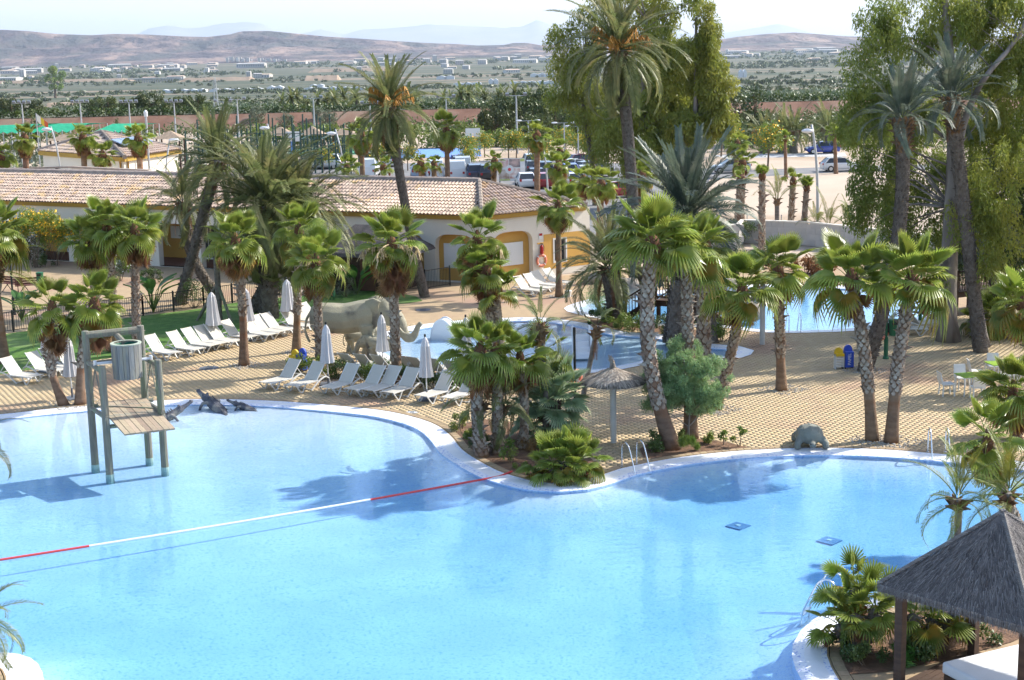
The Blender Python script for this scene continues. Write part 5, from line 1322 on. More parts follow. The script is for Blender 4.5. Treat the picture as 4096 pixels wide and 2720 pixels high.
for i, (x, y, s, l) in enumerate(((2080, 1250, 1.25, 'pointed dark tree right of the eucalyptus group'), (2250, 1300, 1.35, 'pointed dark tree before the right bank'), (2230, 1390, .7, 'dark round bush under the pointed tree'))):
    p = D(c20(x, y + 60), 196 + i * 3); far_tree('cypress' if i < 2 else 'pine', l, (p.x, p.y, 0), s * 1.15, 'cypress_tree' if i < 2 else 'tree', None, i, (1.5, 1.5, 1.0))
# cassias of the parking lot
cs = [c10(620, 1560), c10(810, 1500), c10(1160, 1560), c10(1400, 1540), c10(1950, 1480), c10(1990, 1550), c10(2110, 1420), c20(40, 1440), c20(150, 1420), c20(500, 1390), c20(660, 1400), c20(590, 1430), c20(720, 1480), c20(280, 1560), c10(2330, 1440), c20(310, 1500)]
cl_ = ['behind the white parked cars at left', 'left of the shaggy fan palm of the parking lot', 'left of the thin dark date trunk', 'right of the thin dark date trunk', 'in front of the basketball hoop', 'beside the billboard at its left', 'under the basketball hoop post', 'behind the billboard top', 'right of the billboard', 'under the middle street lamp', 'left of the dark red car', 'beside the right street lamp', 'behind the dark red car', 'before the silver cars right of the billboard', 'at the left edge of the billboard', 'between billboard and street lamp']
for i, (p, l) in enumerate(zip(cs, cl_)):
    g_ = G((p[0], p[1] + 14)); far_tree('cassia', 'yellow flowering small tree ' + l, g_, .85 + .3 * ((i * 7) % 5) / 5, 'cassia_tree', 'yellow flowering trees of the parking lot', i * 1.7)
far_tree('cassia', 'thin young yellow-green tree on the kerb of the sandy lot', G(Z(2600, 450, 2.951, 1390, 660)), 1.5, 'young_tree')
far_tree('cassia', 'yellow flowering tree at the left end of the sandy lot kerb', G(Z(2600, 450, 2.951, 840, 520)), 1.5, 'cassia_tree')
for i, (x, y, s, l) in enumerate(((1000, 470, 1.0, 'grey olive bush high on the bank'), (1510, 480, 1.1, 'pale round bush at the bank foot, right'), (695, 410, 1.2, 'grey bush on the bank, left of the courts'), (1420, 380, .9, 'grey bush near the top of the bank'))):
    p = T(Z(800, 350, 2.951, x, y)); far_tree('olive', l, (p.x, p.y, p.z - .4), s * .85, 'bush', 'grey bushes on the embankment', i)
# hedge along the top of the embankment, one mass
def hedge_top():
    cl = []
    r = random.Random(5)
    for x in np.arange(-150, 150, .85):
        cl.append((x, 272.6 + r.uniform(-.5, .5), terrain(x, 273) + r.uniform(.3, 1.0), (.9, .8, r.uniform(.7, 1.15))))
    V, F, t = leaf_cloud(cl, 26000, .42, .6, 0, 3, .5)
    tag(link('hedge', np_mesh('hedge', V, F, M['shrub_dark'], t)), kind='stuff')
hedge_top()
# ------------------------------------------------------------------ loungers, parasols, pool furniture
M['plastic'] = mat('white_plastic', (.68, .67, .64), (.62, .61, .58), 2, .45, rand=.05)
M['sling'] = mat('sling', (.60, .56, .48), (.55, .515, .445), 30, .8, rand=.06, trans=.12)
M['canvas'] = mat('canvas', (.64, .63, .635), (.58, .57, .58), 2, .9, trans=.15, rand=.04)
M['steel'] = mat('steel', (.70, .71, .72), metal=1.0, rough=.2)
M['alu'] = mat('aluminium', (.70, .70, .70), metal=.4, rough=.4)
M['log'] = mat('log_wood', (.23, .215, .165), (.155, .15, .125), 2.2, .85, stretch=(9, 9, .7), bump=.5, bscale=5, rand=.08, c3=(.20, .23, .15), s3=.5)
M['plank'] = mat('plank_wood', (.40, .31, .215), (.29, .235, .17), 3, .85, stretch=(.8, 8, 8), bump=.4, rand=.22, c3=(.22, .22, .18), s3=1.2, k3=(.55, .7))
M['stave'] = mat('stave_wood', (.235, .23, .215), (.155, .155, .15), 2.5, .85, stretch=(8, 8, .6), bump=.4, rand=.16, c3=(.28, .26, .20), s3=1.0)
M['bucket_green'] = mat('bucket_green', (.015, .12, .07), (.02, .15, .09), 2, .5)
M['rubber'] = mat('pole_cap', (.30, .42, .38), (.25, .37, .34), 3, .6)

def make_lounger():
    root = thing('sun_lounger', 'x', 'sun lounger', (0, 0, 0))
    # long axis x: foot at +.98, head at -.98
    mb = MB(); mb.loft([[(-.22, -.30, .305), (-.22, .30, .305), (-.22, .30, .33), (-.22, -.30, .33)], [(.3, -.30, .285), (.3, .30, .285), (.3, .30, .31), (.3, -.30, .31)], [(.98, -.30, .315), (.98, .30, .315), (.98, .30, .34), (.98, -.30, .34)]])
    mb.obj('seat', M['sling'], root)
    mb = MB(); c, s = math.cos(R(48)), math.sin(R(48)); a = Vector((-.22, 0, .33)); t = Vector((-c, 0, s)); n = Vector((s, 0, c)) * .012
    q = [a, a + t * .4 - n * 1.5, a + t * .84]
    mb.loft([[p + Vector((0, y, 0)) + n * k for y, k in ((-.29, -1), (.29, -1), (.29, 1), (-.29, 1))] for p in q]); mb.obj('backrest', M['sling'], root)
    for sy in (-1, 1):
        mb = MB(); P = smooth_line([(-.98, sy * .34, .02), (-.90, sy * .35, .30), (-.72, sy * .355, .40), (-.40, sy * .35, .33), (-.1, sy * .34, .17), (.10, sy * .34, .03), (.16, sy * .34, .015)], .12)
        mb.loft([[p + Vector((0, dy, dz)) for dy, dz in ((-.022, -.018), (.022, -.018), (.022, .03), (-.022, .03))] for p in P]); mb.obj('side_frame', M['plastic'], root)
        mb = MB(); mb.beam((-.25, sy * .315, .315), (1.0, sy * .315, .315), .035, .04); mb.obj('rail', M['plastic'], root)
        mb = MB(); mb.beam((.97, sy * .31, .31), (.72, sy * .31, .015), .04, .035); mb.beam((.72, sy * .31, .018), (.62, sy * .31, .018), .04, .035); mb.beam((.63, sy * .31, .015), (.42, sy * .31, .31), .04, .035); mb.obj('front_leg', M['plastic'], root)
        e = a + t * .5; mb = MB(); mb.beam((e.x, sy * .27, e.z), (-.84, sy * .31, .33), .025, .025); mb.obj('prop', M['plastic'], root)
        mb = MB(); mb.beam((a.x, sy * .305, a.z), ((a + t * .86).x, sy * .305, (a + t * .86).z), .03, .035); mb.obj('back_rail', M['plastic'], root)
    mb = MB(); mb.beam((.12, -.34, .03), (.12, .34, .03), .05, .03); mb.beam((-.86, -.34, .35), (-.86, .34, .35), .03, .03); mb.obj('cross_bar', M['plastic'], root)
    return root
lounger = make_lounger(); used = []
index_kids()
def put_lounger(p, face, label, group, z=.0):
    """face: compass of the foot end, degrees from +x"""
    p = G(p) if not isinstance(p, Vector) else p
    if not used: o = lounger; o.location = (p.x, p.y, z); o.rotation_euler = (0, 0, R(face)); o['label'] = label
    else: o = clone(lounger, (p.x, p.y, z), R(face), label)
    used.append(o); o['group'] = group; return o
def foot_head(pf, ph):                     # centre and facing from the two ends on the ground
    a, b = G(pf), G(ph); return (a + b) / 2, math.degrees(math.atan2(a.y - b.y, a.x - b.x))
Z8 = lambda x, y: Z(1024, 1360, 2.3057, x, y)
nm = ['first', 'second', 'third', 'fourth', 'fifth', 'sixth', 'seventh', 'last']
for i, (fx, fy) in enumerate(((140, 468), (370, 492), (690, 512), (925, 528), (1075, 535), (1245, 555), (1570, 590), (1805, 608))):
    c = G(Z8(fx + 105, fy - 42)); put_lounger(c, 236 + (i % 3) * 2 - 2, nm[i] + ' lounger from the left in the row along the lagoon edge', 'white loungers in the row along the lagoon')
for i, (x, y) in enumerate(((870, 300), (1010, 305), (1170, 315), (1380, 320), (1500, 335), (1660, 345), (1820, 365), (1975, 375), (2310, 400))):
    c = G(Z8(x + 60, y + 5)); put_lounger(c, 52 + (i % 2) * 4, ['first', 'second', 'third', 'fourth', 'fifth', 'sixth', 'seventh', 'eighth', 'ninth'][i] + ' lounger from the left in the row facing the small pool, seen from behind', 'white loungers behind the hedge facing the small pool')
Z9 = lambda x, y: Z(550, 1150, 2.951, x, y)
lw = [(290, 830), (560, 785), (735, 740), (870, 710), (1010, 690), (1190, 640), (1430, 610), (1545, 575), (1665, 550), (1880, 505), (1990, 450), (2100, 420)]
ln = ['just right of the bucket tower, nearest', 'second from the bucket tower', 'third from the bucket tower', 'behind the open-skirted parasol, turned towards it', 'at the pole of the parasol on the lawn edge', 'half behind the gravel-square palm', 'at the pole of the second lawn parasol', 'first right of the second lawn parasol', 'second right of the second lawn parasol', 'at the third lawn parasol beside the palm ring', 'behind the palm ring near the elephant', 'farthest right near the elephant tail']
for i, (x, y) in enumerate(lw): put_lounger(G(Z9(x, y)), -38 + (i % 3) * 3, 'lawn edge lounger ' + ln[i], 'white loungers along the lawn edge')
for (x, y, f, l) in ((190, 385, -30, 'leftmost lounger on the paving at the left picture edge'), (420, 330, -32, 'lounger with half lowered back left of the curved palm'), (540, 290, -34, 'lounger behind the curved palm beside the closed parasol'), (680, 285, -34, 'lounger between the parasol and the right twin trunk')):
    put_lounger(G(C(0, 2, x, y)), f, l, 'white loungers at the left twin palms')
for i, (x, y) in enumerate(((150, 1150), (240, 1125), (310, 1100), (415, 1075))):
    put_lounger(G(C(2, 1, x, y)), -42, 'shaded lounger, ' + ['nearest', 'second', 'third', 'farthest'][i] + ' of the four before the arched wall end', 'loungers before the arched wall end')
for x, y, f, l in ((2120, 850, -10, 'shaded lounger half hidden by the green litter bin'), (1800, 850, 175, 'lounger left of the green litter bin at the far pool'), (2300, 790, 20, 'lounger right of the V-shaped pair of palms at the far pool')):
    put_lounger(G(Z(2900, 1050, 2.951, x, y)), f, l, 'loungers at the far pool in the tree shade')

def parasol(label, base, s=1.0, lean=0, seed=0, wide=1.22):
    r = random.Random(seed); b = G(base); root = thing('closed_parasol', label, 'parasol', b, r.uniform(0, 6), 'closed white parasols', s)
    mb = MB(); mb.tube([(0, 0, .06), (0, 0, 2.42)], .025, 8); mb.obj('pole', M['plastic'], root)
    st = lambda k, i: 1 + (.20 if k % 2 else -.12) * (1 if i > 0 else .4)
    mb = MB(); mb.lathe([(.05, 2.36), (.10, 2.22), (.125, 1.98), (.14, 1.7), (.165, 1.3), (.20, .98), (.205, .90), (.10, .96)], 20, star=st, cap=False)
    mb.v = [(x * wide, y * wide, z) for x, y, z in mb.v]
    if lean: mb.v = [(x + lean * max(0, 2.3 - z) ** 1.3, y, z) for x, y, z in mb.v]
    mb.obj('canopy', M['canvas'], root)
    mb = MB(); mb.lathe([(.03, 2.42), (.09, 2.33), (.155, 2.10), (.16, 2.07)], 20, star=lambda k, i: 1 + (.1 if k % 2 else -.05) * i / 3, cap=False); mb.obj('top_flap', M['canvas'], root)
    mb = MB(); mb.ball((0, 0, 2.47), (.045, .045, .07), 8, 5); mb.obj('finial', M['black_metal'], root)
    mb = MB(); mb.tube([(0, 0, .84), (0, 0, .93)], .05, 8); mb.obj('crank', M['black_metal'], root)
    mb = MB(); mb.box((0, 0, .03), (.62, .62, .05)); mb.tube([(0, 0, .05), (0, 0, .42)], .04, 8); mb.obj('base', M['base_plate'], root)
M['base_plate'] = mat('base_plate', (.10, .11, .13), (.14, .15, .17), 3, .6)
parasol('closed parasol between the twin palm trunks at the lagoon edge', C(0, 2, 668, 540), 1.0, seed=1)
parasol('closed parasol half hidden behind the curved palm at left', C(0, 2, 455, 290), 1.0, seed=2)
parasol('tallest looking closed parasol on the lawn edge, left of the gravel-square palm', Z9(905, 672), 1.0, .04, seed=3, wide=1.55)
parasol('leaning closed parasol right behind the gravel-square palm', Z9(1302, 622), 1.0, .05, seed=4, wide=1.55)
parasol('closed parasol by the thick date trunk, left of the elephant', Z9(1788, 495), 1.0, .0, seed=5, wide=1.55)
parasol('closed parasol in the hedge at the elephant rump', Z(1024, 1360, 2.3057, 668, 410), 1.0, .02, seed=6)
parasol('closed parasol hiding the forelegs of a baby elephant statue', Z(1024, 1360, 2.3057, 1175, 300), 1.0, .0, seed=7)
parasol('closed parasol among the front loungers with a dark base plate', Z(1024, 1360, 2.3057, 1577, 552), 1.0, .0, seed=8)
parasol('closed parasol behind the foreground palms at the small pool', Z(1650, 1200, 2.951, 645, 900), 1.0, .03, seed=9)

# bucket tower in the lagoon
LBp, LFp, RBp, RFp = (G(p, WZ) for p in (C(0, 2, 879, 1165), C(0, 2, 1014, 1255), C(0, 2, 1378, 1103), C(0, 2, 1523, 1188)))
tw = thing('water_bucket_tower', 'weathered log tower with tipping wooden bucket standing in the lagoon', 'water feature', ((LBp + RFp) / 2).to_2d().to_3d())
o0 = tw.location.copy(); lc = lambda v: Vector(v) - o0
def htop(b, p): return D(p, b.y).z
hB = htop(LBp, C(0, 2, 818, -85)); hF = htop(LFp, C(0, 2, 968, 238)); hPl = htop(LBp, C(0, 2, 850, 600))
posts = {}
for n_, b, h in (('LB', LBp, hB), ('RB', RBp, hB + .02), ('LF', LFp, hF), ('RF', RFp, hF + .02)):
    q = lc((b.x, b.y, 0)); posts[n_] = q
    mb = MB(); mb.tube([q + Vector((0, 0, z)) for z in (-.0, h * .35, h * .7, h - .02, h)], [.125, .122, .118, .115, .09], 12); mb.obj('post', M['log'], tw, smooth=False)
    mb = MB(); mb.tube([q + Vector((0, 0, z)) for z in (-.75, .02)], .135, 12); mb.obj('post_foot', M['rubber'], tw)
def log(a, b, r, name='beam'): mb = MB(); mb.tube([a, b], r, 10); return mb.obj(name, M['log'], tw)
up = lambda q, z: q + Vector((0, 0, z))
pLB, pRB, pLF, pRF = posts['LB'], posts['RB'], posts['LF'], posts['RF']
ex_ = (pRB - pLB).normalized(); fr_ = (pLF - pLB).normalized()
log(up(pLB, hB - .14), up(pRB, hB - .12), .12)
mid = up((pLB + pRB) / 2 + ex_ * .1, hB - .22); log(mid, mid + fr_ * .75 - Vector((0, 0, .18)), .10, 'spout'); log(mid + fr_ * .68 - Vector((0, 0, .15)), mid + fr_ * .7 - Vector((0, 0, .35)), .07, 'spout')
ax = hF - .16
log(up(pLB, ax + .05), up(pLF, ax - .02), .08); log(up(pRB, ax + .05), up(pRF, ax - .02), .08)
mb = MB(); a_, b_ = up(pLB.lerp(pLF, .55), ax + .12), up(pRB.lerp(pRF, .55), ax + .12); mb.tube([a_, b_], .045, 8); mb.obj('axle', M['alu'], tw)
for p in (a_, b_): mb = MB(); mb.tube([p - Vector((0, 0, .16)), p + Vector((0, 0, .1))], .06, 8); mb.obj('bracket', M['alu'], tw)
log(up(pLB, ax + .0) + ex_ * .05, up(pRB, ax + .04), .06)
for p, q in ((pLB, pLF), (pRB, pRF)):                                # slanting braces
    top_ = up(p.lerp(q, .5), ax - .05)
    for e in (up(p.lerp(q, .06), hPl + .05), up(p.lerp(q, .94), hPl - .1)): mb = MB(); mb.tube([top_, e], .022, 6); mb.obj('brace', M['log'], tw)
for p, q in ((pLB, pLF), (pRB, pRF)): log(up(p, hPl - .08), up(q, hPl - .14) + fr_ * .18, .075)
log(up(pLB, hPl - .05) - ex_ * .0, up(pRB, hPl - .05) + ex_ * .25, .075); log(up(pLF, hPl - .44), up(pRF, hPl - .44), .07)
# platform of planks, tilted forwards
npk = 9
for i in range(npk):
    f = (i + .5) / npk; a_ = up(pLB.lerp(pRB, .10 + .90 * f), hPl + .04) + fr_ * .05; b_ = a_ + fr_ * 2.55 - Vector((0, 0, .52)); m_ = (a_ + b_) / 2
    w = (pRB - pLB).length * .90 / npk
    mb = MB(); mb.beam(a_ - m_, b_ - m_, w * .965, .055 + .01 * (i % 2)); mb.obj('plank', M['plank'], tw, m_)
mb = MB(); a_ = up(pLB.lerp(pRB, .10), hPl + .09) + fr_ * .35 - Vector((0, 0, .07)); b_ = up(pRB, hPl + .09) + fr_ * 1.0 - Vector((0, 0, .2)); mb.beam(a_, b_, .05, .03); mb.obj('batten', M['log'], tw)
# bucket of staves
bc = (a_ + b_) / 2
bw0 = D(C(0, 2, 1015, 60), (LBp.y + LFp.y) / 2); bw1 = D(C(0, 2, 1303, 55), (LBp.y + LFp.y) / 2)
br = (bw1.x - bw0.x) / 2 * .97; btop = D(C(0, 2, 1160, 30), (LBp.y + LFp.y) / 2); bbot = D(C(0, 2, 1160, 345), (LBp.y + LFp.y) / 2)
bkt = link('bucket', None, tw, lc((btop.x, btop.y, bbot.z))); bh = btop.z - bbot.z
NS = 16
for i in range(NS):
    t0, t1 = 2 * math.pi * i / NS + .012, 2 * math.pi * (i + 1) / NS - .012
    def cr_(r, t, z): return (r * math.cos(t), r * math.sin(t), z)
    mb = MB(); r0, r1 = br * .95, br
    mb.add([cr_(r0, t0, 0), cr_(r0, t1, 0), cr_(r1, t1, bh), cr_(r1, t0, bh), cr_(r0 - .06, t0, 0), cr_(r0 - .06, t1, 0), cr_(r1 - .07, t1, bh), cr_(r1 - .07, t0, bh)], [(0, 1, 2, 3), (7, 6, 5, 4), (3, 2, 6, 7), (1, 0, 4, 5), (0, 3, 7, 4), (2, 1, 5, 6)])
    mb.obj('stave', M['stave'], bkt)
mb = MB(); mb.lathe([(br - .09, .1), (br - .075, bh - .03), (br - .10, bh - .06), (br - .12, .12)], 24, cap=False); mb.lathe([(br - .1, .1), (br - .1, .12)], 24); mb.obj('lining', M['bucket_green'], bkt)
mb = MB(); mb.lathe([(br - .1, bh - .02), (br + .005, bh - .005), (br + .005, bh + .025), (br - .1, bh + .025)], 24, cap=False); mb.obj('rim', mat('bucket_rim', (.42, .44, .30), (.34, .38, .32), 2, .7), bkt)

# floating lane rope
rp0, rp1 = G(O(1181, 1093), WZ + .03), G(O(-60, 1300), WZ + .03)
rope = thing('lane_rope', 'red and white float line stretched across the lagoon', 'lane rope', rp0)
M['float_red'] = mat('float_red', (.62, .07, .065), (.56, .06, .06), 3, .4); M['float_white'] = mat('float_white', (.74, .74, .74), rough=.4)
flm = {}
for c_ in ('float_red', 'float_white'):
    flm[c_] = MB().lathe([(.012, -.04), (.03, -.034), (.036, 0), (.03, .034), (.012, .04)], 8).mesh('float', M[c_])
dv = rp1 - rp0; nfl = 290; q = dv.to_track_quat('Z', 'Y').to_euler()
t_r1 = (G(O(853, 1147), WZ) - rp0).length / dv.length; t_r2 = (G(O(204, 1254), WZ) - rp0).length / dv.length
for i in range(nfl):
    t = (i + .5) / nfl; sag = Vector((0, -.25 * math.sin(t * math.pi), 0)); zz = .30 * max(0, 1 - t / .028)
    link('float', flm['float_red' if t < t_r1 or t > t_r2 else 'float_white'], rope, dv * t + sag + Vector((0, 0, zz * .3)), q)
mb = MB(); mb.tube([dv * (i / 20) + Vector((0, -.25 * math.sin(i / 20 * math.pi), .03 if i == 0 else 0)) for i in range(21)], .012, 5); mb.obj('rope', M['float_white'], rope)

def ladder(label, base, az, s=1.0, w=.55):
    b = G(base); root = thing('pool_ladder', label, 'pool ladder', b, az, 'steel pool ladders', s)
    for sy in (-w / 2, w / 2):
        P = smooth_line([(0, sy, 0), (0, sy, .62), (.06, sy, .78), (.22, sy, .84), (.40, sy, .74), (.62, sy, .30), (.78, sy, -.1), (.80, sy, -.5)], .08)
        MB().tube(P, .022, 8).obj('handrail', M['steel'], root, smooth=True)
        MB().lathe([(.05, 0), (.05, .02), (.03, .03)], 8, c=(0, sy, .004)).obj('flange', M['steel'], root)
    for z in (-.12, -.34): MB().box((.79, 0, z), (.10, w, .03)).obj('step', M['steel'], root)
ladder('shiny steel pool ladder at the tip of the paved strip between the two beds', C(2, 2, 1082, 1160), R(-62))
ladder('steel pool ladder half hidden behind the dark palm leaves at right', C(3, 2, 1555, 1035), R(-95))
ladder('steel pool ladder behind the palms beside the cabana', C(3, 3, 650, 940), R(150))
ladder('steel ladder of the far pool seen from the deck', Z(2900, 1050, 2.951, 825, 822), R(92))

# thatched parasols
M['thatch'] = mat('thatch', (.23, .195, .16), (.14, .12, .10), 3, .95, bump=1.0, bscale=30, c3=(.32, .27, .215), s3=9)
def thatch_fan(mb, r0, r1, z0, z1, n, r, sag=.05, w=.03):
    for i in range(n):
        a = r.uniform(0, 6.283); k = r.random(); ra, rb = r0 + (r1 - r0) * k * .75, r0 + (r1 - r0) * min(1.06, k * .75 + r.uniform(.22, .34))
        za = z0 + (z1 - z0) * (ra - r0) / (r1 - r0) + r.uniform(.0, .05); zb = z0 + (z1 - z0) * (rb - r0) / (r1 - r0) + r.uniform(-.03, .03) - (sag if rb > r1 * .97 else 0)
        da = r.uniform(-.05, .05); c, s = math.cos(a), math.sin(a); c2_, s2_ = math.cos(a + da), math.sin(a + da)
        mb.add([(c * ra - s * w, s * ra + c * w, za), (c * ra + s * w, s * ra - c * w, za), (c2_ * rb, s2_ * rb, zb)], [(0, 1, 2)], tone=r.random())
def straw_parasol(label, base, h, rad, pr, seed):
    r = random.Random(seed); b = G(base); root = thing('thatched_parasol', label, 'thatched parasol', b, group=None)
    MB().tube([(0, 0, 0), (0, 0, h)], pr, 14).obj('post', mat('parasol_post', (.56, .53, .48), (.48, .455, .41), 2, .9), root, smooth=False)
    mb = MB(); mb.lathe([(rad * .96, h - .02), (rad, h + .0), (rad * .55, h + .20), (.14, h + .40), (.07, h + .62), (.05, h + .72)], 24, star=lambda k, i: 1 + .03 * math.sin(k * 2.7)); mb.obj('thatch_core', M['thatch'], root, smooth=True)
    mb = MB(); thatch_fan(mb, .1, rad * 1.04, h + .44, h + .01, 1500, r)
    for i in range(40): a = r.uniform(0, 6.28); mb.tube([(math.cos(a) * .1, math.sin(a) * .1, h + .4), (math.cos(a) * .05 - .04, math.sin(a) * .05, h + .62), (r.gauss(-.1, .05), r.gauss(0, .05), h + r.uniform(.75, .95))], [.02, .015, .004], 3, cap=False)
    mb.obj('thatch', M['thatch_straw'], root)
    return root
M['thatch_straw'] = mat('thatch_straw', (.52, .45, .365), (.43, .365, .295), 6, .95, tone=(.20, .165, .135))
straw_parasol('grey straw parasol on a thick pale post beside the main bed', C(2, 2, 937, 945), htop(G(C(2, 2, 937, 945)), C(2, 2, 930, 385)), 1.12, .105, 3)
straw_parasol('straw parasol on a white post at the near shore of the far pool', Z(2900, 1050, 2.951, 440, 966), htop(G(Z(2900, 1050, 2.951, 440, 966)), Z(2900, 1050, 2.951, 435, 400)), 1.2, .115, 4)

# litter and recycling bins
M['yellow'] = mat('yellow_plastic', (.66, .43, .02), (.6, .39, .02), 2, .45); M['blue'] = mat('blue_plastic', (.03, .07, .40), (.03, .08, .44), 2, .45); M['green'] = mat('green_paint', (.02, .10, .045), (.025, .12, .055), 2, .5)
def text_mesh(body, size, m, name='lettering'):
    cu = bpy.data.curves.new('t', 'FONT'); cu.body = body; cu.size = size; cu.extrude = .002; cu.align_x = 'CENTER'; cu.align_y = 'CENTER'
    to = bpy.data.objects.new('t', cu); COL.objects.link(to); me = bpy.data.meshes.new_from_object(to.evaluated_get(bpy.context.evaluated_depsgraph_get()))
    bpy.data.objects.remove(to); me.materials.clear(); me.materials.append(m); me.name = name; return me
def recycling(label, base, rz, letters):
    b = G(base); root = thing('recycling_station', label, 'recycling bins', b, rz, None, .76)
    for k, (x, m, h) in enumerate(((-.26, 'yellow', 1.0), (.26, 'blue', 1.22))):
        MB().box((x, 0, .76 if k == 0 else .5), (.46, .36, .14 if k == 0 else .84)).obj('bin_body', M[m], root)
        if k == 0:
            for sy in (-.17, .17):
                for z in range(6): MB().box((x, sy, .14 + z * .09), (.44, .02, .045)).obj('slat', M['alu'], root)
            for sx in (-.22, .22): MB().box((x + sx, 0, .4), (.02, .34, .8)).obj('side_frame', M['alu'], root)
        mb = MB(); P = [(-.23, .0), (.23, .0)] + [(.23 * math.cos(math.pi * i / 8), .02 + .30 * math.sin(math.pi * i / 8)) for i in range(9)]
        mb.prism([(x + px_, pz_ + (.82 if k == 0 else .93)) for px_, pz_ in P], .05, .17); mb.obj('hood', M[m], root)
        for sx in (-.2, .2): MB().box((x + sx, 0, .06), (.04, .3, .12)).obj('foot', M['black_metal'], root)
    if letters: link('lettering', text_mesh('PAPEL', .24, M['white_frame']), root, (.26, -.185, .52), (R(90), R(-90), 0))
recycling('yellow and blue recycling bins beside the V-shaped palm pair', Z(2900, 1050, 2.951, 1400, 1250), R(8), True)
recycling('yellow and blue recycling bins left of the hedge near the elephant', C(1, 2, 392, 280), R(-30), False)
def litter_bin(label, base, h=.62, bot=.55, pole=None, rz=0, r_=.20):
    b = G(base); root = thing('litter_bin', label, 'litter bin', b, rz)
    MB().lathe([(r_ * .86, bot), (r_, bot + h)], 16).obj('bin_body', M['green'], root)
    MB().lathe([(r_ * 1.04, bot + h - .06), (r_ * 1.04, bot + h), (r_ * .8, bot + h + .02)], 16).obj('rim', M['green'], root)
    MB().box((0, -r_ * .9, bot + h - .13), (r_ * 1.1, .06, .1)).obj('mouth', M['black_metal'], root)
    for sx in (-.1, .1): MB().tube([(sx, .02, 0), (sx, .02, bot + .05)], .02, 6).obj('leg', M['green'], root)
litter_bin('green litter bin on the lawn behind the elephant rump', C(1, 1, 702, 1200), .8, .2)
litter_bin('dark green litter bin beside the benches of the left plaza', C(0, 1, 380, 1140), .7, .5)
def lamp_post(label, base, h, globe=True, head='lantern', col='black_metal', group=None, r=.05):
    b = G(base); root = thing('lamp_post', label, 'lamp post', b, group=group)
    MB().tube([(0, 0, 0), (0, 0, .9), (0, 0, .92), (0, 0, h)], [r * 1.7, r * 1.6, r, r * .9], 10).obj('pole', M[col], root)
    MB().lathe([(r * 2.4, 0), (r * 2.4, .05), (r * 1.7, .12)], 10).obj('foot', M[col], root)
    if head == 'lantern':
        MB().lathe([(.10, 0), (.20, .38)], 10, c=(0, 0, h + .02)).obj('lamp_glass', M['white_frame'], root); MB().lathe([(.34, .38), (.30, .43), (.05, .58)], 14, c=(0, 0, h + .02)).obj('cap', M['base_plate'], root)
    else: MB().lathe([(.05, 0), (.05, .28), (.0, .3)], 8, c=(0, 0, h)).obj('lamp_head', M[col], root)
    return root
lamp_post('black lamp post with flat cap in the left plaza', C(0, 1, 133, 1335), htop(G(C(0, 1, 133, 1335)), C(0, 1, 110, 470)))
lp = G(Z(1650, 1200, 2.951, 1925, 1500)); lamp_post('slim black garden lamp post behind the grey-leaved palm', Z(1650, 1200, 2.951, 1925, 1500), htop(lp, Z(1650, 1200, 2.951, 1890, 420)), head='stub')
gp = Z(2900, 1050, 2.951, 1897, 1135); lamp_post('dark green lamp pole carrying a litter bin right of the palm pair', gp, htop(G(gp), Z(2900, 1050, 2.951, 1895, -60)), head='stub', col='green', r=.055)
gp2 = Z(3500, 900, 3.96, 712, 1560); lamp_post('dark lamp pole at the right end of the far pool', gp2, htop(G(gp2), Z(3500, 900, 3.96, 700, 700)), head='stub', col='green', r=.05)
g_ = G(gp); root = thing('litter_bin', 'green litter bin hanging on the lamp pole beside the palm pair', 'litter bin', (g_.x + .30, g_.y, 0))
MB().lathe([(.18, .98), (.22, 1.62)], 14).obj('bin_body', M['green'], root); MB().lathe([(.23, 1.56), (.23, 1.64), (.17, 1.66)], 14).obj('rim', M['green'], root); MB().box((0, -.19, 1.5), (.24, .06, .1)).obj('mouth', M['black_metal'], root); MB().box((-.2, 0, 1.3), (.1, .06, .4)).obj('bracket', M['black_metal'], root)
# life rings, extinguisher
M['ring'] = mat('ring_orange', (.70, .24, .15), (.64, .22, .14), 2, .5); M['red'] = mat('red_paint', (.42, .02, .02), (.36, .02, .02), 2, .4)
def life_ring(label, c, nrm, s=.37):
    q = Vector(nrm).to_track_quat('Z', 'Y').to_euler(); root = thing('life_ring', label, 'life ring', c); root.rotation_euler = q
    mb = MB(); K = 28; rr = [[((s - .095 + .085 * math.cos(t)) * math.cos(a), (s - .095 + .085 * math.cos(t)) * math.sin(a), .05 * math.sin(t)) for t in [2 * math.pi * j / 8 for j in range(8)]] for a in [2 * math.pi * i / K for i in range(K + 1)]]
    mb.loft(rr, cap=False); mb.obj('ring', M['ring'], root, smooth=True)
    for i in range(4):
        a0 = math.pi / 4 + i * math.pi / 2; mb = MB()
        mb.loft([[((s - .095 + .09 * math.cos(t)) * math.cos(a), (s - .095 + .09 * math.cos(t)) * math.sin(a), .054 * math.sin(t)) for t in [2 * math.pi * j / 8 for j in range(8)]] for a in (a0 - .09, a0 + .09)], cap=False); mb.obj('band', M['white_frame'], root)
life_ring('orange life ring on the pillar at the right end of the arches', pos2(3.98, .95, -.09), -Vector(pos2(0, 0, 1)) + Vector(pos2(0, 0, 0)), .40)
p = pos2(4.0, 1.62, -.1); fe = thing('fire_extinguisher', 'red fire extinguisher above the life ring on the pillar', 'fire extinguisher', (p.x, p.y, p.z - .28))
MB().lathe([(.09, 0), (.095, .05), (.095, .42), (.05, .5), (.03, .52)], 12).obj('cylinder', M['red'], fe, smooth=False); MB().box((0, 0, .57), (.14, .04, .06)).obj('handle', M['black_metal'], fe); MB().tube([(.05, 0, .55), (.13, 0, .4), (.12, 0, .15)], .015, 5).obj('hose', M['black_metal'], fe)
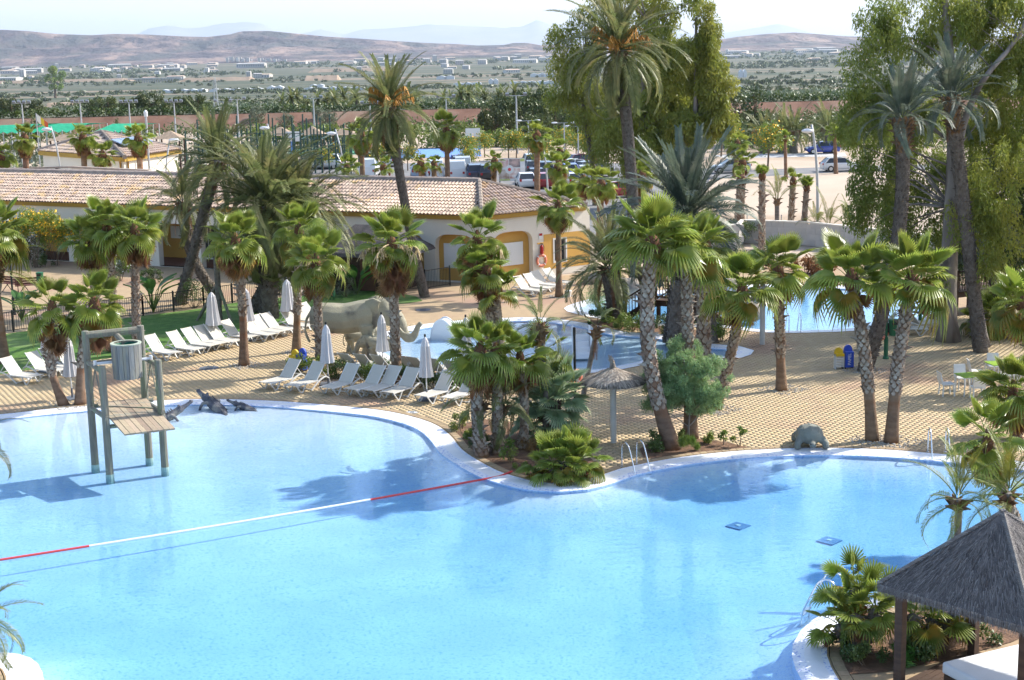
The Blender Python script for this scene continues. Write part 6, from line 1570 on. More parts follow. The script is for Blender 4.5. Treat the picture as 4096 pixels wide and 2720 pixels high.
p = pos2(4.0, 2.5, -.02); sg = thing('wall_sign', 'small white and red safety sign above the fire extinguisher', 'sign', p); o = flat_box(sg, lambda u, z, d: Vector(pos2(4.0 + u, 2.35 + z, d)) - p, -.13, .13, -.18, .18, -.02, 0, 'plate', M['white_frame']); flat_box(sg, lambda u, z, d: Vector(pos2(4.0 + u, 2.35 + z, d)) - p, -.11, .11, .02, .16, -.026, -.021, 'print', M['red'])
p = lp; life_ring('orange life ring hanging on the slim garden lamp post', (p.x + .06, p.y - .06, 1.75), (.8, -.6, 0), .34)
g_ = G(gp); life_ring('orange life ring on the green lamp pole beside the litter bin', (g_.x - .14, g_.y - .04, 1.15), (.55, -.8, 0), .37)
# tables and chairs of the bar terrace
M['lime'] = mat('lime_top', (.27, .42, .06), (.24, .38, .05), 2, .4)
def table(label, p):
    root = thing('table', label, 'table', p, R(10)); MB().box((0, 0, .73), (.8, .8, .03)).obj('tabletop', M['lime'], root)
    for sx in (-.35, .35):
        for sy in (-.35, .35): MB().box((sx, sy, .36), (.035, .035, .72)).obj('leg', M['plastic'], root)
def make_chair():
    root = thing('chair', 'x', 'chair', (0, 0, 0), group='white chairs at the green tables')
    MB().box((0, 0, .45), (.46, .46, .04)).obj('seat', M['plastic'], root); mb = MB(); mb.loft([[(-.23, .21, .5), (.23, .21, .5), (.23, .25, .5), (-.23, .25, .5)], [(-.22, .31, .9), (.22, .31, .9), (.22, .34, .9), (-.22, .34, .9)]]); mb.obj('backrest', M['plastic'], root)
    for sx in (-.2, .2):
        for sy in (-.2, .2): MB().beam((sx * .95, sy * .95, .44), (sx * 1.1, sy * 1.1, 0), .04, .04).obj('leg', M['plastic'], root)
        MB().beam((sx * 1.05, .22, .44), (sx * 1.05, .30, .7), .04, .03).obj('back_post', M['plastic'], root)
    return root
ch = make_chair(); index_kids()
tb1, tb2 = G(C(3, 2, 1850, 500)), G(C(3, 2, 2120, 385))
table('lime green topped table nearest the dark palm leaves', tb1); table('lime green topped table farther right near the picture edge', tb2)
cd = [(tb1 + Vector((-.85, -.1, 0)), 95, 'chair at the left side of the near green table'), (tb1 + Vector((.0, .85, 0)), 5, 'chair at the far side of the near green table'), (tb1 + Vector((.1, -.75, 0)), 178, 'chair at the near side of the near green table'), (tb2 + Vector((-.85, .0, 0)), 85, 'chair at the left side of the far green table'), (tb2 + Vector((.1, .8, 0)), -4, 'chair at the far side of the far green table'), (tb2 + Vector((.2, -.8, 0)), 180, 'chair with its back towards the pool at the far green table'), (tb2 + Vector((1.0, .1, 0)), -90, 'chair at the right side of the far green table')]
for i, (p, a, l) in enumerate(cd):
    if i == 0: ch.location = p; ch.rotation_euler = (0, 0, R(a)); ch['label'] = l
    else: clone(ch, p, R(a), l)
# white bucket on the deck
p = G(C(2, 1, 520, 1170)); root = thing('bucket', 'small white bucket on the paving at the slender palm', 'bucket', p); MB().lathe([(.13, 0), (.17, .32), (.18, .33)], 14).obj('body', M['plastic'], root); MB().lathe([(.185, .29), (.185, .34), (.16, .345)], 14).obj('rim', M['white_frame'], root)
# drain covers and gravel rings
M['gravel'] = mat('gravel', (.46, .42, .36), (.30, .27, .235), 9, .95, bump=1, bscale=20); M['pebble'] = mat('pebble', (.50, .46, .40), (.36, .33, .28), 3, .9, tone=(.20, .17, .14))
pit = []
def gravel_pit(px, s, rz, seed):
    b = G(px); r = random.Random(seed); mb = MB()
    for i in range(230):
        x, y = r.uniform(-s, s), r.uniform(-s, s); c, q = math.cos(rz), math.sin(rz); k = r.uniform(.02, .05)
        mb.add([(b.x + x * c - y * q + dx * k, b.y + x * q + y * c + dy * k, .006 + dz * k * .8) for dx, dy, dz in ((-1, 0, 0), (0, -1, 0), (1, 0, 0), (0, 1, 0), (r.uniform(-.3, .3), r.uniform(-.3, .3), 1))], [(0, 1, 4), (1, 2, 4), (2, 3, 4), (3, 0, 4)], tone=r.random() ** 1.5)
    pit.append(mb)
for i, (p, s) in enumerate(((C(0, 2, 700, 580), .95), (C(0, 2, 2270, 235), .65), (C(1, 2, 390, 112), .6), (C(2, 2, 1900, 640), .7), (C(3, 2, 150, 455), .75), (C(3, 2, 980, 925), .75), (C(3, 2, 1190, 935), .75), (C(3, 2, 900, 282), .7), (C(2, 1, 440, 1165), .6))): gravel_pit(p, s, R(40), i)
al = MB()
for m_ in pit: al.add(m_.v, m_.f); al.t[-len(m_.f):] = m_.t
tag(al.obj('gravel', M['pebble']), kind='stuff')
def drain(label, px, s, round_=False):
    b = G(px); root = thing('drain_cover', label, 'drain cover', (b.x, b.y, .003)); mb = MB()
    if round_: mb.lathe([(s, 0), (s, .006)], 20)
    else: mb.box((0, 0, .003), (s, s * 1.2, .006), R(30))
    mb.obj('plate', M['base_plate'] if round_ else M['alu'], root)
    for i in range(4): MB().box((0, (i - 1.5) * s * .4, .008), (s * (.7 if round_ else .5), s * .12, .004), 0 if round_ else R(30)).obj('slot', M['black_metal'], root)
drain('round dark drain cover on the paving left of the gravel-square palm', Z9(845, 950), .42, True)
drain('small square drain plate near the last front lounger', C(1, 2, 1440, 668), .32)
drain('dark drain cover on the paving right of the elephant', C(1, 1, 1540, 1290), .4, True)
for i, (x, y) in enumerate(((1702, 1214), (1912, 1248))):           # dark diamond grilles on the pool floor
    b = G(O(x, y), -.5); root = thing('floor_grille', ['left', 'right'][i] + ' dark square drain grille on the lagoon floor', 'pool drain', (b.x, b.y, -depth1(b.x, b.y) + .01), R(45))
    MB().box((0, 0, .01), (.52, .52, .02)).obj('grille', mat('grille%d' % i, (.20, .29, .44), rough=.5), root); MB().box((0, 0, .03), (.12, .12, .02)).obj('knob', M['white_frame'], root)
# ------------------------------------------------------------------ animal statues
M['hide'] = mat('elephant_hide', (.38, .35, .25), (.29, .27, .20), 1.3, .75, bump=.5, bscale=24, c3=(.15, .14, .12), s3=1.5, k3=(.56, .72))
M['ivory'] = mat('tusk', (.46, .42, .30), (.40, .36, .26), 3, .5)
M['croc'] = mat('crocodile_hide', (.075, .08, .10), (.13, .13, .145), 5, .7, bump=.9, bscale=22, c3=(.24, .23, .21), s3=2)
M['tortoise'] = mat('tortoise_stone', (.23, .235, .195), (.17, .175, .15), 3, .7, bump=.4, bscale=14)
def ell(x, z, ry, rz, y=0, n=12): return [(x, y + ry * math.cos(2 * math.pi * k / n), z + rz * math.sin(2 * math.pi * k / n)) for k in range(n)]
def elephant_meshes():
    mb = MB()
    mb.loft([ell(-1.55, 1.82, .15, .2), ell(-1.48, 1.85, .46, .48), ell(-1.15, 1.88, .64, .64), ell(-.6, 1.83, .74, .68), ell(0, 1.80, .78, .68), ell(.6, 1.90, .74, .70), ell(1.0, 1.99, .62, .68), ell(1.3, 2.04, .48, .58), ell(1.5, 2.06, .25, .36)])
    mb.loft([ell(1.1, 2.0, .40, .50), ell(1.5, 2.10, .46, .56), ell(1.9, 2.08, .46, .56), ell(2.2, 1.98, .36, .46), ell(2.42, 1.86, .26, .32), ell(2.5, 1.8, .12, .16)])
    mb.ball((1.75, 0, 2.42), (.36, .36, .30), 12, 8); mb.ball((1.95, 0, 1.66), (.30, .22, .20), 10, 6)
    tr = smooth_line([(2.25, 0, 1.9), (2.42, 0, 1.62), (2.52, 0, 1.28), (2.62, 0, 1.02), (2.80, 0, .90), (2.98, 0, 1.0), (3.10, 0, 1.24), (3.20, 0, 1.48), (3.34, 0, 1.62)], .1)
    mb.tube(tr, [.30 - .20 * i / (len(tr) - 1) + .012 * (i % 2) for i in range(len(tr))], 12)
    for x, y, fx in ((-1.12, .42, -1.2), (-1.0, -.42, -.78), (1.02, .40, .8), (.98, -.42, 1.22)):
        rear = x < 0
        P = [(x, y * .85, 1.55), (x + (fx - x) * .3 + (.06 if rear else 0), y, 1.0), (x + (fx - x) * .75 + (.02 if rear else .02), y, .5), (fx, y, .12), (fx + .02, y, 0)]
        mb.tube(smooth_line(P, .12), [(.44 if rear else .38) if i < 3 else None for i in range(0)] or 0.0 if False else [max(.21, (.46 if rear else .38) - .06 * i) if i < 8 else (.245 if i > len(smooth_line(P, .12)) - 4 else .225) for i in range(len(smooth_line(P, .12)))], 12)
    return mb
em = elephant_meshes()
body_me = remeshed(em, 'body', M['hide'], .055, 5)
def ear_mesh():
    mb = MB(); o = [(0, .25), (.12, .42), (-.25, .55), (-.62, .42), (-.72, .0), (-.58, -.5), (-.32, -.85), (-.12, -.72), (-.02, -.3)]
    n = len(o); vs = [(x, .04 * math.sin(i * 2), z) for i, (x, z) in enumerate(o)] + [(x * .96, .04 * math.sin(i * 2) + .05, z * .96) for i, (x, z) in enumerate(o)] + [(-.3, .10, .0), (-.3, .03, 0)]
    mb.add(vs, [(i, (i + 1) % n, n + (i + 1) % n, n + i) for i in range(n)] + [(n + i, n + (i + 1) % n, 2 * n) for i in range(n)] + [((i + 1) % n, i, 2 * n + 1) for i in range(n)])
    return mb.mesh('ear', M['hide'], True)
ear_me = ear_mesh()
def tusk_mesh(sy):
    mb = MB(); P = smooth_line([(2.22, sy * .2, 1.72), (2.42, sy * .28, 1.40), (2.66, sy * .30, 1.20), (2.95, sy * .25, 1.16)], .08); mb.tube(P, [.085 * (1 - .85 * i / (len(P) - 1)) for i in range(len(P))], 9); return mb.mesh('tusk', M['ivory'], True)
tail_me = MB().tube(smooth_line([(-1.5, 0, 2.1), (-1.72, 0, 1.75), (-1.78, 0, 1.2), (-1.62, .02, .75)], .1), [.075, .07, .065, .06, .055, .05, .045, .045, .04, .05, .06, .065, .05, .05, .04, .04, .03][:len(smooth_line([(-1.5, 0, 2.1), (-1.72, 0, 1.75), (-1.78, 0, 1.2), (-1.62, .02, .75)], .1))], 7).mesh('tail', M['hide'], True)
eye_me = MB().ball((0, 0, 0), .045, 8, 6).mesh('eye', M['black_metal'], True)
def elephant(label, p, rz, s, tusks, group=None):
    root = thing('elephant_statue', label, 'elephant statue', p, rz, group, s)
    link('body', body_me, root); link('tail', tail_me, root)
    for sy in (-1, 1):
        link('ear', ear_me, root, (1.58, sy * .44, 2.22), (0, 0, R(12 * sy)), (1, sy * 1.0, 1))
        link('eye', eye_me, root, (2.17, sy * .335, 2.1))
        if tusks: link('tusk', tusk_mesh(sy), root)
    return root
ep = (G(Z(1200, 1120, 4.722, 470, 1560)) + G(Z(1200, 1120, 4.722, 1230, 1490))) / 2
elephant('life-size olive grey elephant statue with raised trunk behind the hedge', (ep.x + .05, ep.y + .3, 0), R(-6), .985, True)
b_ = G(Z(1200, 1120, 4.722, 1110, 1400)); elephant('baby elephant statue under the belly of the big elephant statue', (b_.x, b_.y + .5, 0), R(14), .40, False, 'baby elephant statues')
b_ = G(Z(1200, 1120, 4.722, 1570, 1560)); elephant('baby elephant statue behind the closed parasol at the small pool', (b_.x, b_.y, 0), R(175), .44, False, 'baby elephant statues')

def crocodile(label, p, az, pitch, s, tail=True):
    root = thing('crocodile_statue', label, 'crocodile statue', p, az, 'crocodile statues in the shallow water', s)
    mb = MB(); c, q = math.cos(pitch), math.sin(pitch)
    def st(x, w, h, z=0): 
        X, Zz = x * c - z * q, x * q + z * c
        return [(X - q * h * math.sin(t) , w * math.cos(t), Zz + c * h * math.sin(t)) for t in [2 * math.pi * k / 12 for k in range(12)]]
    mb.loft([st(1.62, .06, .05, .02), st(1.55, .11, .085, .02), st(1.25, .12, .10), st(1.0, .16, .13), st(.8, .23, .19), st(.62, .22, .19), st(.45, .22, .20), st(.2, .28, .24), st(-.25, .33, .25), st(-.65, .30, .22), st(-1.0, .2, .16)])
    for sy in (-1, 1):
        mb.ball((.86 * c - .17 * q, sy * .12, .86 * q + .17 * c), (.08, .06, .07), 8, 6); mb.ball((1.5 * c - .1 * q, sy * .05, 1.5 * q + .1 * c), .045, 6, 5)
        mb.tube([(.15, sy * .25, .1 + .1 * q), (.28, sy * .45, .12), (.42, sy * .52, -.1), (.5, sy * .54, -.3)], [.1, .085, .07, .07], 8)
    body = remeshed(mb, 'body', M['croc'], .028, 2); link('body', body, root)
    mb = MB()
    for i in range(13):
        x = .45 - i * .115
        for sy in (-.12, 0, .12):
            X, Zz = x * c, x * q; h = .22 + .03 * (i < 6); mb.add([(X - q * h - .05, sy - .03, Zz + c * h - .05), (X - q * h - .05, sy + .03, Zz + c * h - .05), (X - q * h + .05, sy, Zz + c * h - .05), (X - q * (h + .06) - .02, sy, Zz + c * (h + .06))], [(0, 1, 3), (1, 2, 3), (2, 0, 3)])
    tag(mb.obj('scutes', M['croc'], root), kind='stuff')
    if tail:
        P = smooth_line([(-.85 * c, 0, -.85 * q + .02), (-1.3 * c, .12, -.85 * q - .08), (-1.75, .35, -.85 * q - .16), (-2.1, .3, -.85 * q - .2)], .1); MB().tube(P, [.19 * (1 - .85 * i / len(P)) for i in range(len(P))], 8).obj('tail', M['croc'], root, smooth=True)
Zc = lambda x, y: G(Z(550, 1150, 2.951, x, y), WZ)
p = Zc(900, 1440); crocodile('largest crocodile statue with raised snout at the lagoon shore', (p.x, p.y + .1, .10), R(132), R(18), .76)
p = Zc(420, 1540); crocodile('crocodile statue head rising from the water behind the bucket tower', (p.x - .2, p.y - .1, -.02), R(28), R(27), .70, False)
p = Zc(1260, 1430); crocodile('smallest crocodile statue with its tail under water', (p.x, p.y, .0), R(155), R(16), .50)

# tortoise
p = G(C(3, 2, 405, 1000)); root = thing('tortoise_statue', 'grey stone tortoise statue at the lagoon rim facing the water', 'tortoise statue', (p.x, p.y + .42, 0), R(-93))
mb = MB(); mb.loft([ell(-.55, .34, .12, .10), ell(-.48, .36, .3, .2), ell(-.25, .38, .42, .30), ell(0, .38, .46, .33), ell(.25, .38, .42, .30), ell(.46, .37, .3, .22), ell(.54, .36, .15, .12)])
mb.loft([ell(-.5, .26, .32, .06), ell(-.2, .25, .50, .06), ell(.25, .25, .50, .06), ell(.5, .27, .32, .06)])
mb.tube([(.4, 0, .26), (.58, 0, .22), (.74, 0, .21)], [.13, .115, .11], 9); mb.ball((.78, 0, .21), (.15, .125, .11), 10, 7)
for x, y, fx, fy in ((.3, .33, .52, .45), (.3, -.33, .52, -.45), (-.35, .33, -.5, .42), (-.35, -.33, -.5, -.42)): mb.tube([(x, y, .3), (fx, fy, .18), (fx + .05, fy, .03)], [.14, .12, .12], 9)
link('body', remeshed(mb, 'body', M['tortoise'], .03, 3), root)
mb = MB()
for i in range(5):
    for j in range(3):
        a = (j - 1) * .75; x = -.4 + i * .2; e = math.sqrt(max(.05, 1 - (x / .56) ** 2)); yy, zz = math.sin(a) * .46 * e, .375 + math.cos(a) * .33 * e
        nv = Vector((x * .5, yy, zz - .3)).normalized(); u_ = nv.orthogonal().normalized(); v_ = nv.cross(u_)
        mb.add([Vector((x, yy, zz)) + (u_ * math.cos(t) + v_ * math.sin(t)) * .085 - nv * .012 for t in [k * math.pi / 3 for k in range(6)]] + [Vector((x, yy, zz)) + nv * .018], [(k, (k + 1) % 6, 6) for k in range(6)])
tag(mb.obj('shell_plates', M['tortoise'], root), kind='stuff')
for sy in (-1, 1): link('eye', eye_me, root, (.86, sy * .085, .26), (0, 0, 0), .5)

# ------------------------------------------------------------------ rocks and water slides
M['rock'] = mat('rock', (.36, .31, .25), (.25, .215, .18), 1.6, .9, bump=.9, bscale=5, c3=(.16, .14, .125), s3=1.2, k3=(.55, .7))
M['slide'] = mat('slide_white', (.76, .77, .79), rough=.3, coat=.3)
def rock(label, p, size, seed, name='rock'):
    mb = MB(); mb.ball((0, 0, 0), 1, 14, 10); r = Vector((seed * 3.1, seed, 0)); vs = []
    for v in mb.v: v = Vector(v); k = 1 + .32 * noise.noise(v * 1.2 + r) + .14 * noise.noise(v * 3 + r); vs.append((v.x * k * size[0], v.y * k * size[1], (v.z * k) * size[2]))
    mb.v = vs; o = mb.obj(name, M['rock'], None, (p.x, p.y, size[2] * .55), True); return tag(o, label, 'rock')
p = G(Z2(2090, 700)); rock('round grey boulder at the tip of the rock slide in the far pool', p, (.75, .6, .50), 1)
p = G(Z2(1930, 660)); rock('long grey boulder carrying the white slide by the bridge', p + Vector((0, .5, 0)), (1.0, .7, .62), 2)
p = G(Z2(1790, 560)); rock('brown rock under the upper end of the white slide', p + Vector((0, .9, 0)), (1.15, .9, .95), 3)
p = G(Z2(810, 470)); rock('grey pointed rock behind the left stairs of the bridge', p, (.75, .6, .62), 4)
p = G(Z2(480, 345)); rock('pale rocks at the far deck edge behind the date palm', p, (.8, .5, .35), 5)
p = G(Z2(1900, 700)); rock('flat low rock at the water under the white slide', p, (.5, .35, .2), 6)
sl = thing('water_slide', 'white channel slide running over rocks into the far pool', 'water slide', G(Z2(1930, 640)))
P = smooth_line([G(Z2(1700, 520)) + Vector((0, .6, 1.55)), G(Z2(1800, 560)) + Vector((0, .4, 1.45)), G(Z2(1900, 620)) + Vector((0, .2, 1.0)), G(Z2(2010, 680)) + Vector((0, 0, .75)), G(Z2(2130, 690)) + Vector((.1, -.1, .70))], .2)
mb = MB(); P = [q - sl.location for q in P]
mb.loft([[q + Vector((dx, dy, dz)) for dx, dy, dz in ((0, -.36, .16), (0, -.3, -.02), (0, .3, -.02), (0, .36, .16), (0, .41, .16), (0, .34, -.08), (0, -.34, -.08), (0, -.41, .16))] for q in P]); mb.obj('chute', M['slide'], sl)
for q in (P[2], P[len(P) // 2]): MB().tube([q - Vector((0, 0, .05)), Vector((q.x, q.y, -.3))], .1, 8).obj('support', M['slide'], sl)
b0 = G(Z(1650, 1200, 2.951, 385, 440), WZ); sl = thing('water_slide', 'white humped children slide in the small pool', 'water slide', (b0.x, b0.y, -.05), R(-14), None, .68)
kx = 6075 / 65.5
hump = smooth_line([(-.88, -.1), (-.72, .55), (-.45, 1.05), (-.1, 1.30), (.25, 1.22), (.6, .75), (.95, .42), (1.25, .25)], .1) if False else None
HP_ = smooth_line([(-.9, 0, -.15), (-.8, 0, .5), (-.55, 0, 1.0), (-.18, 0, 1.24), (.2, 0, 1.14), (.55, 0, .8), (.95, 0, .5), (1.4, 0, .35)], .1)
mb = MB(); mb.loft([[q + Vector((0, dy, dz)) for dy, dz in ((-.55, .10), (-.47, .10), (-.44, 0), (.44, 0), (.47, .10), (.55, .10), (.55, -.12), (-.55, -.12))] for q in HP_]); mb.obj('chute', M['slide'], sl)
mb = MB(); mb.prism([(q.x, q.z - .13) for q in HP_[3:-4]] + [(.9, -.2), (-.8, -.2)], -.52, .52); mb.obj('side_panel', M['slide'], sl)
b0 = G(Z2(345, 1150), WZ); sl = thing('slide_steps', 'white stair block of the children slide standing in the small pool', 'pool steps', (b0.x, b0.y + .4, 0), R(3))
for i in range(4): MB().box((0, -.3 + i * .22, .12 + i * .11), (.62, .22, .24 + i * .22)).obj('step', M['slide'], sl)
for sx in (-.36, .36): mb = MB(); mb.prism([(-.42, -.2), (.6, -.2), (.62, 1.25), (.3, 1.3), (-.42, .35)], -.03, .03); o = mb.obj('side_panel', M['slide'], sl, (sx, .1, 0), rot=(0, 0, R(90)))

# ------------------------------------------------------------------ wooden bridge
A_, B_ = G(Z2(800, 712)), G(Z2(1850, 782)); A_ = A_ + Vector((0, .1, 0))
br_l = (B_ - A_).length; brg = thing('footbridge', 'dark brown wooden footbridge with stairs over the far pool', 'bridge', A_, math.atan2(B_.y - A_.y, B_.x - A_.x))
DH, ns_, run, wB = .98, 6, 1.55, 1.5
for k, (x0, sg) in enumerate(((0, 1), (br_l, -1))):
    for i in range(ns_):
        MB().box((x0 + sg * (i + .5) * run / ns_, wB / 2, (i + 1) * DH / (ns_ + 1) - .03), (run / ns_ + .03, wB, .06)).obj('step', M['dark_wood'], brg)
    for y in (0, wB): MB().beam((x0, y, .0), (x0 + sg * run, y, DH - .1), .07, .28).obj('stringer', M['dark_wood'], brg)
nb_ = int((br_l - 2 * run) / .16)
for i in range(nb_): MB().box((run + (i + .5) * (br_l - 2 * run) / nb_, wB / 2, DH - .03), ((br_l - 2 * run) / nb_ - .012, wB + .1, .05)).obj('deck_board', M['dark_wood'], brg)
for y in (.05, wB - .05): MB().beam((run, y, DH - .18), (br_l - run, y, DH - .18), .1, .24).obj('girder', M['dark_wood'], brg)
for x in (run + .1, br_l / 2, br_l - run - .1):
    for y in (.1, wB - .1): MB().box((x, y, DH / 2 - .4), (.16, .16, DH + .7)).obj('pile', M['dark_wood'], brg)
def zdeck(x): return DH * min(1, max(0, x / run), max(0, (br_l - x) / run))
for y in (-.02, wB + .02):
    xs_ = [0, run, br_l - run, br_l]
    for x in [0, run / 2, run, (br_l) / 2, br_l - run, br_l - run / 2, br_l]: MB().box((x, y, zdeck(x) + .5), (.08, .08, 1.02)).obj('post', M['dark_wood'], brg)
    for a, b in zip(xs_, xs_[1:]):
        for h in (.16, .96): MB().beam((a, y, zdeck(a) + h), (b, y, zdeck(b) + h), .06, .07).obj('handrail', M['dark_wood'], brg)
    x = .16
    while x < br_l: MB().box((x, y, zdeck(x) + .56), (.035, .035, .78)).obj('baluster', M['dark_wood'], brg); x += .16
# boardwalk at the right
bw0, bw1 = G(Z(3500, 900, 3.96, 1260, 1450)), G(Z(3500, 900, 3.96, 2480, 1290)); bwk = thing('boardwalk', 'raised dark wooden boardwalk with slatted railing at the right edge', 'boardwalk', bw0, math.atan2(bw1.y - bw0.y, bw1.x - bw0.x)); bl = (bw1 - bw0).length + 1
M['red_wood'] = mat('red_wood', (.13, .055, .03), (.10, .045, .028), 2, .7)
for i in range(int(bl / .16)): MB().box(((i + .5) * .16, .75, 1.15), (.148, 1.6, .05)).obj('deck_board', M['dark_wood'], bwk)
for y in (.0, 1.5): MB().beam((0, y, 1.0), (bl, y, 1.0), .08, .22).obj('girder', M['dark_wood'], bwk)
for i in range(int(bl / 1.1) + 1):
    for y in (0, 1.5): MB().box((i * 1.1 + .1, y, 1.1), (.12, .12, 2.2)).obj('post', M['dark_wood'], bwk)
for y in (0, 1.5):
    MB().beam((0, y, 2.12), (bl, y, 2.12), .09, .05).obj('handrail', M['dark_wood'], bwk)
    for i in range(int(bl / .17)): MB().box(((i + .5) * .17, y, 1.66), (.09 if i * .17 > bl * .5 else .035, .03, .86)).obj('baluster', M['red_wood' if i * .17 > bl * .5 else 'dark_wood'], bwk)
for i in range(5): MB().box((-.15 - i * .28, .75, .96 - i * .2), (.3, 1.5, .05)).obj('step', M['dark_wood'], bwk)
MB().beam((0, 0, 1.0), (-1.5, 0, .0), .07, .24).obj('stringer', M['dark_wood'], bwk)

# ------------------------------------------------------------------ cabana and daybed
M['thatch_black'] = mat('thatch_black', (.155, .143, .14), (.105, .097, .097), 4, .95, bump=1, bscale=40, stretch=(1, 1, .5), tone=(.34, .32, .30))
eL, eF = G(C(3, 3, 850, 730), 2.25), G(C(3, 3, 2275, 1155), 2.25)
sd_ = (eF - eL); S = sd_.length; az_ = math.atan2(sd_.y, sd_.x); nrm_ = Vector((-sd_.y, sd_.x, 0)).normalized(); cen_ = (eL + eF) / 2 + nrm_ * S / 2 + Vector((.34, 0, 0))
ap_ = D(C(3, 3, 2252, 15), cen_.y).z
cab = thing('cabana', 'square wooden cabana with dark thatched pyramid roof at the bottom right', 'cabana', (cen_.x, cen_.y, 0), az_)
hs_ = S / 2; ph = hs_ - .34
for sx in (-1, 1):
    for sy in (-1, 1): MB().box((sx * ph, sy * ph, 1.15), (.17, .17, 2.3)).obj('post', M['dark_wood'], cab)
for s in (-1, 1):
    MB().box((0, s * ph, 2.25), (ph * 2 + .4, .1, .16)).obj('beam', M['dark_wood'], cab); MB().box((s * ph, 0, 2.24), (.1, ph * 2 + .4, .14)).obj('beam', M['dark_wood'], cab)
mb = MB(); z0, z1 = 2.2, ap_
def sq(h, z): return [(-h, -h, z), (h, -h, z), (h, h, z), (-h, h, z)]
mb.loft([sq(hs_ - .02, z0), sq(hs_, z0 + .14), sq(hs_ * .5, z0 + .14 + (z1 - z0 - .14) * .47), sq(.04, z1)]); mb.obj('thatch_core', M['thatch_black'], cab)
r = random.Random(8); mb = MB()
for f in range(4):
    Rm = Matrix.Rotation(f * math.pi / 2, 3, 'Z')
    for i in range(2600):
        t = r.random() ** .6; h = hs_ * t; u = r.uniform(-h, h); L_ = r.uniform(.10, .26); t2 = min(1.045, t + L_ / hs_); sk = r.gauss(.03, .05)
        z = lambda q: z1 + (z0 + .14 - z1) * q
        w = r.uniform(.005, .012); lift = r.uniform(.0, .028)
        mb.add([Rm @ Vector((u - w, -h - .0, z(t) + .012)), Rm @ Vector((u + w, -h, z(t) + .012)), Rm @ Vector((u * t2 / t + sk, -hs_ * t2 - lift, z(t2) + lift - (.14 * r.random() if t2 > 1 else 0)))], [(0, 1, 2)], tone=r.betavariate(.6, 1.6))
    for i in range(260):                                              # ragged eave and hip binding
        u = r.uniform(-hs_, hs_); mb.add([Rm @ Vector((u - .012, -hs_ - .01, z0 + .16)), Rm @ Vector((u + .012, -hs_ - .01, z0 + .16)), Rm @ Vector((u + r.gauss(0, .03), -hs_ - r.uniform(0, .04), z0 - r.uniform(.0, .12)))], [(0, 1, 2)], tone=r.betavariate(.8, 1.4))
    for i in range(50):
        t = i / 50; h = hs_ * t; mb.tube([Rm @ Vector((-h + .07, -h - .0, z1 + (z0 + .14 - z1) * t + .035)), Rm @ Vector((-h - .03, -h - .03, z1 + (z0 + .14 - z1) * (t + .02) + .045)), Rm @ Vector((-h, -h + .07, z1 + (z0 + .14 - z1) * t + .035))], [.015, .03, .015], 4, tone=r.uniform(.2, .7), cap=False)
tag(mb.obj('thatch', M['thatch_black'], cab), kind='stuff')
for i in range(int(S / .15)): MB().box((-hs_ + .1 + (i + .5) * .15, 0, .03), (.142, S - .2, .06)).obj('deck_board', M['dark_wood'], cab)
da, db = G(C(3, 3, 1600, 1400), .62), G(C(3, 3, 2400, 1210), .62)
d_ = (db - da); rzd = math.atan2(d_.y, d_.x); W_ = d_.length; n_ = Vector((d_.y, -d_.x, 0)).normalized()
c_ = da + d_ / 2 + n_ * .95
day = thing('daybed', 'white mattress daybed on a dark wooden base under the cabana', 'daybed', (c_.x, c_.y, .06), rzd)
MB().box((0, 0, .16), (W_ - .08, 1.82, .28)).obj('base', M['dark_wood'], day)
mt = MB().box((0, 0, .44), (W_, 1.9, .25)).obj('mattress', mat('mattress_white', (.72, .72, .73), (.66, .66, .67), 2, .9), day); bv = mt.modifiers.new('b', 'BEVEL'); bv.width = .06; bv.segments = 3
for sx in (-1, 1):
    for sy in (-1, 1): MB().box((sx * (W_ / 2 - .12), sy * .8, .01), (.1, .1, .04)).obj('foot', M['dark_wood'], day)
tag(sheet('cabana_paving', [(v.x, v.y) for v in ring([(1960, 1575), (2033, 1556), (2171, 1532), (2340, 1488), (2420, 1460), (2500, 1600), (1985, 1700)])], M['paving_far'], z=.004), 'stone paving in front of the cabana', kind='structure')

# ------------------------------------------------------------------ fences, benches, plaza
def rail_fence(label, pts, h=1.0, post=2.0, gap=.115):
    pts = [G(p) if not isinstance(p, Vector) else p for p in pts]; root = thing('metal_fence', label, 'fence', pts[0]); nbar = 0
    bar = MB().box((0, 0, h / 2 + .05), (.018, .018, h - .1)).mesh('bar', M['black_metal']); rest = MB()
    for a, b in zip(pts, pts[1:]):
        d = b - a; L_ = d.length; t = d.normalized()
        for z in (.1, h): MB().beam(a - pts[0] + Vector((0, 0, z)), b - pts[0] + Vector((0, 0, z)), .03, .035).obj('rail', M['black_metal'], root)
        n = max(1, round(L_ / post))
        for i in range(n + 1): MB().box(a - pts[0] + t * L_ * i / n + Vector((0, 0, h / 2 + .04)), (.07, .07, h + .1)).obj('post', M['black_metal'], root)
        for i in range(int(L_ / gap)):
            q = a - pts[0] + t * (i + .5) * gap
            if nbar < 300: link('bar', bar, root, q); nbar += 1
            else: rest.box((q.x, q.y, h / 2 + .05), (.018, .018, h - .1))
    if rest.v: tag(rest.obj('bars', M['black_metal'], root), kind='stuff')
rail_fence('black railing fence along the back of the lawn', [O(470, 709), O(600, 690), O(705, 676)])
rail_fence('black railing fence at the left picture edge of the lawn', [O(-60, 778), O(120, 753), O(330, 728), O(470, 709)])
rail_fence('black railing before the ochre arches of the hall', [C(1, 1, 1380, 1110), C(1, 1, 1560, 1105), C(1, 1, 1790, 1065)], 1.05)
rail_fence('black railing beside the timber hut', [O(775, 676), O(828, 670)], 1.0)
M['bench_wood'] = mat('bench_wood', (.13, .05, .035), (.10, .04, .03), 3, .6)
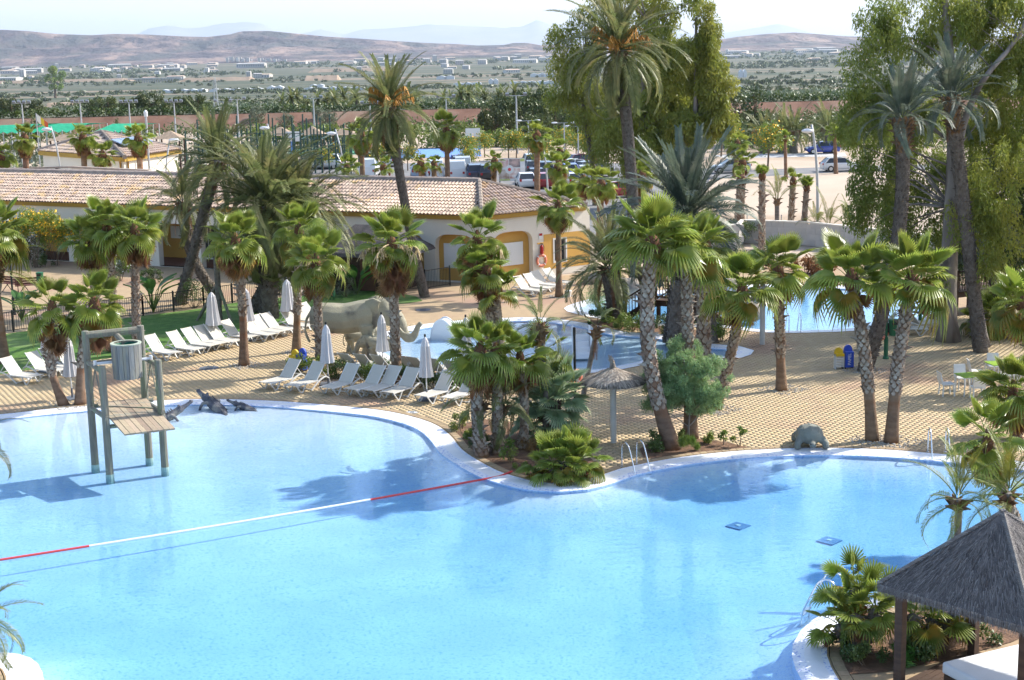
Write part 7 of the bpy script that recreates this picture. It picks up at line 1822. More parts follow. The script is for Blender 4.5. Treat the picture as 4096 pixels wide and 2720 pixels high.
def bench(label, p, rz):
    root = thing('park_bench', label, 'bench', G(p), rz)
    for i in range(3): MB().box((0, -.12 + i * .15, .45), (1.7, .12, .035)).obj('seat_slat', M['bench_wood'], root)
    for i in range(3): MB().box((0, .26 + i * .03, .58 + i * .14), (1.7, .03, .11)).obj('back_slat', M['bench_wood'], root)
    for sx in (-.7, .7): mb = MB(); mb.tube(smooth_line([(sx, -.28, 0), (sx, -.1, .25), (sx, .05, .43)], .1), .025, 6); mb.tube(smooth_line([(sx, .38, 0), (sx, .1, .25), (sx, -.15, .43)], .1), .025, 6); mb.tube([(sx, .2, .43), (sx, .34, .9)], .022, 6); mb.obj('iron_leg', M['black_metal'], root)
bench('dark red bench in the left plaza seen from behind, beside the lamp post', C(0, 1, 150, 1120), R(150)); bench('dark red bench in the left plaza seen end-on', C(0, 1, 290, 1130), R(200))
tri = G(Z9(970, 400)); root = thing('palm_brace', 'three grey timber props leaning against a trunk behind the closed parasol', 'timber props', tri)
MB().tube([(0, 0, 0), (0, .05, 3.2)], .15, 9).obj('trunk', M['bark_grey'], root)
for q in (Z9(700, 395), Z9(1110, 412)): e = G(q) - tri; MB().beam(e, (e.x * .1, e.y * .1, 1.75), .13, .09).obj('prop', M['log'], root)
q = G(Z9(790, -120)) if False else Vector((tri.x - 1.2, tri.y + 1.0, 0)); e = q - tri; MB().beam(e, (.02, .1, 1.9), .12, .08).obj('prop', M['log'], root)
yp = thing('palm_planter', 'black round planter with shrub in the shade of the porch', 'planter', pos1(LEN - 25.2, 0.02, 1.2)); MB().lathe([(.32, 0), (.42, .75), (.44, .8)], 14).obj('pot', M['black_metal'], yp); V, F, t = leaf_cloud([(0, 0, 1.15, .4), (.1, 0, 1.5, .3)], 500, .13, .5, 0, 3); link('foliage', np_mesh('foliage', V, F, M['shrub_dark'], t), yp)
# ------------------------------------------------------------------ cars
M['tyre'] = mat('tyre', (.02, .02, .02), rough=.9); M['rim'] = mat('rim_alloy', (.5, .5, .52), metal=.8, rough=.35); M['lamp_red'] = mat('tail_lamp', (.4, .02, .02), rough=.3); M['lamp_clear'] = mat('head_lamp', (.7, .7, .7), rough=.15)
def car_paint(n, c): return mat('car_paint_' + n, c, rough=.3, spec=.5, coat=.6)
PAINT = {n: car_paint(n, c) for n, c in dict(white=(.68, .68, .68), silver=(.42, .44, .46), blue=(.03, .06, .30), navy=(.018, .025, .06), black=(.015, .015, .018), red=(.30, .025, .03), wine=(.14, .015, .025), grey=(.14, .15, .17), lightblue=(.30, .38, .50)).items()}
CARM = {}
def car_meshes(kind):
    if kind in CARM: return CARM[kind]
    # stations along x: (x, floor, belt, half width at belt)
    if kind == 'van': L_, H_, body = 4.5, 2.0, [(-2.2, .3, 1.2, .82), (-2.1, .2, 1.25, .88), (0, .18, 1.2, .9), (1.4, .2, 1.1, .88), (2.0, .25, .95, .82), (2.25, .35, .7, .7)]; roof = [(-2.18, 1.22), (-2.1, 1.95), (-1.2, 2.0), (.7, 1.95), (1.55, 1.08)]
    elif kind == 'suv': L_, H_, body = 4.4, 1.7, [(-2.2, .4, .9, .75), (-2.1, .25, 1.02, .86), (-1, .22, 1.02, .9), (.8, .22, 1.0, .9), (1.8, .25, .92, .86), (2.15, .35, .7, .72)]; roof = [(-2.1, 1.02), (-1.8, 1.62), (-.6, 1.7), (.3, 1.62), (1.0, 1.02)]
    else: L_, H_, body = 4.0, 1.46, [(-2.0, .4, .75, .7), (-1.92, .22, .88, .82), (-1, .2, .9, .86), (.7, .2, .88, .86), (1.55, .22, .8, .82), (1.98, .35, .6, .68)]; roof = [(-1.85, .88), (-1.35, 1.38), (-.4, 1.46), (.25, 1.38), (1.0, .88)]
    mb = MB(); rings = []
    for x, f, b, w in body: rings.append([(x, -w * .86, f), (x, w * .86, f), (x, w, f + .2), (x, w * 1.0, b - .12), (x, w * .93, b), (x, 0, b + .03), (x, -w * .93, b), (x, -w * 1.0, b - .12), (x, -w, f + .2)])
    mb.loft(rings)
    wr, wb = (.62, .80) if kind != 'van' else (.74, .82)
    (x0, z0), (x1, z1), (x2, z2), (x3, z3), (x4, z4) = roof
    mb.add([(x1, -wr, z1), (x1, wr, z1), (x2, wr, z2), (x2, -wr, z2), (x3, wr, z3), (x3, -wr, z3)], [(0, 1, 2, 3), (3, 2, 4, 5)])
    for sy in (-1, 1):
        for (xa, za), (xb, zb) in (((x0, z0), (x1, z1)), ((x4, z4), (x3, z3))): mb.beam((xa, sy * wb, za - .02), (xb, sy * wr, zb), .07, .07)
        mb.beam(((x1 + x2) / 2 + .1, sy * wb, z0), ((x2 + x1) / 2 + .25, sy * wr, z2 - .03), .08, .05); mb.beam((x1, sy * wr, z1), (x3, sy * wr, z3), .06, .05)
        mb.box((x4 - .25, sy * (wb + .12), z4 + .06), (.12, .18, .12))
    if kind == 'van': mb.add([(x0, -wb, z0), (x0, wb, z0), (x1, wr, z1), (x1, -wr, z1)], [(3, 2, 1, 0)]); [mb.add([(x0, s * wb, z0), (x1, s * wr, z1), (x2 + .3, s * wr, z2 - .02), (x2 + .3, s * wb, z0)], [(0, 1, 2, 3)]) for s in (-1, 1)]
    g = MB(); i = .02
    g.add([(x4, -wb + i, z4), (x4, wb - i, z4), (x3, wr - i, z3 - .02), (x3, -wr + i, z3 - .02)], [(0, 1, 2, 3)])
    if kind != 'van': g.add([(x0, -wb + i, z0), (x0, wb - i, z0), (x1, wr - i, z1 - .02), (x1, -wr + i, z1 - .02)], [(3, 2, 1, 0)])
    for sy in (-1, 1): g.add([(x0, sy * (wb - i), z0), (x1, sy * (wr - i), z1), (x2, sy * (wr - i), z2 - .02), (x3, sy * (wr - i), z3 - .02), (x4, sy * (wb - i), z4)], [(0, 1, 2, 3, 4)])
    wh = MB().lathe([(.31, -.1), (.31, .1)], 14); wh.v = [(x, z, y) for x, y, z in wh.v]; rm = MB().lathe([(.19, -.11), (.19, .11)], 10); rm.v = [(x, z, y) for x, y, z in rm.v]
    hl, tl = MB().box((0, 0, 0), (.08, .3, .13)), MB().box((0, 0, 0), (.07, .2, .22))
    CARM[kind] = (mb.mesh('body', PAINT['white'], False), g.mesh('windows', M['glass']), wh.mesh('tyre', M['tyre']), rm.mesh('rim', M['rim']), hl.mesh('headlight', M['lamp_clear']), tl.mesh('tail_light', M['lamp_red']), L_, body)
    return CARM[kind]
def car(label, p, rz, paint, kind='hatch', group='cars in the parking lot'):
    bm, gm, tm, rm, hm_, tlm, L_, body = car_meshes(kind); root = thing('parked_car' if 'parking' in (group or '') else 'car', label, 'van' if kind == 'van' else 'car', p, R(rz), group)
    o = link('body', bm, root); o.material_slots[0].link = 'OBJECT'; o.material_slots[0].material = PAINT[paint]
    link('windows', gm, root)
    for x in (-L_ * .31, L_ * .31):
        for sy in (-1, 1): w = link('wheel', None, root, (x, sy * .78, .31)); link('tyre', tm, w); link('rim', rm, w)
    for sy in (-1, 1): link('headlight', hm_, root, (body[-1][0] - .06, sy * .52, .62)); link('tail_light', tlm, root, (body[0][0] + .0, sy * .62, .8))
    return root
Z5 = lambda x, y: Z(1600, 640, 2.951, x, y)
cars = [(C(1, 0, 620, 1556), 175, 'white', 'suv', 'white car at the left end of the parking lot behind the bushy date palm'), (C(1, 0, 660, 1545), 175, 'silver', 'hatch', 'silver car parked behind the white car at left'), (C(1, 0, 1045, 1530), 90, 'white', 'suv', 'white estate car behind the shaggy fan palm'), (C(1, 1, 1055, 62), 88, 'white', 'van', 'white box van with red tail light behind the roof ridge'),
        (C(1, 0, 1240, 1530), 85, 'white', 'hatch', 'white car at the thin dark date palm trunk'), (Z5(420, 215), 92, 'white', 'van', 'white van between the two small fan palms behind the roof'), (Z5(680, 225), 92, 'white', 'van', 'white delivery van right of the shaggy trunk behind the roof'), (Z5(745, 175), 92, 'silver', 'van', 'greenish silver van behind the white delivery van'),
        (Z5(700, 105), 92, 'navy', 'hatch', 'dark blue car in the row behind the vans'), (Z5(680, 80), 92, 'blue', 'hatch', 'blue car at the far row behind the vans'), (Z5(880, 235), 95, 'navy', 'suv', 'navy car left of the billboard at the roof corner'), (Z5(1020, 240), 95, 'black', 'suv', 'black car under the left billboard post'), (Z5(230, 205), 92, 'lightblue', 'hatch', 'light blue car behind the long roof'),
        (Z5(1540, 100), 95, 'silver', 'suv', 'silver car right of the billboard, far row'), (Z5(1700, 200), 95, 'navy', 'suv', 'dark navy car behind the shaggy trunk right of the billboard'), (Z5(1560, 160), 95, 'grey', 'hatch', 'grey car beside the dark navy car'), (Z5(2100, 145), 25, 'white', 'hatch', 'white car seen from the side, near the dark red car'), (Z5(2170, 80), 20, 'wine', 'hatch', 'dark red car at the right end of the lot'),
        (Z5(1990, 230), 95, 'blue', 'suv', 'bright blue car right of the twin small palms'), (Z5(2180, 225), 95, 'silver', 'hatch', 'silver car beside the bright blue car'), (Z5(1480, 320), 95, 'white', 'hatch', 'white car under the right end of the billboard'), (Z5(1720, 320), 95, 'red', 'hatch', 'red car low behind the hip of the roof'), (Z5(2060, 320), 95, 'white', 'hatch', 'white car low behind the fan palms right of the roof'), (Z5(1600, 260), 95, 'black', 'hatch', 'black car behind the red car'), (Z5(2300, 200), 30, 'grey', 'suv', 'grey car at the foot of the eucalyptus')]
for p, a, c_, k, l in cars: car(l, G(p, .0), a, c_, k)
car('red car half hidden behind the thick date palm trunk', G(C(2, 1, 1020, 250)), 20, 'red', 'hatch', None)
car('silver car driving on the road behind the blue-green date palm', G(Z(2600, 450, 2.951, 950, 710)), 184, 'silver', 'hatch', None)
car('white car driving on the road at the right', G(Z(2600, 450, 2.951, 2250, 690)), 4, 'white', 'hatch', None)
car('blue car parked under the palms beyond the sandy lot', G(Z(2600, 450, 2.951, 2030, 482)), 182, 'blue', 'hatch', None)

# ------------------------------------------------------------------ street lamps, floodlights, courts
M['galv'] = mat('galvanised', (.40, .41, .42), metal=.3, rough=.5); M['lamp_white'] = mat('lamp_white', (.66, .66, .67), rough=.4)
def street_lamp(label, base, top, head, y=None, r=.075):
    b = G(base) if not isinstance(base, Vector) else base
    if y: b = Vector((D(base, y).x, y, 0)) if not isinstance(base, Vector) else b
    t = D(top, b.y) - b; h = D(head, b.y) - b
    root = thing('street_lamp', label, 'street lamp', b, group='curved street lamps')
    P = smooth_line([(0, 0, 0), (t.x * .1, 0, t.z * .45), (t.x * .45, 0, t.z * .78), t], .8); MB().tube(P, [r * (1.2 - .55 * i / len(P)) for i in range(len(P))], 8).obj('pole', M['galv'], root, smooth=True)
    MB().tube([Vector((t.x * .85 + h.x * .15, 0, h.z + .05)), Vector((h.x, 0, h.z + .12))], .035, 6).obj('arm', M['galv'], root)
    MB().ball((h.x, 0, h.z), (.42, .26, .15), 12, 6).obj('lamp_head', M['lamp_white'], root, smooth=True)
for b, t, h, y, l in (((110, 1480), (155, 1225), (205, 1262), 118, 'left of the shaggy palm before the pavilion'), ((572, 1555), (468, 1165), (432, 1193), 118, 'with its arm to the left before the pavilion'), ((1508, 1575), (1565, 1285), (1605, 1292), 112, 'right of the pavilion beside the upright date palm')):
    street_lamp('curved grey street lamp ' + l, Vector((D(c00(*b), y).x, y, 0)), c00(*t), c00(*h))
for b, t, h, y, l in (((178, 1420), (105, 1142), (78, 1180), 128, 'behind the bushy date palm'), ((820, 1565), (732, 1192), (695, 1230), 125, 'before the padel courts'), ((1190, 1565), (1222, 1300), (1240, 1310), 125, 'left of the thin dark date trunk')):
    street_lamp('curved grey street lamp ' + l, Vector((D(c10(*b), y).x, y, 0)), c10(*t), c10(*h))
street_lamp('curved grey street lamp right of the billboard', Vector((D(c20(330, 1565), 112).x, 112, 0)), c20(275, 1290), c20(240, 1300))
street_lamp('street lamp with white head beside the sandy lot at right', Vector((D(C(3, 1, 457, 610), 100).x, 100, 0)), c30(402, 1150), c30(366, 1207), r=.1)
def flood(label, top, y, n=3, group='grey sports floodlights', h0=0):
    t = D(top, y); root = thing('floodlight_mast', label, 'floodlight', (t.x, y, h0), group=group); H_ = t.z - h0
    MB().tube([(0, 0, 0), (0, 0, H_)], [.16, .08], 8).obj('mast', M['galv'], root); MB().beam((-1.3, 0, H_), (1.3, 0, H_), .09, .09).obj('crossbar', M['galv'], root)
    for i in range(n): x = -1.1 + 2.2 * i / max(1, n - 1); MB().box((x, -.15, H_ + .2), (.45, .28, .32), M=Matrix.Rotation(.5, 3, 'X')).obj('spotlight', M['grey_lamp'], root)
M['grey_lamp'] = mat('grey_lamp', (.17, .19, .22), rough=.4)
for i, (x, y) in enumerate(((200, 952), (737, 945), (1187, 945), (1603, 942), (2058, 940), (2185, 918))): flood(['leftmost', 'second', 'third', 'fourth', 'fifth', 'sixth'][i] + ' sports floodlight from the left before the embankment', c00(x, y), 225 + (i % 2) * 4, 4 if i < 4 else 2)
flood('floodlight mast with two blue lamps left of the fruiting date palm', c10(527, 905), 212, 2); flood('floodlight mast behind the fruiting date palm crown', c10(1050, 955), 214, 2); flood('floodlight mast right of the fruiting date palm', c10(1752, 897), 214, 2); flood('tall floodlight mast left of the eucalyptus group', c20(38, 882), 190, 2)
for i, (x, y, l) in enumerate(((148, 1115, 'left'), (480, 1135, 'middle'), (608, 1165, 'right'))):
    t = D(c20(x, y), 180 - i * 6); root = thing('street_lamp', l + ' twin-armed lamp at the back of the parking lot', 'street lamp', (t.x, t.y, 0), group='twin lamps of the parking lot')
    MB().tube([(0, 0, 0), (0, 0, t.z)], [.1, .06], 8).obj('pole', M['galv'], root); MB().beam((-1.0, 0, t.z), (1.0, 0, t.z + .05), .06, .06).obj('arm', M['galv'], root)
    for s in (-1, 1): MB().ball((s * 1.1, 0, t.z + .05), (.36, .2, .11), 10, 5).obj('lamp_head', M['lamp_white'], root)
t = D(c00(1345, 1075), 118); root = thing('steel_pole', 'slim galvanised mast with a bright top before the pavilion', 'mast', (t.x, 118, 0)); MB().tube([(0, 0, 0), (0, 0, t.z)], .085, 8).obj('pole', M['galv'], root); MB().lathe([(.14, 0), (.16, .35), (.05, .5)], 8, c=(0, 0, t.z)).obj('lamp', M['lamp_white'], root)
# padel court cages
M['cage'] = mat('cage_green', (.025, .06, .05), (.03, .07, .055), 2, .5)
def cage(label, x0, x1, ytop, yd, ybase=0, n=4, d=9):
    a, b = D(x0, yd), D(x1, yd); H_ = min(6, a.z); root = thing('padel_court', label, 'sports court cage', (a.x, yd, 0), group='green padel court cages'); W_ = b.x - a.x
    for y in (0, d):
        for i in range(n): MB().tube([(W_ * i / (n - 1), y, 0), (W_ * i / (n - 1), y, H_ if i % 2 else H_ * .8)], .09, 6).obj('post', M['cage'], root)
        for z in (1.6, H_ * .62): MB().beam((0, y, z), (W_, y, z), .08, .08).obj('rail', M['cage'], root)
    for x in (0, W_): MB().beam((x, 0, H_ * .62), (x, d, H_ * .62), .08, .08).obj('rail', M['cage'], root)
    mb = MB()
    for y in (0, d):
        k = int(abs(W_) / .55)
        for i in range(k): mb.box((W_ * (i + .5) / k, y, H_ * .31), (.014, .014, H_ * .62))
    mb.obj('mesh_panel', M['cage'], root)
for i, (xa, xb, yt, yd) in enumerate(((1700, 2050, 1105, 168), (2090, 2361, 1090, 172))): cage(['leftmost padel court cage behind the upright date palm', 'second padel court cage from the left'][i], c00(xa, yt), c00(xb, yt), 0, yd)
for i, (xa, xb, yt, yd) in enumerate(((60, 330, 1090, 170), (400, 590, 1090, 166), (660, 860, 1180, 164))): cage(['padel court cage with a floodlight behind the bushy date palm', 'padel court cage left of the sports court', 'padel court cage nearest the fruiting date palm'][i], c10(xa, yt), c10(xb, yt), 0, yd)
def mass(name, cl, n, size, m, seed, label=None, aspect=.5):
    V, F, t = leaf_cloud(cl, n, size, aspect, 0, seed, .4); V[:, 2] = np.maximum(V[:, 2], -.02) if cl[0][1] < 260 else V[:, 2]; return tag(link(name, np_mesh(name, V, F, M[m], t)), label, kind='stuff')
r = random.Random(40)
mass('shrubbery', [(x, 246 + r.uniform(-8, 12), r.uniform(.3, .9), r.uniform(.8, 1.7)) for x in np.arange(-100, 110, .42)], 22000, .5, 'pine', 36, 'dark shrubs along the foot of the embankment')
mass('shrubbery', [(r.uniform(6, 30), r.uniform(206, 240), r.uniform(1, 4.2), r.uniform(1.1, 2.2)) for x in range(150)], 22000, .55, 'pine', 37, 'dense dark wood behind the parking lot')
mass('shrubbery', [(r.uniform(26, 60), r.uniform(186, 215), r.uniform(.6, 2.2), r.uniform(.9, 1.8)) for x in range(130)], 16000, .5, 'pine', 38, 'dark shrubs beyond the sandy lot')
mass('shrubbery', [(r.uniform(-75, -20), r.uniform(165, 215), r.uniform(.4, 1.2), r.uniform(.8, 1.5)) for x in range(150)], 15000, .45, 'olive', 39, 'grey-green shrubs among the sports courts')
mass('hedge', [(x, 205 + r.uniform(-1, 1), r.uniform(.8, 2.6), r.uniform(.9, 1.5)) for x in np.arange(-34, 6, .9)], 9000, .45, 'shrub', 31, 'green hedge behind the padel courts')
mass('hedge', [(x, 150 + x * .05 + r.uniform(-1, 1), r.uniform(.4, 1.5), r.uniform(.8, 1.3)) for x in np.arange(-48, -20, .8)], 6000, .35, 'shrub', 33, 'green shrubs behind the pavilion')
def shelter(label, apex_, e0, e1, y):
    a, p, q = D(apex_, y), D(e0, y), D(e1, y); w = abs(q.x - p.x) / 2; ze = (p.z + q.z) / 2; root = thing('thatched_shelter', label, 'shelter', ((p.x + q.x) / 2, y, 0), group='tan thatched shelters by the courts')
    mb = MB(); mb.loft([[(-w, -w, ze), (w, -w, ze), (w, w, ze), (-w, w, ze)], [(-.1, -.1, a.z), (.1, -.1, a.z), (.1, .1, a.z), (-.1, .1, a.z)]]); mb.obj('roof', M['thatch_tan'], root)
    for sx in (-1, 1):
        for sy in (-1, 1): MB().box((sx * w * .8, sy * w * .8, ze / 2 + .1), (.16, .16, ze)).obj('post', M['dark_wood'], root)
M['thatch_tan'] = mat('thatch_tan', (.33, .25, .18), (.26, .195, .14), 3, .95, bump=.8, bscale=20)
shelter('left thatched shelter of three behind the court cages', c10(232, 1170), c10(100, 1245), c10(360, 1245), 196); shelter('middle thatched shelter of three behind the court cages', c10(510, 1165), c10(400, 1240), c10(640, 1240), 198); shelter('right thatched shelter behind the fruiting date palm', c10(800, 1175), c10(700, 1240), c10(940, 1240), 198)
shelter('thatched shelter right of the pavilion roof', c00(1580, 1205), c00(1440, 1275), c00(1700, 1275), 170); shelter('thatched shelter left of the pavilion roof', c00(600, 1230), c00(470, 1290), c00(760, 1290), 168)
# green shade nets
M['net'] = mat('shade_net', (.01, .24, .14), (.02, .30, .18), .6, .9, trans=.3)
def shade(label, px, y, dz=0):
    a, b = D(px[0], y), D(px[1], y); root = thing('shade_canopy', label, 'shade canopy', (a.x, y, 0), group='green shade nets at the left'); W_ = b.x - a.x
    mb = MB(); K = 10; vs = []
    for i in range(K + 1): z = a.z + (b.z - a.z) * i / K; vs += [(W_ * i / K, 0, z - .25 * (i % 2)), (W_ * i / K, 9, z + .5 - .25 * (i % 2)), (W_ * i / K, 18, z + .1)]
    mb.add(vs, [(3 * i + j, 3 * i + 3 + j, 3 * i + 4 + j, 3 * i + 1 + j) for i in range(K) for j in (0, 1)]); mb.obj('net', M['net'], root)
    for i in range(0, K + 1, 2):
        for y_ in (0, 18): MB().tube([(W_ * i / K, y_, 0), (W_ * i / K, y_, a.z)], .07, 5).obj('post', M['galv'], root)
shade('long green shade net at the left picture edge behind the palms', (c00(-200, 1225), c00(180, 1210)), 190); shade('green shade net between the two street lamps at left', (c00(270, 1208), c00(650, 1205)), 195); shade('green shade net behind the pavilion roof', (c00(880, 1208), c00(1180, 1206)), 200)
# flag
p = D(c00(385, 1120), 150); fl = thing('flag', 'small yellow and red flag before the cypresses', 'flag', (p.x - .5, 150, 0)); MB().tube([(0, 0, 0), (0, 0, p.z + .8)], .05, 6).obj('pole', M['galv'], fl)
for k, c_ in enumerate(((.75, .7, .6), (.7, .5, .05), (.6, .12, .05))): mb = MB(); mb.add([(.05 + .35 * k, .05 * math.sin(k * 2), p.z + .75 - .3 * k), (.4 + .35 * k, .05 * math.sin(k * 2 + 2), p.z + .45 - .3 * k), (.4 + .35 * k, .05 * math.sin(k * 2 + 2), p.z - .35 - .2 * k), (.05 + .35 * k, .05 * math.sin(k * 2), p.z + .05 - .25 * k)], [(0, 1, 2, 3)]); mb.obj('cloth', mat('flag%d' % k, c_, rough=.8), fl)
# basketball hoop and billboard
def hoop(label, board, base, y):
    b = D(board, y); f = Vector((D(base, y).x, y, 0)); root = thing('basketball_hoop', label, 'basketball hoop', f); MB().tube([(0, 0, 0), (0, 0, b.z + .2), (b.x - f.x + .5, 0, b.z + .35)], .13, 8).obj('post', M['court_blue'], root)
    MB().box((b.x - f.x, -.1, b.z), (1.8, .06, 1.2)).obj('backboard', M['white_frame'], root); mb = MB(); K = 14; mb.tube([(b.x - f.x + .23 * math.cos(t), -.4 + .23 * math.sin(t), b.z - .4) for t in [2 * math.pi * i / K for i in range(K + 1)]], .02, 5); mb.obj('rim', M['red'], root)
hoop('white basketball backboard on a blue post beyond the sports court', c10(2000, 1228), c10(2062, 1420), 188); hoop('white basketball backboard seen behind the court cages', c10(345, 1258), c10(335, 1420), 186)
bb0, bb1 = G(Z5(1165, 285)), G(Z5(1490, 285)); BY = (bb0.y + bb1.y) / 2; b0, b1, b2 = D(Z5(1172, 250), BY), D(Z5(1480, 255), BY), D(Z5(1480, -20), BY)
root = thing('billboard', 'advertising billboard with food pictures on two dark posts behind the roof corner', 'billboard', (b0.x, BY, 0)); W_, z0, z1 = b1.x - b0.x, b0.z, b2.z; Hh = z1 - z0
for x in (.05, W_ - .05): MB().box((x, .1, z1 / 2), (.14, .14, z1)).obj('post', M['base_plate'], root)
MB().box((W_ / 2, 0, (z0 + z1) / 2), (W_, .1, Hh)).obj('panel', M['white_frame'], root)
for n_, (u, v, w, h, c1, c2) in enumerate(((.19, .80, .36, .38, (.55, .30, .28), (.75, .66, .6)), (.60, .80, .42, .38, (.60, .42, .36), (.16, .15, .16)), (.90, .93, .16, .12, (.42, .50, .12), (.5, .55, .2)), (.20, .30, .38, .44, (.36, .22, .15), (.62, .55, .48)), (.60, .34, .40, .46, (.55, .30, .24), (.80, .74, .68)), (.22, .06, .40, .08, (.45, .48, .12), (.6, .6, .3)), (.9, .5, .14, .5, (.70, .66, .6), (.8, .79, .76)))):
    MB().box((u * W_, -.06 - .002 * n_, z0 + v * Hh), (w * W_, .012, h * Hh)).obj('print', mat('print%d' % n_, c1, c2, 2.2, .6), root)
mb = MB(); mb.lathe([(.42, 0), (.42, .03)], 24); mb.v = [(W_ * .40 + x, -.08 - z, z0 + Hh * .52 + y) for x, y, z in mb.v]; mb.obj('emblem', M['white_frame'], root); mb = MB(); mb.lathe([(.16, 0), (.16, .02)], 12); mb.v = [(W_ * .40 + x, -.12 - z, z0 + Hh * .52 + y) for x, y, z in mb.v]; mb.obj('emblem', M['float_red'], root)
# yield sign seen from behind
p = G(Z(2600, 450, 2.951, 2045, 1480)); t = D(Z(2600, 450, 2.951, 2040, 1315), p.y); root = thing('yield_sign', 'grey back of a triangular road sign at the boundary wall', 'road sign', p)
MB().tube([(0, 0, 0), (0, 0, t.z)], .04, 6).obj('post', M['galv'], root); mb = MB(); mb.prism([(0, t.z - 1.05), (.55, t.z), (-.55, t.z)], -.07, -.045); mb.obj('plate', M['galv'], root)
for i, (x, y0) in enumerate(((948, 1260), (1145, 1200), (1548, 1215))):
    p = G(Z(2600, 450, 2.951, x, 1425)); t = D(Z(2600, 450, 2.951, x, y0), p.y); root = thing('fence_post', ['dark left', 'thin middle', 'thin right'][i] + ' wire fence post at the edge of the sandy lot', 'fence post', p); MB().tube([(0, 0, 0), (0, 0, t.z)], .035, 6).obj('post', M['galv'], root); MB().tube([(0, 0, t.z), (0, 0, t.z + .05)], .05, 6).obj('cap', M['galv'], root)

# ------------------------------------------------------------------ palms of the middle distance
kw = dict(boot=None, group='fan palms of the parking lot')
for l, b, c_, rd, n, dr in (('shaggy fan palm before the pavilion, far left', (225, 1560), (225, 1270), 2.4, 22, 16), ('shaggy fan palm in front of the pavilion wall', (765, 1590), (765, 1265), 2.4, 22, 14), ('low bright fan palm in front of the pavilion', (950, 1570), (945, 1430), 2.2, 22, 4), ('shaggy fan palm at the right end of the pavilion', (1290, 1580), (1275, 1270), 2.5, 22, 18), ('fan palm at the left picture edge before the pavilion', (20, 1600), (10, 1440), 2.4, 20, 6)):
    y = 112; fan_palm(l, Vector((D(c00(*b), y).x, y, 0)), c00(*c_), rd * .56, n=n, dry=dr, tr=.25, low=-60, yellow=1, skirt=1.6, **kw)
for l, b, c_, rd, n, dr, y in (('shaggy fan palm left of the fruiting date palm trunk', (975, 1565), (970, 1235), 2.7, 22, 22, 116), ('shaggy fan palm right of the fruiting date palm trunk', (1765, 1565), (1755, 1190), 2.9, 24, 24, 118), ('low fan palm in the parking lot before the green court', (830, 1590), (840, 1545), 1.9, 22, 0, 114), ('small fan palm left of the billboard', (2170, 1600), (2200, 1490), 1.7, 18, 3, 112), ('small fan palm before the vans', (1520, 1600), (1520, 1500), 1.5, 16, 3, 112), ('low fan palm at the thin date trunk', (1170, 1590), (1175, 1545), 1.6, 18, 2, 112), ('second small fan palm before the vans', (1640, 1600), (1640, 1520), 1.4, 16, 2, 114)):
    fan_palm(l, Vector((D(c10(*b), y).x, y, 0)), c10(*c_), rd * .6, n=n, dry=dr, tr=.22, low=-60, yellow=1, skirt=1.6, **kw)
for l, b, c_, rd, n, dr, y in (('fan palm right of the billboard with thick brown trunk', (225, 1640), (230, 1245), 2.0, 18, 5, 112), ('bright small fan palm under the right street lamp', (445, 1480), (440, 1390), 1.9, 18, 2, 140), ('low fan palm right of the roof hip', (420, 1700), (425, 1530), 1.9, 20, 8, 108), ('bright fan palm left of the sandy lot', (2060, 1500), (2080, 1320), 2.4, 22, 5, 150), ('fan palm before the silver car on the road', (2110, 1700), (2125, 1500), 1.7, 16, 2, 112), ('low fan palm at the foot of the eucalyptus', (1150, 1700), (1200, 1620), 2.0, 20, 8, 104), ('bushy fan palm behind the right end of the hall', (800, 1800), (820, 1690), 2.1, 24, 12, 98), ('second bushy fan palm behind the right end of the hall', (640, 1800), (660, 1660), 1.9, 22, 10, 100)):
    fan_palm(l, Vector((D(c20(*b), y).x, y, 0)), c20(*c_), rd * .72, n=n, dry=dr, tr=.24, low=-55, yellow=1, **kw)
kw = dict(group='slim palms along the boundary wall', dry=0)
Z6 = lambda x, y: Z(2600, 450, 2.951, x, y)
for l, b, c_, rd, n, tr, bt, lo in (('slim palm with clipped green tuft at the wall, left', (1320, 1640), (1325, 740), .75, 12, .26, .24, 62), ('slim palm with clipped round tuft at the wall, right', (1800, 1560), (1850, 880), .85, 14, .24, .2, 60), ('palm with few stiff fans on long stalks beyond the wall', (1655, 1430), (1690, 810), 1.9, 6, .27, .2, 20), ('fan palm standing on the kerb beside the street lamp', (1605, 770), (1595, 310), 2.0, 16, .25, None, -20), ('fan palm trunk before the white car at right', (2195, 720), (2180, 260), 2.4, 18, .3, None, -40), ('thick trunked palm behind the blue-green date palm', (1040, 1430), (1080, 800), 1.6, 10, .45, .22, 0)):
    fan_palm(l, Z6(*b), Z6(*c_), rd * (.55 if rd > 1 else 1), n=n, tr=tr * .7, boot=(.02, .98) if bt else None, boot_size=bt or .2, low=lo, yellow=0, flare=1.15, **kw)
for l, b, c_, L_ in (('young queen palm with two bright leaves at the boundary wall', (1500, 1450), (1500, 1030), 2.6), ('young queen palm right of the road sign', (2100, 1560), (2110, 1330), 2.3), ('young queen palm behind the right boundary wall', (2330, 1560), (2350, 1330), 2.4), ('thin young palm before the street lamp foot', (1950, 1560), (1965, 1310), 1.6)):
    date_palm(l, Z6(*b), Z6(*c_), L_, n=6, tr=.16, leaves=DATE_Y, boot=None, dry=0, head=1.0, low=35, high=80, group='young queen palms at the boundary wall')
for l, x, y, s in (('date palm behind the blue car beyond the lot', 1690, 480, 1), ('date palm left of the round tree beyond the lot', 1560, 480, .8), ('dark date palm right of the blue car', 2100, 480, 1.1), ('date palm with orange fruit beyond the lot', 1350, 470, .8)):
    p = G(Z6(x, y)); date_palm(l, p, p + Vector((0, 0, 2.6 * s)), 3.6, n=26, tr=.5, boot=None, dry=0, low=-30, group='date palms beyond the sandy lot', fruit=3 if 'orange' in l else 0)
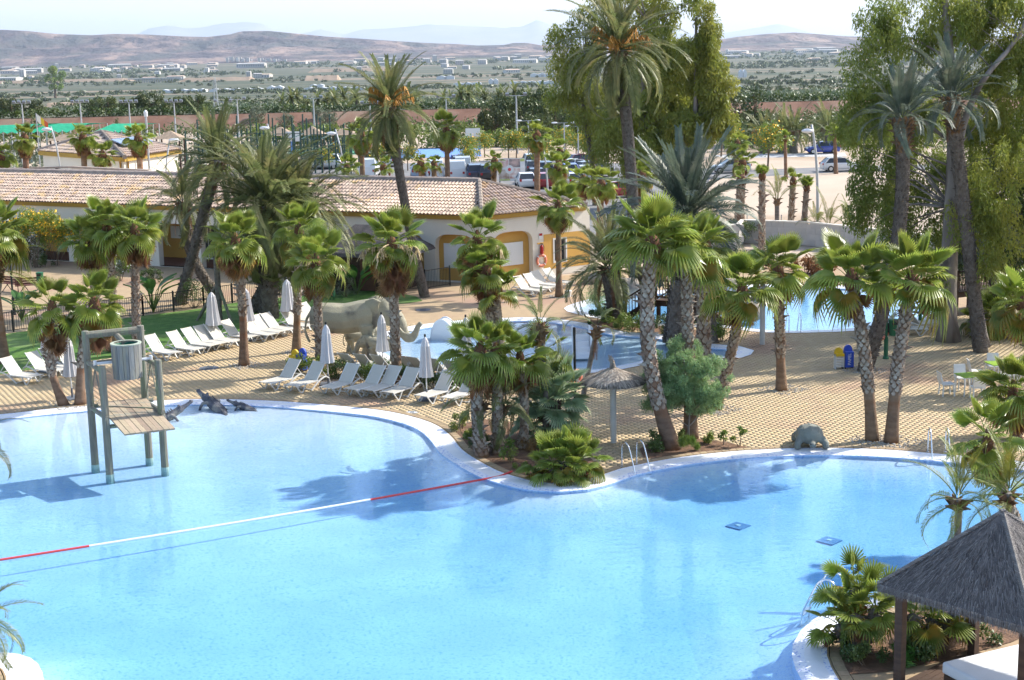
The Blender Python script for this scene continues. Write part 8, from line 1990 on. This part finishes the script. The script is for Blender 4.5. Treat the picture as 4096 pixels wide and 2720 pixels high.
# low shrubs before the wall
bush('dark shrub with small red flowers before the boundary wall', Z6(1000, 1560), 3.2, 1.5, m='shrub_dark', n=3000, leaf=.14, flowers='blossom_r', nf=60, seed=120)
for i, (x, y, w, l) in enumerate(((1100, 900, 4.0, 'brown shaded shrub behind the far pool, left'), (1500, 960, 4.5, 'brown shaded shrub behind the far pool, middle'), (2100, 980, 3.5, 'dark shrub behind the far pool, right'))): bush(l, C(2, 1, x + 1200, y), w, 1.0, d=1.5, m='fan_dry' if i < 2 else 'shrub_dark', n=2200, leaf=.16, seed=122 + i)

# ------------------------------------------------------------------ the plain: groves, sheds, viaduct, town
def grove_palms():
    cr = []
    for k in range(3):
        mb = MB(); rr = random.Random(k)
        for i in range(26):
            az, el = i * 2.4, R(80 - 115 * (i + .5) / 26); p = Vector((0, 0, 3.2)); d = Vector((math.cos(az) * math.cos(el), math.sin(az) * math.cos(el), math.sin(el))); pts = [p.copy()]
            for j in range(4): p = p + d * .8; d = (d - Vector((0, 0, .32))).normalized(); pts.append(p.copy())
            for a, b in zip(pts, pts[1:]):
                s = (b - a).cross(Vector((0, 0, 1))).normalized() * .3; mb.add([a - s, a + s, b + s * .8, b - s * .8], [(0, 1, 2, 3)])
        cr.append((mb.mesh('crown', M['date']), MB().tube([(0, 0, 0), (0, 0, 3.3)], [.4, .32], 6).mesh('trunk', M['bark_grey'])))
    rr = random.Random(6); n = 0
    while n < 90:
        x, y = rr.uniform(-42, 48), 278 + abs(rr.gauss(0, 42)); fx, fy = project((x, y, terrain(x, y)))
        if not (0 < fx < 4150) or (fx < 900 and rr.random() < .9) : continue
        s = rr.uniform(.5, .9); root = thing('date_palm', ['grey-green date palm low in the grove just beyond the embankment hedge', 'grey-green date palm in the middle rows of the grove beyond the embankment', 'grey-green date palm in the farthest rows of the grove beyond the embankment'][0 if y < 295 else 1 if y < 320 else 2], 'palm tree', (x, y, terrain(x, y) - .1), rr.uniform(0, 6), 'date palms in the grove beyond the embankment', s); c_, t_ = cr[n % 3]; link('crown', c_, root); link('trunk', t_, root); n += 1
grove_palms()
r = random.Random(77)
def far_clumps(n, y0, y1, s0, s1, thr, seed):
    out = []
    while len(out) < n:
        y = y0 * (y1 / y0) ** r.random(); x = r.uniform(-.37, .37) * y
        if noise.noise(Vector((x * .003 + seed, y * .011 * 300 / y0, seed))) < thr: continue
        if 2250 < y < 2900 and r.random() < .85: continue
        s = r.uniform(s0, s1); z = terrain(x, y); out.append((x, y, z + s * .45, (s * r.uniform(.8, 1.8), s, s * .65)))
    return out
mass('woodland', far_clumps(420, 276, 620, 1.0, 2.3, -.15, 1), 22000, .85, 'olive', 41, 'grey-green scrub and groves beyond the embankment')
mass('woodland', far_clumps(520, 560, 1500, 1.5, 3.2, .02, 2), 24000, 1.5, 'pine', 42, 'dark groves on the near plain')
mass('woodland', far_clumps(1100, 1500, 3600, 2.2, 4.6, .0, 3), 30000, 3.8, 'pine', 43, 'dark tree rows on the middle plain')
mass('woodland', far_clumps(1500, 3300, 6700, 4, 8, -.04, 4), 30000, 7.0, 'pine', 44, 'dark trees of the far valley')
M['shed_white'] = mat('shed_white', (.66, .66, .66), (.58, .58, .59), .1, .6); M['house_white'] = mat('house_white', (.50, .47, .43), (.42, .39, .35), .05, .85, rand=.25)
M['earth_tan'] = mat('earth_tan', (.40, .29, .20), (.33, .24, .165), .05, .95); M['concrete'] = mat('concrete', (.46, .44, .41), (.40, .385, .36), .2, .9)
def long_shed(label, a, b, h=4.0, d=14, bays=0):
    p, q = T(a), T(b); y = p.y; q = Vector((D(b, y).x, y, 0)); root = thing('greenhouse', label, 'greenhouse', (p.x, y, p.z), group='long white greenhouses on the plain'); W_ = q.x - p.x; n = max(2, int(W_ / 12)); mb = MB()
    for i in range(n): mb.prism([(W_ * i / n, 0), (W_ * (i + 1) / n, 0), (W_ * (i + 1) / n, h * .7), (W_ * (i + .5) / n, h), (W_ * i / n, h * .7)], 0, d)
    mb.obj('roof_bays', M['shed_white'], root); MB().box((W_ / 2, -.2, h * .3), (W_ * .12, .3, h * .5)).obj('door', M['concrete'], root)
for l, x0, x1, y, h in (('long white greenhouse left of the lattice mast', 1470, 1900, 858, 4.5), ('long white greenhouse right of the lattice mast', 1930, 2420, 850, 4.5)): long_shed(l, c00(x0, y), c00(x1, y), h)
for l, x0, x1, y, h in (('white greenhouse strip behind the grove palms', 440, 760, 835, 4), ('short white shed beside the greenhouse strip', 100, 250, 838, 6.5), ('white greenhouse strip behind the fruiting date palm', 760, 1000, 832, 4), ('grey roofed shed right of the fruiting date palm', 1665, 1830, 735, 7), ('white greenhouse left of the eucalyptus group', 1820, 2080, 796, 5), ('white building with pitched roof left of the eucalyptus group', 2145, 2235, 778, 8), ('pale long shed below the motorway', 495, 625, 810, 5)): long_shed(l, c10(x0, y), c10(x1, y), h)
long_shed('white greenhouse seen through the eucalyptus at left', c20(-20, 785), c20(390, 780), 5); long_shed('grey greenhouse behind the eucalyptus', c20(170, 712), c20(390, 706), 7); long_shed('small white house right of the eucalyptus group', c20(2100, 716), c20(2165, 716), 12); long_shed('white wall in the grove right of the eucalyptus group', c20(2030, 845), c20(2140, 845), 4)
# motorway on its bank, with viaduct
vp, vq = T(c00(1262, 765)), T(c00(1590, 752)); root = thing('viaduct', 'pale concrete viaduct with many piers on the plain', 'bridge', vp); W_ = (Vector((D(c00(1590, 752), vp.y).x, vp.y, 0)) - vp).x; H_ = D(c00(1262, 728), vp.y).z - vp.z
MB().box((W_ / 2, 4, H_), (W_ * 1.5, 10, 2.0)).obj('roadway', M['concrete'], root); pm = MB().box((0, 0, H_ / 2 - .5), (2.0, 6, H_ - .8)).mesh('pier', M['concrete'])
for i in range(15): link('pier', pm, root, (W_ * i / 14, 4, 0))
def bank(a, b, h, name='road_bank', label='tan earth bank carrying the far road'):
    p = T(a); q = D(b, p.y * 1.0); mb = MB(); W_ = q.x - p.x; K = 24; vs = []
    for i in range(K + 1):
        x = p.x + W_ * i / K; e = min(1, i / 2, (K - i) / 2); hh = h * e * (1 + .05 * math.sin(i * .9))
        vs += [(x, p.y - h * 1.4, p.z - .3), (x, p.y, p.z + hh), (x, p.y + 12, p.z + hh), (x, p.y + 12 + h, p.z - .3)]
    mb.add(vs, [(4 * i + j, 4 * i + 4 + j, 4 * i + 5 + j, 4 * i + 1 + j) for i in range(K) for j in range(3)]); return tag(mb.obj(name, M['earth_tan']), label, kind='structure')
bank(c00(-300, 780), c00(1262, 770), H_ * .8); bank(c00(1650, 755), c00(2361, 735), H_ * .9); bank(c10(440, 745), c10(780, 735), 9); bank(c10(480, 670), c10(1250, 630), 9)
bank(c00(410, 985), c00(800, 985), 2.2, 'earth_mound', 'pale sandy mound between the pines above the bank')
# far town
def town():
    ms = []
    for w, d, h, fl in ((14, 10, 7, 2), (20, 12, 10, 3), (34, 16, 7, 1), (12, 12, 17, 5), (60, 24, 9, 1)):
        mb = MB(); mb.box((0, 0, h / 2), (w, d, h)); wd = MB()
        for f in range(fl):
            for i in range(max(2, int(w / 5))): wd.box((-w / 2 + (i + .5) * w / max(2, int(w / 5)), -d / 2 - .05, h * (f + .55) / fl), (w / max(2, int(w / 5)) * .45, .1, h / fl * .4))
        rf = MB(); rf.loft([[(-w / 2 - .4, -d / 2 - .4, h), (w / 2 + .4, -d / 2 - .4, h), (w / 2 + .4, d / 2 + .4, h), (-w / 2 - .4, d / 2 + .4, h)], [(-w / 2 + 2, -.2, h + 1.6), (w / 2 - 2, -.2, h + 1.6), (w / 2 - 2, .2, h + 1.6), (-w / 2 + 2, .2, h + 1.6)]])
        ms.append((mb.mesh('walls', M['house_white']), wd.mesh('windows', M['base_plate']), rf.mesh('roof', M['tile' if h < 9 else 'concrete'])))
    rr = random.Random(9); n = 0
    while n < 210:
        y = rr.uniform(2600, 6600) if n % 3 else rr.uniform(5000, 6600); x = rr.uniform(-.36, .36) * y
        if noise.noise(Vector((x * .0009, y * .0012, 3))) < -.05 - .3 * (y > 4800): continue
        k = rr.choices(range(5), [4, 3, 3, 1, 2.5 if y > 4600 else .3])[0]; root = thing('house', ('small two-storey tiled house', 'wide three-storey flat-roofed block', 'low tiled farm shed', 'slim five-storey tower block', 'long low warehouse')[k] + (' among the trees of the middle plain' if y < 4600 else ' in the pale town below the hills'), 'building', (x, y, terrain(x, y) - .2), rr.uniform(-.5, .5), 'pale buildings of the far town', rr.uniform(.7, 1.2) * (1 + .35 * (y > 4600)))
        for m_, nm_ in zip(ms[k], ('walls', 'windows', 'roof')): link(nm_, m_, root)
        n += 1
    for i in range(22):                                              # white terrace of apartment blocks on the hill foot
        p = D(O(524 + i * 6.0 + (14 if i > 9 else 0), 138 - (3 if i % 3 else 0) + i * .35), 6850 + (i % 2) * 30); root = thing('apartment_block', 'white block of the terraced estate at the foot of the hills', 'building', (p.x, p.y, p.z - 12), 0, 'white terraced estate below the hills', 1.0)
        link('walls', ms[3][0], root, (0, 0, 0), (0, 0, 0), (1, 1, 1.25)); link('windows', ms[3][1], root, (0, 0, 0), (0, 0, 0), (1, 1, 1.25))
town()
# lattice mast
p = D(c00(1997, 1010), 285); t = D(c00(1992, 715), 285); root = thing('lattice_mast', 'slender lattice power mast above the hedge', 'pylon', (p.x, 285, terrain(p.x, 285))); H_ = t.z - terrain(p.x, 285)
for sx in (-1, 1):
    for sy in (-1, 1): MB().tube([(sx * .45, sy * .45, 0), (sx * .12, sy * .12, H_)], .05, 4).obj('leg', M['galv'], root)
mb = MB()
for i in range(int(H_)):
    a, b = .45 - .33 * i / H_, .45 - .33 * (i + 1) / H_; s = 1 if i % 2 else -1
    mb.beam((-a * s, -a, i), (b * s, -b, i + 1), .04, .04); mb.beam((-a * s, a, i), (b * s, b, i + 1), .04, .04)
mb.obj('bracing', M['galv'], root); MB().beam((-1.1, 0, H_ - .6), (1.1, 0, H_ - .6), .08, .08).obj('crossarm', M['galv'], root)
